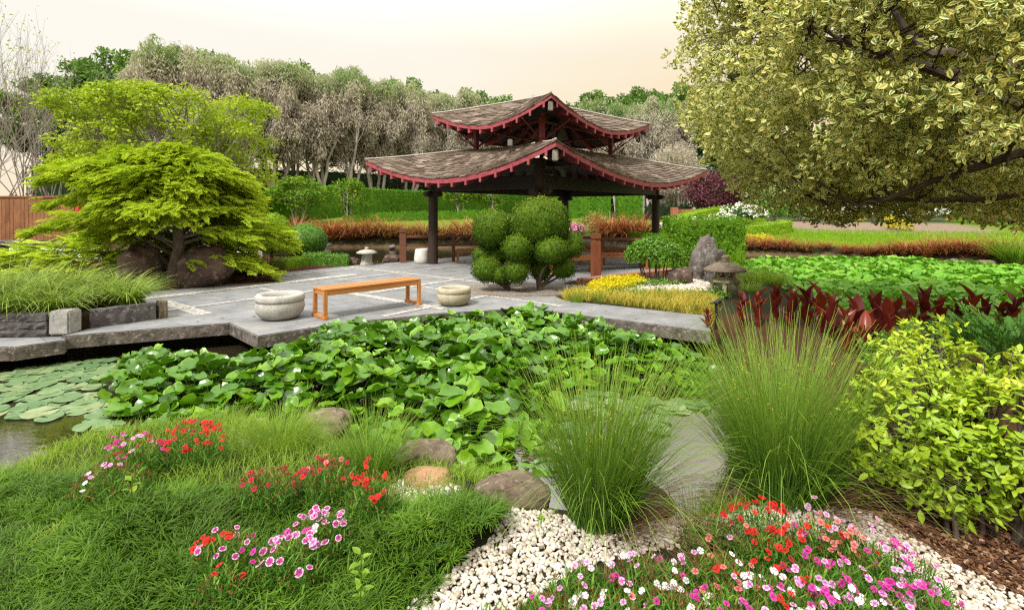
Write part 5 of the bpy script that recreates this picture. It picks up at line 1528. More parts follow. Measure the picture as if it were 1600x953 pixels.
for p_, z_, d_ in zip(Pr[ok], zr[ok], dr[ok]):
    leaves.append((p_[0], p_[1], z_, int(rng.integers(0, 7)), rng.uniform(.075, .125), True))
Pf = scatter(LILY_F, .165, .5)
Pf = Pf[~in_poly(Pf, PAVE)]
for p_ in Pf:
    if poly_dist(p_[None], LILY_R)[0] < .05 and rng.uniform() < (.9 if p_[0] < .35 else .55):
        leaves.append((p_[0], p_[1], -.345 + rng.uniform(0, .014), int(rng.integers(0, 3)), rng.uniform(.09, .15), False))
# the 300 largest in the picture are things of their own, the rest one mass
siz = np.array([l[4] / l[1] for l in leaves]); order = np.argsort(-siz); near = set(order[:300].tolist())
mesh_r = [g.build("lily_leaf", m_lily, smooth=True) for g in prot_r]; mesh_f = [g.build("floating_lily_leaf", m_pad, smooth=True) for g in prot_f]
used_r, used_f = set(), set()
gr_, gf_ = Geo(), Geo()
for i, (x, y, z, k, s_, up) in enumerate(leaves):
    az = rng.uniform(0, 6.28)
    tilt = rng.normal(.0, .30) if up else rng.normal(0, .02)
    E_ = (tilt, rng.normal(.0, .3) if up else 0.0, az)
    if i in near:
        src = (mesh_r if up else mesh_f)[k]; us = used_r if up else used_f
        if k in us:
            o_ = src.copy(); COL.objects.link(o_)
        else:
            o_ = src; us.add(k)
        o_.location = (x, y, z); o_.rotation_euler = E_; o_.scale = (s_, s_, s_)
        tag(o_, "glossy raised water lily leaf with wavy rim, in the near part of the pond" if up else "flat pale floating lily pad lying on the dark water of the near pond", "lily pad",
            "raised water lily leaves in the near pond" if up else "flat lily pads on the near pond")
    else:
        M = (rot_z(np.array(az)) @ rot_y(np.array(E_[1])) @ rot_x(np.array(E_[0]))) * s_
        (gr_ if up else gf_).inst((prot_r if up else prot_f)[k], M[None], np.array([[x, y, z]]), np.array([np.clip(rng.normal(.45, .2), 0, .97)]))
for k in range(7):
    if k not in used_r: bpy.data.objects.remove(mesh_r[k])
for k in range(3):
    if k not in used_f: bpy.data.objects.remove(mesh_f[k])
# per leaf colour for the single ones comes from the object
for m_ in (m_lily, m_pad):
    t = m_.node_tree; rp = [n for n in t.nodes if n.type == 'VALTORGB'][0]
    oi = t.nodes.new("ShaderNodeObjectInfo"); src = rp.inputs[0].links[0].from_socket
    t.links.new(math_(t, 'ADD', src, math_(t, 'MULTIPLY_ADD', oi.outputs["Random"], .6, -.3), clamp=True), rp.inputs[0])
if gr_.n:
    o_ = gr_.build("water_lily_foliage", m_lily, smooth=True); tag(o_, "mass of glossy green water lily leaves filling the far side of the near pond", "water lilies", None, "stuff")
if gf_.n:
    o_ = gf_.build("floating_lily_foliage", m_pad, smooth=True); tag(o_, "flat lily pads scattered between the raised leaves of the near pond", "lily pads", None, "stuff")
# far lily field
FAR_L = [G(x, y, -.33)[:2] for x, y in ((1150, 412), (1240, 407), (1400, 409), (1600, 422), (1900, 445), (1900, 560), (1500, 560), (1300, 520), (1190, 470))]
Pl = scatter(FAR_L, .17, .5); Pl = Pl[poly_dist(Pl, POND_B) > .05]
zl = -.31 + .14 * vnoise(Pl, 1.6, 4) * rng.uniform(.3, 1.2, len(Pl)) + rng.uniform(0, .04, len(Pl))
g = Geo(); small = []
for s_ in range(4):
    gg = Geo(); an = np.linspace(.2, 6.08, 10); ph = rng.uniform(0, 6.28)
    gg.add([(0, 0, 0)] + [(math.cos(a), math.sin(a), .25 + .25 * math.sin(2 * a + ph)) for a in an], None, [(0, j + 1, j + 2) for j in range(9)], .5, [0] + [1] * 10); small.append(gg)
n = len(Pl); M = rot_z(rng.uniform(0, 6.28, n)) @ rot_x(rng.normal(.05, .3, n)) @ rot_y(rng.normal(0, .3, n)) * rng.uniform(.10, .16, n)[:, None, None]
sel = rng.integers(0, 4, n); rr = np.clip(rng.normal(.5, .22, n), 0, 1)
for s_ in range(4): g.inst(small[s_], M[sel == s_], np.concatenate([Pl, zl[:, None]], 1)[sel == s_], rr[sel == s_])
o_ = g.build("lily_field_foliage", m_far); tag(o_, "bright green carpet of lily leaves covering the far pond on the right", "water lilies", None, "stuff")

# ------------------------------------------------------------------ tussocks on the far shores
def tussock(n, L, w, rbase, t1=(.5, 1.7), seed=0, seg=4, t0=.5):
    g = Geo(); a = rng.uniform(0, 6.28, n); k = np.sqrt(rng.uniform(0, 1, n)) * rbase
    base = np.stack([np.cos(a) * k, np.sin(a) * k, np.full(n, -.05)], 1)
    phi = a + rng.normal(0, .5, n)
    blades(g, base, phi, L * rng.uniform(.6, 1.1, n), w * rng.uniform(.7, 1.2, n), np.abs(rng.normal(0, .25, n)) + t0 * k / rbase, rng.uniform(*t1, n), seg)
    return g
tus = []
for i in range(4):
    o_ = tussock(330, 1.7, .046, .24, (.9, 2.5)).build("tussock_grass", m_redg if i < 3 else m_tang); tus.append(o_)
def place_tus(k, x, y, s_, label, first=set()):
    if k in first:
        o_ = tus[k].copy(); COL.objects.link(o_)
    else: o_ = tus[k]; first.add(k)
    o_.location = (x, y, gz(x, y)); o_.rotation_euler = (0, 0, rng.uniform(0, 6.28)); sv_ = rng.uniform(.82, 1.14); o_.scale = (s_ * sv_ * rng.uniform(.9, 1.1), s_ * sv_, s_ * sv_)
    tag(o_, label, "grass clump", "red and tan tussock grasses along the far shores")
def ysx(x): return float(np.interp(x, [-30, -8, -3, 2, 6, 10, 13.5, 17.2, 24, 34], [27, 27, 26.5, 24.5, 23.4, 22.3, 21.2, 17.9, 14, 9]))
lx = [(432, 'red'), (462, 'red'), (492, 'red'), (520, 'red'), (548, 'red'), (574, 'red'), (606, 'tan'), (634, 'tan'), (662, 'tan'), (694, 'tan'), (724, 'tan'), (754, 'tan')]
for i, (x, c_) in enumerate(lx):
    Yt = ysx((x - 800) * 27.5 / F) + .55 + rng.uniform(0, .3); p = D(x, 330, Yt)
    place_tus(3 if c_ == 'tan' else i % 3, p[0], p[1], .98, f"{'tan' if c_ == 'tan' else 'rusty red'} arching tussock on the far left shore, {ords[i]} from the left")
for i, x in enumerate((955, 978, 1002)):
    p = D(x, 330, 24.6); place_tus(i % 3, p[0], p[1] + rng.uniform(0, .3), 1.15, f"rusty red tussock seen beneath the pavilion at the right, {ords[i]} from the left")
rx = [1166, 1196, 1226, 1258, 1292, 1326, 1358, 1390, 1420, 1450, 1480, 1512, 1542, 1575]
for i, x in enumerate(rx):
    k = (x - 800) / F
    Yt = 20.
    for _ in range(8): Yt = ysx(k * Yt) + .45
    s_ = .54 if x not in (1258, 1292, 1326) else .44
    if x > 1390: s_ = .60
    place_tus(3 if x in (1258, 1292, 1575) else i % 3, k * Yt, Yt + rng.uniform(-.05, .25), s_, f"{'tan brown' if x in (1258, 1292, 1575) else 'rusty red'} tussock on the far right shore below the lawn, {(ords + 'thirteenth fourteenth'.split())[i]} from the left")

# lawn on the right bank
n = 42000
X = rng.uniform(5.5, 24, n); dd_ = rng.uniform(1.0, 5.2, n); Yv = np.interp(X, [-30, -8, -3, 2, 6, 10, 13.5, 17.2, 24, 34], [27, 27, 26.5, 24.5, 23.4, 22.3, 21.2, 17.9, 14, 9]) + dd_
g = Geo(); B = onground(np.stack([X, Yv], 1))
blades(g, B, rng.uniform(0, 6.28, n), rng.uniform(.08, .15, n), .028, rng.uniform(0, .3, n), rng.uniform(.3, 1.0, n), 1)
o_ = g.build("lawn_grass", m_lawn); tag(o_, "bright yellow green lawn curving along the far right bank", "lawn", None, "stuff")

# shrubs of the right bank
def mini(name, label, x, Y, rad, m, size=.1, n=1500, group=None, flowers=None, nf=0, cat="shrub", fs=.09, dz=0.0):
    p = D(x, 330, Y); z = gz(p[0], p[1])
    t_ = thing(name, label, cat, (p[0], p[1], z + dz), rng.uniform(0, 6), group)
    g = Geo(); d = rand_dirs(n); d[:, 2] = np.abs(d[:, 2]) * 1.0 - .1
    nb = .75 + .5 * vnoise(d + 5, 2.2, int(x))
    P = np.array((0, 0, rad[2] * .25)) + d * np.array(rad) * (nb * rng.uniform(.6, 1.0, n))[:, None]
    leaf_cloud(g, P, d, size, LEAF, np.clip(rng.normal(.5, .22, n), 0, 1))
    w = Geo()
    for i in range(5): branch(w, (0, 0, -.05), (rng.normal(0, .3) * rad[0], rng.normal(0, .3) * rad[1], rad[2] * .8), .018, .008, .08, 4, 4)
    w.build("stem", m_bark_b, t_); g.build("foliage", m, t_)
    if flowers is not None:
        g = Geo(); d = rand_dirs(nf); d[:, 2] = np.abs(d[:, 2])
        P = np.array((0, 0, rad[2] * .28)) + d * np.array(rad) * rng.uniform(.85, 1.12, (nf, 1))
        for s_ in range(4): 
            M = frames(d + rng.normal(0, .5, d.shape), rng.uniform(0, 6.28, nf)) * (fs * rng.uniform(.7, 1.2, nf))[:, None, None]
            g.inst(BROAD, M, P, rng.uniform(0, 1, nf))
        g.build("blossom", flowers, t_)
    return t_
m_white = leafmat("white blossom", [(0, (.72, .72, .66)), (1, (.85, .85, .82))], trans=.2)
m_pinkf = leafmat("pink blossom", [(0, (.55, .12, .30)), (1, (.75, .35, .5))], trans=.2)
m_oran = leafmat("orange red blossom", [(0, (.55, .06, .01)), (1, (.68, .22, .02))], trans=.2)
m_yshr = leafmat("yellow shrub leaves", [(0, (.30, .32, .02)), (.5, (.52, .46, .03)), (1, (.70, .60, .06))], trans=.3, nscale=2, namt=.3)
m_dkshr = leafmat("dark shrub leaves", [(0, (.025, .06, .018)), (.5, (.05, .11, .03)), (1, (.10, .18, .05))], trans=.2, nscale=2, namt=.3)
m_greysh = leafmat("grey green shrub leaves", [(0, (.12, .20, .08)), (1, (.30, .38, .20))], trans=.2)
m_dome = leafmat("olive dome leaves", [(0, (.12, .13, .03)), (.5, (.26, .25, .06)), (1, (.40, .38, .12))], trans=.25)
for i, (x, Y, s_) in enumerate(((1040, 25.6, .5), (1062, 26.2, .52), (1085, 26.4, .55), (1108, 26.6, .55), (1130, 26.8, .62), (1152, 27.5, .95), (1175, 27.5, .8))):
    mini("white_rose_shrub", f"white flowering rose shrub between the lime terrace hedges, {ords[i]} from the left", x, Y, (s_, s_ * .9, s_ * .75), m_dkshr, .11, 900, "white flowering shrubs on the right bank", m_white, 70, fs=.13, dz=.3)
for i, (x, Y, s_) in enumerate(((1335, 30.5, .8), (1362, 30.2, .95), (1392, 30.0, .95), (1420, 29.8, .85), (1448, 29.6, .8), (1478, 29.5, .9), (1510, 29.3, .85))):
    mini("white_rose_shrub", f"white flowering shrub under the variegated tree's bough, {ords[i]} from the left", x, Y, (s_, s_ * .9, s_ * 1.0), m_dkshr, .12, 900, "white flowering shrubs on the right bank", m_white, 90, fs=.14, dz=.1)
for i, (x, Y, s_, lb) in enumerate(((1170, 23.6, .55, "just right of the big clipped hedge"), (1192, 23.5, .5, "between the red tussocks and the lawn near the big clipped hedge"), (1302, 28.2, .6, "on the bark bed at the left under the variegated tree"),
                                    (1395, 27.6, .4, "small, alone in the middle of the bark bed"), (1405, 23.2, .55, "at the lawn's lower edge in the middle of the right shore"), (1500, 27.8, .55, "left of the red flowered planting"), (1335, 27.9, .5, "second on the bark bed"))):
    mini("yellow_shrub", "small yellow leaved shrub " + lb, x, Y, (s_ * 1.2, s_, s_ * .8), m_yshr, .1, 700, "yellow shrubs on the right bank")
for i, (x, Y) in enumerate(((1530, 23.3), (1552, 23.0), (1576, 22.8))):
    mini("red_flowered_plant", f"dark leaved plant with orange red blossoms above the lawn, {ords[i]} from the left of three", x, Y, (.6, .5, .75), m_dkshr, .16, 420, "red flowered plants at the right edge", m_oran, 12, fs=.16)
mini("grey_green_shrub", "grey green feathery shrub at the right edge beyond the red flowered plants", 1588, 26.5, (.9, .8, .9), m_greysh, .12, 900)
mini("green_shrub", "low blue green shrub on the bark bed edge above the lawn", 1290, 26.3, (.9, .5, .4), m_greysh, .1, 700)
mini("dome_shrub", "olive dome shaped shrub beyond the pond right of the topiary", 929, 26.2, (1.05, .9, .85), m_dome, .13, 1400)
mini("pink_flower_plant", "low pink flowering plant beyond the pond beside the topiary", 896, 25.6, (.6, .5, .45), m_dkshr, .1, 500, None, m_pinkf, 80, fs=.12)
mini("leafy_plant", "small bright green leafy plant beyond the pond left of the red tussocks", 970, 28.5, (.7, .5, .5), m_mid, .16, 400)
for i, (x, Y, lb) in enumerate(((1210, 30.5, "left"), (1250, 31, "middle"), (1560, 31, "right"))):
    mini("green_shrub", f"large green shrub deep behind the variegated tree's leaves, {lb} of three", x, Y, (1.6, 1.2, 1.9), m_mid, .2, 1400)
# irises by the small lantern
for x, y, lb in ((520, 404, "left of the small flat capped lantern"), (545, 402, "just behind the small flat capped lantern"), (600, 406, "right of the small flat capped lantern")):
    p = G(x, y); g = Geo(); n = 150
    a = rng.uniform(0, 6.28, n); B = np.stack([np.cos(a) * .25 * rng.uniform(0, 1, n), np.sin(a) * .15 * rng.uniform(0, 1, n), np.zeros(n)], 1)
    blades(g, B, a, rng.uniform(.35, .6, n), .03, rng.uniform(0, .3, n), rng.uniform(.4, 1.2, n), 3)
    o_ = g.build("iris_clump", m_lirio, None, (p[0], p[1] + .3, gz(p[0], p[1] + .3))); tag(o_, "bright green iris clump " + lb, "plant")

# ------------------------------------------------------------------ strappy grass in the planter, sedge by the cedar
def lirio(x, y, z, label, lean=.16, n=360, L=1.0):
    g = Geo(); a = rng.uniform(0, 6.28, n); k = np.sqrt(rng.uniform(0, 1, n)) * .14
    B = np.stack([np.cos(a) * k, np.sin(a) * k, np.zeros(n)], 1)
    phi = a + rng.normal(0, .3, n)
    phi = np.arctan2(np.sin(phi) - .15, np.cos(phi) + lean * 2.2)
    blades(g, B, phi, L * rng.uniform(.55, 1.1, n), .015 * rng.uniform(.8, 1.3, n), rng.uniform(.1, .7, n), rng.uniform(1.3, 2.4, n), 6, pw=1.1)
    o_ = g.build("strappy_grass", m_lirio, None, (x, y, z)); tag(o_, label, "grass clump", "strappy grasses in the stone planter")
for i, (x, y, lb) in enumerate(((-8.1, 6.75, "front row, first from the left"), (-7.45, 6.8, "front row, second from the left"), (-6.85, 6.85, "front row, third from the left"), (-6.3, 6.95, "front row, rightmost, behind the pale end block"),
                                (-8.3, 7.4, "middle row, first from the left"), (-7.6, 7.45, "middle row, second from the left"), (-6.95, 7.5, "middle row, third from the left"), (-6.3, 7.55, "middle row, right, above the smooth slab"), (-5.8, 7.6, "rightmost, spilling over the slab's far end"),
                                (-7.9, 8.15, "back row, left"), (-7.1, 8.2, "back row, middle"), (-6.4, 8.2, "back row, right"))):
    lirio(x, y, .17, L=1.0 if x < -6.4 else .72, label="arching strappy green grass clump in the stone planter, " + lb)
p = G(405, 434); o_ = tussock(420, .85, .014, .2, (.6, 1.9), seg=5).build("sedge_clump", m_darkg, None, (p[0], p[1] + .25, .02)); tag(o_, "large olive sedge clump at the foot of the right dark boulder on the paving edge", "grass clump")
p = G(372, 432); o_ = tussock(260, .6, .013, .15, (.6, 1.8), seg=5).build("sedge_clump", m_darkg, None, (p[0], p[1] + .25, .02)); tag(o_, "smaller olive sedge clump tucked against the right dark boulder", "grass clump")
p = G(1192, 447, -.05); o_ = tussock(700, .62, .014, .3, (.5, 1.6), seg=4).build("tussock_grass", m_bank, None, (p[0], p[1], -.05)); tag(o_, "soft light green tussock between the stone lantern and the far lily carpet", "grass clump")
p = G(1590, 430, -.2); o_ = tussock(380, 1.3, .03, .3, (.4, 1.6), seg=4).build("tussock_grass", m_bank, None, (D(1588, 330, 17.4)[0], 17.4, -.15)); tag(o_, "green tussock at the right end of the far shore beyond the lily carpet", "grass clump")

# ------------------------------------------------------------------ yellow ground cover, golden grass, white gravel by the lantern
def gpoly(pts, z=0.0): return [G(x, y, z)[:2] for x, y in pts]
YEL = gpoly(((915, 462), (925, 446), (940, 440), (960, 437), (990, 436), (1010, 443), (985, 450), (962, 455), (940, 464)), .05)
P = scatter(YEL, .035, .6); g = Geo()
hgt = .10 + .12 * vnoise(P, 3, 2)
for s_ in range(3):
    d = rand_dirs(len(P)); d[:, 2] = np.abs(d[:, 2])
    leaf_cloud(g, np.concatenate([P + rng.normal(0, .015, P.shape), (hgt * rng.uniform(.5, 1, len(P)))[:, None]], 1), d, .055, LEAF, np.clip(rng.normal(.5, .25, len(P)), 0, 1))
o_ = g.build("yellow_sedum_foliage", m_yel); tag(o_, "bright yellow low ground cover around the reddish newel post", "ground cover", None, "stuff")
GOLD = gpoly(((868, 474), (885, 462), (915, 456), (940, 463), (985, 461), (1050, 462), (1110, 466), (1122, 478), (1112, 494), (1060, 488), (1000, 480), (930, 472)))
P = scatter(GOLD, .05, .6); n = len(P) * 7; B = onground(np.repeat(P, 7, 0) + rng.normal(0, .02, (n, 2)))
g = Geo(); blades(g, B, rng.uniform(0, 6.28, n), rng.uniform(.10, .24, n), .010, rng.uniform(0, .5, n), rng.uniform(.6, 1.8, n), 3)
o_ = g.build("golden_grass", m_gold); tag(o_, "golden yellow low grass strip along the narrow paving arm", "ground cover", None, "stuff")
GRN = gpoly(((925, 462), (960, 452), (1000, 445), (1050, 440), (1075, 446), (1000, 451), (960, 460), (1110, 463), (1130, 452), (1145, 470), (1050, 464), (960, 466)))
P = scatter(GRN, .05, .6); g = Geo(); d = rand_dirs(len(P) * 3); d[:, 2] = np.abs(d[:, 2])
leaf_cloud(g, onground(np.repeat(P, 3, 0) + rng.normal(0, .02, (len(P) * 3, 2))) + np.array((0, 0, 1)) * rng.uniform(.02, .13, (len(P) * 3, 1)), d, .06, LEAF, np.clip(rng.normal(.5, .25, len(P) * 3), 0, 1))
o_ = g.build("green_ground_foliage", m_mid); tag(o_, "dark green low ground cover edging the white gravel by the lantern", "ground cover", None, "stuff")
for i, x in enumerate((900, 935, 1000, 1040)):
    p = G(x, 472 if x < 950 else 470); o_ = tussock(90, .34, .010, .06, (.2, 1.0), seg=3).build("grass_tuft", m_bank, None, (p[0], p[1], 0)); tag(o_, f"thin upright green grass tuft in the golden strip, {ords[i]} from the left of four", "grass tuft")

peb = []
for s_ in range(6):
    bm = bmesh.new(); bmesh.ops.create_icosphere(bm, subdivisions=2, radius=1)
    sc3 = Vector((1, rng.uniform(.62, .9), rng.uniform(.45, .65)))
    for v in bm.verts:
        k = 1 + .16 * mnoise.noise(v.co * 1.3 + Vector((s_ * 5.1, 0, 0))); v.co = Vector((v.co.x * sc3.x, v.co.y * sc3.y, v.co.z * sc3.z)) * k
    peb.append(Geo().bm(bm))
m_pebw, t, o = mat("white pebble stone")
rn = attr(t, "rnd")
pc_ = ramp(t, [(0, (.20, .15, .10)), (.2, (.38, .32, .25)), (.5, (.51, .46, .385)), (1, (.66, .62, .55))], rn)
pc_ = mixc(t, 1., pc_, ramp(t, [(.3, (.78, .75, .70)), (.65, (1.05, 1.05, 1.05))], tnoise(t, 30, 5)), 'MULTIPLY')
princ(t, o, pc_, .55, .35, bump(t, tnoise(t, 150, 3), .15, .003))
def pebbles(polys, spacing, size, layers, name, label, zoff=0.0):
    g = Geo()
    for poly in polys:
        for l in range(layers):
            P = scatter(poly, spacing, .55); n = len(P)
            z = hz(P) + zoff + l * size * .45 + rng.uniform(-.3, .3, n) * size
            M = rot_z(rng.uniform(0, 6.28, n)) @ rot_x(rng.normal(0, .45, n)) @ rot_y(rng.normal(0, .35, n)) * (size * np.clip(rng.lognormal(0, .28, n), .5, 1.8))[:, None, None]
            sel = rng.integers(0, 6, n); rr = np.clip(rng.normal(.58, .25, n), 0, 1)
            for s_ in range(6):
                q = sel == s_; g.inst(peb[s_], M[q], np.concatenate([P, z[:, None]], 1)[q], rr[q])
    o_ = g.build(name, m_pebw, smooth=True); tag(o_, label, "pebbles", None, "stuff")
pebbles([gpoly(((560, 1030), (640, 950), (715, 890), (770, 845), (788, 800), (850, 800), (905, 818), (1000, 820), (1060, 808), (1110, 792), (1165, 775), (1250, 770), (1320, 800), (1310, 850), (1100, 850), (1020, 860), (900, 890), (800, 960), (720, 1030))),
         gpoly(((1300, 800), (1340, 795), (1400, 830), (1480, 880), (1620, 950), (1650, 1010), (1500, 1010), (1380, 930), (1280, 850))), gpoly(((600, 770), (640, 752), (720, 765), (712, 792), (650, 800), (605, 795))), gpoly(((375, 690), (400, 683), (405, 700), (380, 705)))],
        .0212, .0116, 2, "white_pebbles", "cream white rounded pebbles of the dry stream in the foreground", .008)
pebbles([gpoly(((960, 456), (1000, 441), (1060, 436), (1095, 438), (1122, 452), (1100, 462), (1040, 461)))], .055, .03, 2, "white_gravel", "bright white pebbles around the standing stones", .01)

# ------------------------------------------------------------------ rush clumps in the foreground
def rush(px, py, name_label, n, Lmax, rad, lean, brown):
    p = G(px, py); z = gz(p[0], p[1])
    t_ = thing("rush_clump", name_label, "grass clump", (p[0], p[1], z))
    g = Geo()
    a = rng.uniform(0, 6.28, n); k = np.sqrt(rng.uniform(0, 1, n))
    B = np.stack([np.cos(a) * k * rad * .85, np.sin(a) * k * rad * .7, np.full(n, -.03)], 1)
    phi = a + rng.normal(0, .6, n)
    phi = np.arctan2(np.sin(phi), np.cos(phi) + lean)
    t0 = np.abs(rng.normal(.04, .10, n)) + .30 * k
    arch = np.where(rng.uniform(size=n) < .22, rng.uniform(.7, 1.7, n), 0)
    blades(g, B, phi, Lmax * rng.uniform(.5, 1.05, n), (.0045 * rng.uniform(.7, 1.3, n)), t0, t0 + np.abs(rng.normal(.32, .32, n)) + arch, 6, np.clip(rng.normal(.45, .26, n), 0, 1), pw=1.5, tipw=.25)
    g.build("stems", m_rush, t_)
    g = Geo(); m = brown
    a = rng.uniform(-1.4, .9, m); k = rng.uniform(.7, 1.0, m)
    B = np.stack([np.cos(a) * k * rad, np.sin(a) * k * rad * .8, np.full(m, -.03)], 1)
    blades(g, B, a + rng.normal(0, .3, m), Lmax * rng.uniform(.35, .8, m), .0034, rng.uniform(.5, .9, m), rng.uniform(1.2, 2.2, m), 5, pw=1.0, tipw=.3)
    g.build("dry_stems", m_rushb, t_)
    # small seed sprays below the tips
    m = n // 30; g = Geo(); a = rng.uniform(0, 6.28, m); k = np.sqrt(rng.uniform(0, 1, m))
    hh = rng.uniform(.5, .95, m) * Lmax * .92; sp_ = (.12 + .42 * (hh / Lmax)) * k * Lmax * .8
    P = np.stack([np.cos(a) * sp_ + lean * .12 * hh, np.sin(a) * sp_ * .8, hh * (1 - .12 * k)], 1)
    P = np.repeat(P, 6, 0) + rng.normal(0, .016, (m * 6, 3))
    leaf_cloud(g, P, rand_dirs(len(P)), .016, STRIP, np.clip(rng.normal(.8, .1, len(P)), 0, 1)); sh_ = g.build("seed_sprays", m_gold, t_); sh_["kind"] = "stuff"
rush(935, 818, "tall arching green rush clump in the middle foreground beside the pebbles", 1450, .98, .15, .28, 240)
rush(1222, 776, "largest tall green rush clump at the right of the open water", 1800, 1.12, .21, .05, 230)
rush(1180, 640, "green rush clump behind the largest one, below the stone lantern", 800, .82, .22, .0, 100)
rush(1010, 560, "thin rushes growing out of the lily leaves before the paving arm", 10, .3, .05, .0, 4) if False else None
def softtuft(px, py, L, n, rad, m, label, w=.0035):
    p = G(px, py); g = tussock(n, L, w, rad, (.3, 1.5), seg=4, t0=.55); o_ = g.build("grass_tuft", m, None, (p[0], p[1], gz(p[0], p[1]))); tag(o_, label, "grass tuft")
softtuft(440, 700, .34, 1500, .17, m_bank, "round soft lime green grass tuft on the bank left of the brown rock")
softtuft(345, 668, .22, 500, .2, m_bank, "loose pale grass tuft at the water behind the red flowers")
softtuft(578, 745, .50, 750, .07, m_rush, "small dark rush tuft between the bank rock and the red dianthus")
softtuft(1085, 790, .3, 160, .12, m_bank, "short wispy green grass at the foot of the open water")
softtuft(1170, 455, .35, 200, .15, m_bank, "low wispy grass at the right foot of the stone lantern", .01)

# ------------------------------------------------------------------ grass of the near left bank
MON = gpoly(((-260, 1100), (-220, 820), (-60, 760), (150, 775), (330, 800), (500, 800), (590, 815), (640, 830), (700, 800), (770, 815), (785, 835), (755, 860), (680, 930), (600, 1000), (520, 1250), (-300, 1250)))
P = scatter(MON, .052, .6); 
tufs = []
for s_ in range(5):
    g = Geo(); n = 46; a = rng.uniform(0, 6.28, n); k = rng.uniform(0, .02, n)
    blades(g, np.stack([np.cos(a) * k, np.sin(a) * k, np.zeros(n)], 1), a, rng.uniform(.07, .135, n), rng.uniform(.0048, .008, n), rng.uniform(.1, .8, n), rng.uniform(1.1, 2.5, n), 4, pw=1.1, tipw=.3)
    tufs.append(g)
LB = [(G(a_, b_, .16)[0], G(a_, b_, .16)[1], c_) for a_, b_, c_ in ((583, 762, .11), (510, 745, .11), (420, 765, .11), (500, 828, .12), (455, 868, .13), (355, 862, .11), (345, 915, .08), (175, 765, .13))]
for a_, b_, c_ in LB: P = P[(((P[:, 0] - a_) ** 2 + ((P[:, 1] - b_) / .8) ** 2) > c_ ** 2) | (rng.uniform(size=len(P)) < .25)]
B = onground(P); n = len(P); g = Geo(); sel = rng.integers(0, 5, n)
mound = vnoise(P, 2.6, 12)
scl = .65 + .65 * mound
M = rot_z(rng.uniform(0, 6.28, n)) @ rot_x(rng.normal(0, .16, n)) * scl[:, None, None]
B[:, 2] += .05 * (mound - .5) + .09 * np.exp(-(((P[:, 0] + .27) / .26) ** 2 + ((P[:, 1] - 2.38) / .20) ** 2)) * 1.6
tone = np.clip(.08 + 1.0 * vnoise(P, 3.4, 41) * vnoise(P, 9, 7) * 1.5 + rng.normal(0, .16, n) + .5 * (rng.uniform(size=n) < .03), 0, 1)
for s_ in range(5): g.inst(tufs[s_], M[sel == s_], B[sel == s_], tone[sel == s_])
o_ = g.build("mondo_grass", m_mondo); tag(o_, "dark green tufted mondo grass covering the bottom left foreground", "grass", None, "stuff")
BANK = gpoly(((-330, 800), (-150, 740), (0, 712), (95, 690), (200, 668), (300, 655), (410, 660), (470, 682), (545, 715), (600, 745), (640, 765), (600, 800), (330, 810), (150, 785), (-60, 770), (-300, 850)))
BANKW = [(-5.2, 2.6), (.15, 2.6), (.15, 5.2), (-5.2, 5.2)]
P = scatter(BANKW, .0145, .6)
sd_ = poly_dist(P, POND_A); P = P[(sd_ < .05) & ~in_poly(P, MON) & (P[:, 0] < -.02 - .25 * (P[:, 1] < 3.0))]
P = P[rng.uniform(size=len(P)) < .35 + .65 * vnoise(P, 5, 3)]
n = len(P); shore = np.clip(1 - np.abs(poly_dist(P, POND_A)) / .25, 0, 1)
g = Geo(); blades(g, onground(P), rng.uniform(0, 6.28, n), rng.uniform(.05, .15, n) * (1 + .9 * shore), rng.uniform(.003, .005, n), rng.uniform(0, .6, n), rng.uniform(.4, 1.9, n), 3, tipw=.2)
o_ = g.build("bank_grass", m_bank); tag(o_, "light green fine grass along the left pond bank", "grass", None, "stuff")
STRP = gpoly(((1040, 808), (1110, 785), (1150, 760), (1180, 740), (1200, 780), (1150, 800), (1090, 812)))
P = scatter(STRP, .015, .6); n = len(P); g = Geo(); blades(g, onground(P), rng.uniform(0, 6.28, n), rng.uniform(.06, .16, n), .004, rng.uniform(0, .6, n), rng.uniform(.4, 1.9, n), 3)
o_ = g.build("shore_grass", m_bank); tag(o_, "sparse green grass on the shore between the two big rush clumps", "grass", None, "stuff")
# broad leaved weeds
def weed(px, py, n, s_, label, hgt=.12):
    p = G(px, py); g = Geo(); w = leaf_proto(.55, .12, 2)
    a = np.arange(n) * 2.4 + rng.uniform(-.3, .3, n); z = np.linspace(.03, hgt, n)
    M = rot_z(a) @ rot_x(rng.uniform(.2, .7, n)) * (s_ * rng.uniform(.7, 1.1, n))[:, None, None]
    g.inst(w, M, np.stack([np.zeros(n), np.zeros(n), z], 1), rng.uniform(.3, .8, n)); g.tube([(0, 0, 0), (.005, 0, hgt)], .003, 4)
    o_ = g.build("weed", m_bank, None, (p[0], p[1], gz(p[0], p[1]) + .08)); tag(o_, label, "plant")
weed(563, 985, 12, .05, "pale green broad leaved weed standing in the dark mondo grass left of the pebbles", .2)
weed(205, 840, 5, .05, "small bright green weed leaf in the grass below the left flowers")
weed(845, 850, 9, .03, "tiny green seedling growing in the white pebbles left of the rush clump", .04)

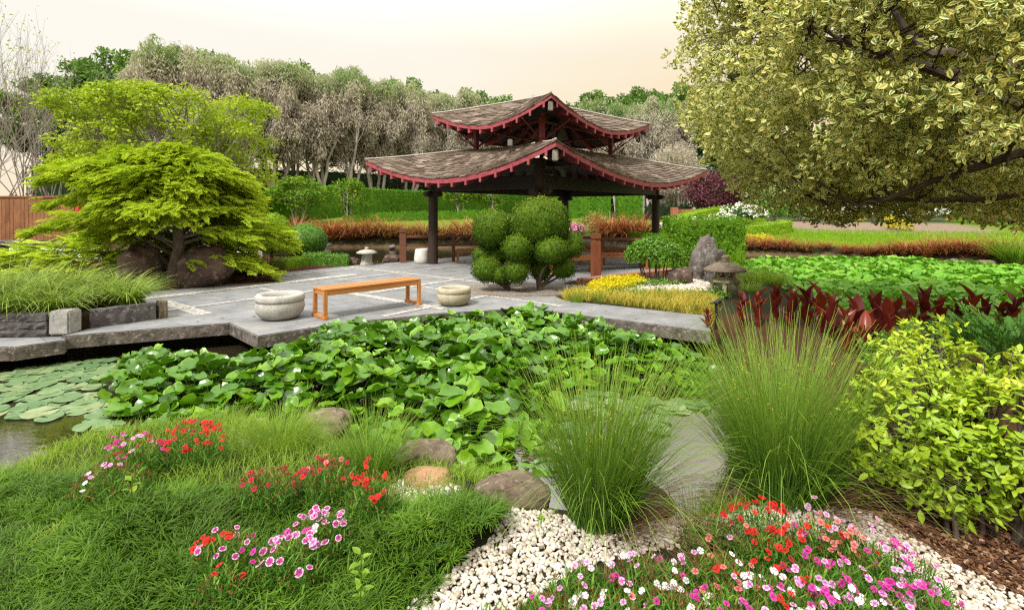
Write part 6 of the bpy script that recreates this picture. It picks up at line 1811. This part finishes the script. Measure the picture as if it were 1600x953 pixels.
# ------------------------------------------------------------------ dianthus beds
def petal_head(seed, double=False):
    g = Geo(); r_ = np.random.default_rng(seed)
    for i in range(5):
        a = i * 2 * np.pi / 5 + r_.uniform(-.08, .08); ca, sa = math.cos(a), math.sin(a)
        m = 7; th = np.linspace(-.54, .54, m)
        rim = 1 + .14 * np.where(np.arange(m) % 2 == 0, 1, -1) * .8
        V = [(0, 0, 0)]; A = [0.0]
        for rr, zz in ((.35, .03), (.72, .07), (1.0, .02)):
            for j, t_ in enumerate(th):
                k = rr * (rim[j] if rr == 1.0 else 1); w_ = t_ * (.8 + .2 * rr)
                V.append((k * math.cos(w_), k * math.sin(w_), zz + .05 * (-1) ** j * (rr == 1.0) + r_.uniform(-.02, .02))); A.append(rr)
        V = np.array(V) @ rot_z(np.array(a)).T
        V[:, 2] += .012 * i
        t = [(0, 1 + j, 2 + j) for j in range(m - 1)]; q = [(1 + b * m + j, 1 + (b + 1) * m + j, 2 + (b + 1) * m + j, 2 + b * m + j) for b in range(2) for j in range(m - 1)]
        g.add(V, q, t, r_.uniform(.2, .8), A)
    g.tube([(0, 0, 0), (0, 0, -.55), (0, 0, -.9)], [.12, .16, .08], 6, r=.9)
    return g
def flowermat(name, inner, mid, rim):
    m, t, o = mat(name); al = attr(t, "along"); oi = t.nodes.new("ShaderNodeObjectInfo")
    c = ramp(t, [(0, inner), (.32, inner), (.5, mid), (.74, mid), (.84, rim), (1, rim)], al)
    h = t.nodes.new("ShaderNodeHueSaturation"); t.links.new(c, h.inputs["Color"])
    t.links.new(math_(t, 'MULTIPLY_ADD', oi.outputs["Random"], .5, .72), h.inputs["Value"])
    p = princ(t, None, h.outputs[0], .6, .25); tr = t.nodes.new("ShaderNodeBsdfTranslucent"); t.links.new(h.outputs[0], tr.inputs[0])
    ms = t.nodes.new("ShaderNodeMixShader"); ms.inputs[0].default_value = .3; t.links.new(p.outputs[0], ms.inputs[1]); t.links.new(tr.outputs[0], ms.inputs[2]); t.links.new(ms.outputs[0], o.inputs[0])
    return m
FM = {'red': flowermat("red petals", (.30, .005, .01), (.62, .008, .012), (.68, .02, .02)), 'rim': flowermat("white rimmed petals", (.35, .02, .16), (.46, .03, .28), (.80, .62, .75)),
      'mag': flowermat("magenta petals", (.30, .01, .12), (.55, .02, .28), (.62, .06, .36)), 'pink': flowermat("pink petals", (.55, .10, .35), (.68, .30, .58), (.78, .52, .72)),
      'white': flowermat("white petals", (.70, .55, .60), (.80, .78, .78), (.84, .83, .82)), 'salmon': flowermat("salmon petals", (.55, .06, .07), (.66, .16, .15), (.72, .30, .27)),
      'dkred': flowermat("crimson petals", (.20, .004, .012), (.38, .008, .03), (.46, .02, .06))}
heads = {}
def head_obj(kind, parent, loc, nrm, s_):
    key = (kind, int(rng.integers(0, 3)))
    M = frames(np.array([nrm]), np.array([rng.uniform(0, 6.28)]))[0]
    if key not in heads:
        o_ = petal_head(hash(key[1]) + 3).build("flower", FM[kind], parent); heads[key] = o_
    else:
        o_ = heads[key].copy(); COL.objects.link(o_); o_.parent = parent
    o_.location = loc; o_.rotation_euler = Matrix(M.tolist()).to_euler(); o_.scale = (s_, s_, s_)
PART_NAMES = {}
def dianthus(px, py, rad, hgt, label, fl, nleaf=760, nbud=45, zb=0.0, fsz=.0130, squash=.75):
    """px, py: where the middle of the flowers shows; fl: list of (kind, count)"""
    p = G(px, py, hgt * .85); x, y = p[0], p[1]; z = gz(x, y) + zb
    t_ = thing("dianthus_plant", label, "flowering plant", (x, y, z), 0, "dianthus plants in the foreground beds")
    g = Geo(); n = nleaf
    a = rng.uniform(0, 6.28, n); k = np.sqrt(rng.uniform(0, 1, n))
    hh = hgt * (1 - .45 * k ** 2) * rng.uniform(.05, .85, n)
    B = np.stack([np.cos(a) * k * rad, np.sin(a) * k * rad * squash, hh], 1)
    blades(g, B, rng.uniform(0, 6.28, n), rng.uniform(.035, .075, n), rng.uniform(.005, .010, n), rng.uniform(.2, .9, n), rng.uniform(.8, 1.9, n), 3, tipw=.15)
    m = 110; a = rng.uniform(0, 6.28, m); k = np.sqrt(rng.uniform(0, 1, m))
    S = np.stack([np.cos(a) * k * rad, np.sin(a) * k * rad * squash, np.zeros(m)], 1)
    blades(g, S, a, hgt * (1 - .35 * k ** 2) * rng.uniform(.75, 1.05, m), .0035, .05, rng.uniform(.1, .45, m), 3, np.full(m, .35), tipw=.7)
    g.build("foliage", m_dfol, t_)
    g = Geo(); a = rng.uniform(0, 6.28, nbud * 2); k = np.sqrt(rng.uniform(0, 1.1, nbud * 2))
    P = np.stack([np.cos(a) * k * rad, np.sin(a) * k * rad * squash, hgt * (1 - .4 * k ** 2) * rng.uniform(.8, 1.05, nbud * 2)], 1)
    P = np.repeat(P, 3, 0) + rng.normal(0, .005, (len(P) * 3, 3))
    leaf_cloud(g, P, rand_dirs(len(P)), .017, STRIP, rng.uniform(0, 1, len(P)), droop=-1.0); bd = g.build("dried_buds", m_bud, t_); bd["kind"] = "stuff"
    for kind, cnt in fl:
        for _ in range(int(cnt * (1.5 if px < 600 else 1.25))):
            if rng.uniform() < .55 and _ > 0 and kind in ('red', 'mag', 'pink'):
                q = last + rng.normal(0, .032, 3) * np.array((1, .8, .4))
            else:
                aa = rng.uniform(0, 6.28); kk = math.sqrt(rng.uniform(0, 1))
                q = np.array((math.cos(aa) * kk * rad, math.sin(aa) * kk * rad * squash, hgt * (1.04 - .35 * kk ** 2) * rng.uniform(.94, 1.1)))
            last = q
            nrm = np.array((q[0] * 1.5 + rng.normal(0, .3), -.30 + rng.normal(0, .3), .85)); nrm /= np.linalg.norm(nrm)
            head_obj(kind, t_, q, nrm, fsz * rng.uniform(.85, 1.15))
D_ = "dianthus plant "
dianthus(300, 690, .19, 0.27, "red and crimson flowered dianthus farthest back on the left bank", [('red', 30), ('dkred', 14)])
dianthus(212, 712, .17, 0.25, "magenta and lilac flowered dianthus at the left rear of the bank", [('mag', 14), ('pink', 7), ('dkred', 8)])
dianthus(175, 765, .18, 0.21, "mostly faded brown dianthus with a few pale pink flowers on the left", [('pink', 4), ('white', 2)], 420, 110)
dianthus(583, 762, .13, 0.27, "bright red flowered dianthus beside the orange sandstone rock", [('red', 19)], 480)
dianthus(510, 745, .15, 0.21, "sparse crimson budded dianthus on the bank behind the white rimmed ones", [('dkred', 12), ('salmon', 3)], 480, 110)
dianthus(420, 765, .15, 0.20, "mostly faded dianthus with tiny crimson flowers in the middle left bed", [('dkred', 9), ('red', 2)], 420, 120)
dianthus(500, 828, .14, 0.22, "dianthus with white rimmed purple flowers, nearest the mondo grass mound", [('rim', 20), ('white', 3), ('mag', 3)], 520)
dianthus(455, 868, .15, 0.22, "dianthus with large white rimmed purple flowers at the bottom of the left bed", [('rim', 12), ('pink', 2)], 560, fsz=.0155)
dianthus(355, 862, .13, 0.22, "red and purple mixed dianthus at the left of the white rimmed ones", [('red', 8), ('rim', 7), ('mag', 3)], 520)
dianthus(345, 915, .10, 0.18, "low leafy dianthus with one red bloom at the bottom of the left bed", [('red', 3)], 400, 30)
dianthus(1190, 800, .18, .24, "tall red flowered dianthus at the back of the right bed before the rush clump", [('red', 30), ('salmon', 2)], 620)
dianthus(1110, 815, .14, .15, "sparse dianthus with salmon blooms on the pebbles' edge of the right bed", [('salmon', 4), ('pink', 2)], 480, 80)
dianthus(1215, 840, .16, .22, "red dianthus in the middle of the right bed", [('red', 22), ('dkred', 3)], 620)
dianthus(1290, 820, .16, .20, "pale lilac and salmon dianthus by the bark mulch", [('pink', 13), ('salmon', 8)], 520)
dianthus(1330, 845, .15, .19, "salmon red dianthus at the rear right of the right bed", [('salmon', 9), ('red', 7), ('mag', 3)], 520)
dianthus(1120, 880, .18, .20, "leafy dianthus with few scattered salmon and white blooms in the middle bed", [('salmon', 6), ('white', 4), ('pink', 4)], 700, 120)
dianthus(1010, 890, .17, .17, "white and pink flowered dianthus at the rear left of the right bed", [('white', 10), ('pink', 7), ('mag', 4)], 620, 80)
dianthus(920, 905, .17, .17, "pink and white dianthus at the left end of the right bed beside the pebbles", [('pink', 9), ('white', 6)], 620, 70)
dianthus(1400, 875, .19, .22, "dense purple pink dianthus at the right end of the bed", [('pink', 16), ('mag', 14)], 620)
dianthus(1310, 895, .18, .23, "magenta and lilac dianthus in the right half of the front row", [('mag', 18), ('pink', 12)], 620)
dianthus(1220, 915, .17, .22, "red and white dianthus in the middle of the front row", [('red', 9), ('white', 7), ('pink', 8), ('mag', 3)], 620)
dianthus(1140, 940, .16, .20, "magenta dianthus at the bottom edge in the middle of the right bed", [('mag', 14), ('salmon', 3)], 620)
dianthus(1045, 945, .17, .19, "mixed white dianthus at the bottom edge left of the magenta one", [('white', 8), ('salmon', 3), ('mag', 3)], 640, 100)
dianthus(950, 955, .17, .17, "dianthus with pale pink blooms cut by the bottom edge", [('pink', 8), ('white', 4)], 620, 80)
dianthus(860, 950, .15, .16, "leafy green dianthus with few pink blooms at the pebbles' lower edge", [('pink', 6), ('mag', 3)], 620, 60)
dianthus(1330, 950, .18, .22, "white and magenta dianthus at the bottom edge below the lilac row", [('mag', 12), ('white', 9), ('pink', 6)], 600)
dianthus(1440, 935, .17, .20, "vivid magenta dianthus at the bottom right end of the bed", [('mag', 16), ('pink', 8)], 560)
dianthus(1240, 985, .18, .20, "pink flowered dianthus mostly below the bottom edge", [('pink', 10), ('white', 5), ('mag', 4)], 560)
dianthus(775, 965, .08, .12, "tiny magenta dianthus sprig in the pebbles at the bottom edge", [('mag', 5)], 160, 14)

# ------------------------------------------------------------------ lime shrub, juniper, cannas, mulch
rosL = []
for s_ in range(5):
    g = Geo(); lp_ = leaf_proto(.46, .10, 2)
    for i in range(7):
        a = i * 2.4; tl = rng.uniform(.3, 1.3)
        M = rot_z(np.array(a)) @ rot_x(np.array(math.pi / 2 - tl)) * rng.uniform(.7, 1.1)
        g.inst(lp_, M[None], np.array([[rng.normal(0, .3), rng.normal(0, .3), -.8 + .16 * i]]), np.array([rng.uniform(.2, .8)]))
    rosL.append(g)
def limeshrub(px, Y, cz, rad, n, label, stems=9, base_py=None):
    c = D(px, 330, Y); z0 = gz(c[0], c[1])
    t_ = thing("lime_shrub", label, "shrub", (c[0], c[1], z0))
    w = Geo(); cr = Geo(); d = rand_dirs(n); kk = rng.uniform(.45, 1.0, n) ** .6
    nb = .80 + .45 * vnoise(d + 3, 2.4, int(px))
    P = np.array((0, 0, cz)) + d * np.array(rad) * (kk * nb)[:, None]
    P = P[P[:, 2] > .06]; n = len(P); d = (P - np.array((0, 0, cz * .6))); d /= np.linalg.norm(d, axis=1)[:, None]
    M = frames(d + rng.normal(0, .4, d.shape) + np.array((0, 0, .35)), rng.uniform(0, 6.28, n)) * (.054 * rng.uniform(.75, 1.2, n))[:, None, None]
    sel = rng.integers(0, 5, n)
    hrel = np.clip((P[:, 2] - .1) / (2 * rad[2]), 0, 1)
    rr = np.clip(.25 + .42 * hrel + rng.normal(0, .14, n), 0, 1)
    for s_ in range(5):
        q = sel == s_; cr.inst(rosL[s_], M[q], P[q], rr[q])
    st = [branch(w, (rng.normal(0, .05), rng.normal(0, .05), -.05), np.array((math.cos(i * 2.4) * rad[0] * .5, math.sin(i * 2.4) * rad[1] * .5, cz + rad[2] * .3)), .013, .006, .06, 8, 6) for i in range(stems)]
    for i in rng.choice(n, min(n, 130), replace=False):
        s0 = st[int(np.argmin([np.linalg.norm(s_[5] - P[i]) for s_ in st]))]
        branch(w, s0[int(np.clip(2 + 5 * P[i][2] / (cz + rad[2]), 2, 7))], P[i], .005, .002, .08, 4, 4)
    w.build("stem", m_bark_b, t_); cr.build("crown", m_lshrub, t_)
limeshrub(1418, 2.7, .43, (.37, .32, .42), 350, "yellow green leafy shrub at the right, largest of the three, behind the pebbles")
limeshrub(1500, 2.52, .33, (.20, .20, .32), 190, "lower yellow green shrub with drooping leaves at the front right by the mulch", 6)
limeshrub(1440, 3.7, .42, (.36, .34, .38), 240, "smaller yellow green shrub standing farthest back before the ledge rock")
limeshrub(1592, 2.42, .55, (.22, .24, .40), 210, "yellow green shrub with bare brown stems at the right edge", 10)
p = D(1585, 330, 4.4)
t_ = thing("juniper", "feathery dark green juniper at the right edge behind the lime shrubs", "shrub", (p[0], p[1], gz(p[0], p[1])))
g = Geo(); n = 900; a = rng.uniform(0, 6.28, n); k = np.sqrt(rng.uniform(0, 1, n))
P = np.stack([np.cos(a) * k * 1.15, np.sin(a) * k * .7, .20 + .42 * (1 - k ** 2) * rng.uniform(.5, 1.05, n)], 1)
M = rot_z(a - np.pi / 2 + rng.normal(0, .5, n)) @ rot_x(rng.uniform(.1, .9, n)) @ rot_y(rng.normal(0, .5, n)) * rng.uniform(.12, .26, n)[:, None, None]
fj = Geo()
for i in range(12):
    y = i / 12
    for s_ in (-1, 1):
        a_ = s_ * rng.uniform(.5, .9); dv = np.array((math.sin(a_), math.cos(a_), rng.uniform(-.2, .25))); b_ = np.array((0, y, 0)); nn_ = np.array((dv[1], -dv[0], 0)) * .028; L_ = .34 * (1 - .5 * y)
        fj.add([b_, b_ + dv * L_ * .5 - nn_, b_ + dv * L_, b_ + dv * L_ * .5 + nn_], None, [(0, 1, 2), (0, 2, 3)], .5, [y * .5, y * .6, .4 + .6 * y, y * .6])
g.inst(fj, M, P, np.clip(rng.normal(.5, .2, n), 0, 1)); w = Geo()
for i in range(12): branch(w, (0, 0, -.05), (math.cos(i * 2.4) * .9, math.sin(i * 2.4) * .5, .35), .02, .006, .1)
w.build("stem", m_bark_b, t_); g.build("foliage", m_juni, t_)

cl = Geo(); ks = 8
ys2 = np.linspace(0, 1, ks + 1); hw = np.array([.03, .32, .46, .5, .47, .39, .27, .13, .0]) * .43
V, A = [], []
for y_, h_ in zip(ys2, hw):
    z_ = -.22 * y_ ** 2; V += [(-h_, y_, z_ + h_ * .55), (-h_ * .5, y_, z_ + h_ * .18), (0, y_, z_), (h_ * .5, y_, z_ + h_ * .18), (h_, y_, z_ + h_ * .55)]; A += [1, .5, 0, .5, 1]
cl.add(V, [(i * 5 + j, i * 5 + j + 1, i * 5 + j + 6, i * 5 + j + 5) for i in range(ks) for j in range(4)], None, .5, A)
def make_canna(n):
    t_ = thing("canna_plant", "x", "plant", (0, 0, 0), 0, "dark red cannas between the two ponds")
    H_ = .52
    Geo().tube([(0, 0, -.35), (.01, 0, H_ * .5), (0, .01, H_)], [.016, .013, .008], 6, r=.4).build("stem", m_canna, t_)
    for i in range(n):
        a = i * 2.4 + rng.uniform(-.4, .4); z = H_ * (.15 + .8 * i / n); L_ = rng.uniform(.20, .33) * (1.1 - .25 * i / n)
        tl = rng.uniform(.15, .75) * (1.15 - .6 * i / n)
        g = Geo(); M = rot_z(np.array(a)) @ rot_x(np.array(math.pi / 2 - tl)) * L_
        g.inst(cl, M[None], np.array([[0, 0, z]]), np.array([rng.uniform(.15, .95)])); g.build("leaf", m_canna, t_, smooth=True)
    return t_
can = [make_canna(n) for n in (7, 8, 9, 9)]
cpos = [(1160, 500, .8), (1185, 505, .9), (1212, 503, .95), (1238, 512, 1.0), (1262, 510, 1.1), (1283, 520, 1.1), (1300, 535, 1.0), (1322, 555, 1.0), (1338, 548, 1.15), (1352, 570, .9), (1370, 540, 1.05), (1388, 550, 1.1), (1402, 535, 1.0), (1425, 530, 1.0),
        (1445, 527, 1.05), (1470, 520, .9), (1498, 517, .85), (1520, 522, 1.1), (1540, 520, .8), (1566, 522, .8), (1585, 527, 1.05), (1612, 530, 1.05), (1640, 530, 1.0)]
cords = ords + "thirteenth fourteenth fifteenth sixteenth seventeenth eighteenth nineteenth twentieth twenty-first twenty-second twenty-third".split()
for i, (x, y, s_) in enumerate(cpos):
    p = G(x, y + 6, -.05); lab = f"dark red canna between the two ponds, {cords[i]} from the left"
    if i < 4: o_ = can[i]; o_['label'] = lab; o_.location = (p[0], p[1], -.08); o_.scale = (s_ * 1.05,) * 3
    else: o_ = dup(can[i % 4], (p[0], p[1], -.08), rng.uniform(0, 6.28), lab, s_ * 1.05)
p = G(1106, 512); o_ = dup(can[0], (p[0], p[1], -.06), 1.0, "single small orange red canna by the garden light at the paving's end", .55)

FLK = Geo().add([(-.5, -.2, 0), (.4, -.25, .05), (.55, .15, 0), (-.4, .22, .06)], [(0, 1, 2, 3)], None, .5, [0, 1, 1, 0])
MUL = gpoly(((1180, 790), (1235, 760), (1320, 690), (1420, 680), (1560, 700), (1700, 760), (1760, 950), (1680, 1000), (1560, 930), (1480, 890), (1400, 840), (1330, 810), (1260, 790)))
m_mul, t, o = mat("bark mulch chips")
princ(t, o, ramp(t, [(0, (.035, .016, .009)), (.5, (.11, .05, .025)), (.85, (.20, .10, .05)), (1, (.34, .24, .16))], attr(t, "rnd")), .85, .2)
P = np.concatenate([scatter(MUL, .013, .6) for _ in range(2)]); n = len(P)
g = Geo(); B = onground(P); B[:, 2] += rng.uniform(0, .014, n)
M = rot_z(rng.uniform(0, 6.28, n)) @ rot_x(rng.normal(0, .5, n)) @ rot_y(rng.normal(0, .4, n)) * (rng.uniform(.012, .034, n))[:, None, None]
g.inst(FLK, M, B, rng.uniform(0, 1, n)); o_ = g.build("bark_mulch", m_mul); tag(o_, "dark brown bark chips under the lime shrubs on the right", "mulch", None, "stuff")
MU2 = gpoly(((222, 452), (240, 436), (330, 432), (430, 430), (425, 440), (350, 446), (260, 455)))
P = scatter(MU2, .035, .6); n = len(P); g = Geo(); B = onground(P); B[:, 2] += rng.uniform(.0, .03, n)
M = rot_z(rng.uniform(0, 6.28, n)) @ rot_x(rng.normal(0, .5, n)) * rng.uniform(.03, .08, n)[:, None, None]
g.inst(FLK, M, B, rng.uniform(0, 1, n)); o_ = g.build("cedar_mulch", m_mul); tag(o_, "reddish brown bark chips around the cedar trunk and boulders", "mulch", None, "stuff")

# fallen leaves on the paving
P = scatter([tuple(p) for p in PAVE], .30, .6); P = P[rng.uniform(size=len(P)) < .55]; n = len(P)
m_fall = leafmat("fallen leaves", [(0, (.16, .08, .03)), (.5, (.30, .19, .06)), (1, (.38, .34, .10))], trans=.1)
g = Geo(); M = rot_z(rng.uniform(0, 6.28, n)) @ rot_x(rng.normal(0, .15, n)) * rng.uniform(.025, .06, n)[:, None, None]
g.inst(BROAD, M, np.concatenate([P, np.full((n, 1), .014)], 1), rng.uniform(0, 1, n)); o_ = g.build("fallen_leaves", m_fall); tag(o_, "small dry fallen leaves scattered over the grey paving", "leaves", None, "stuff")
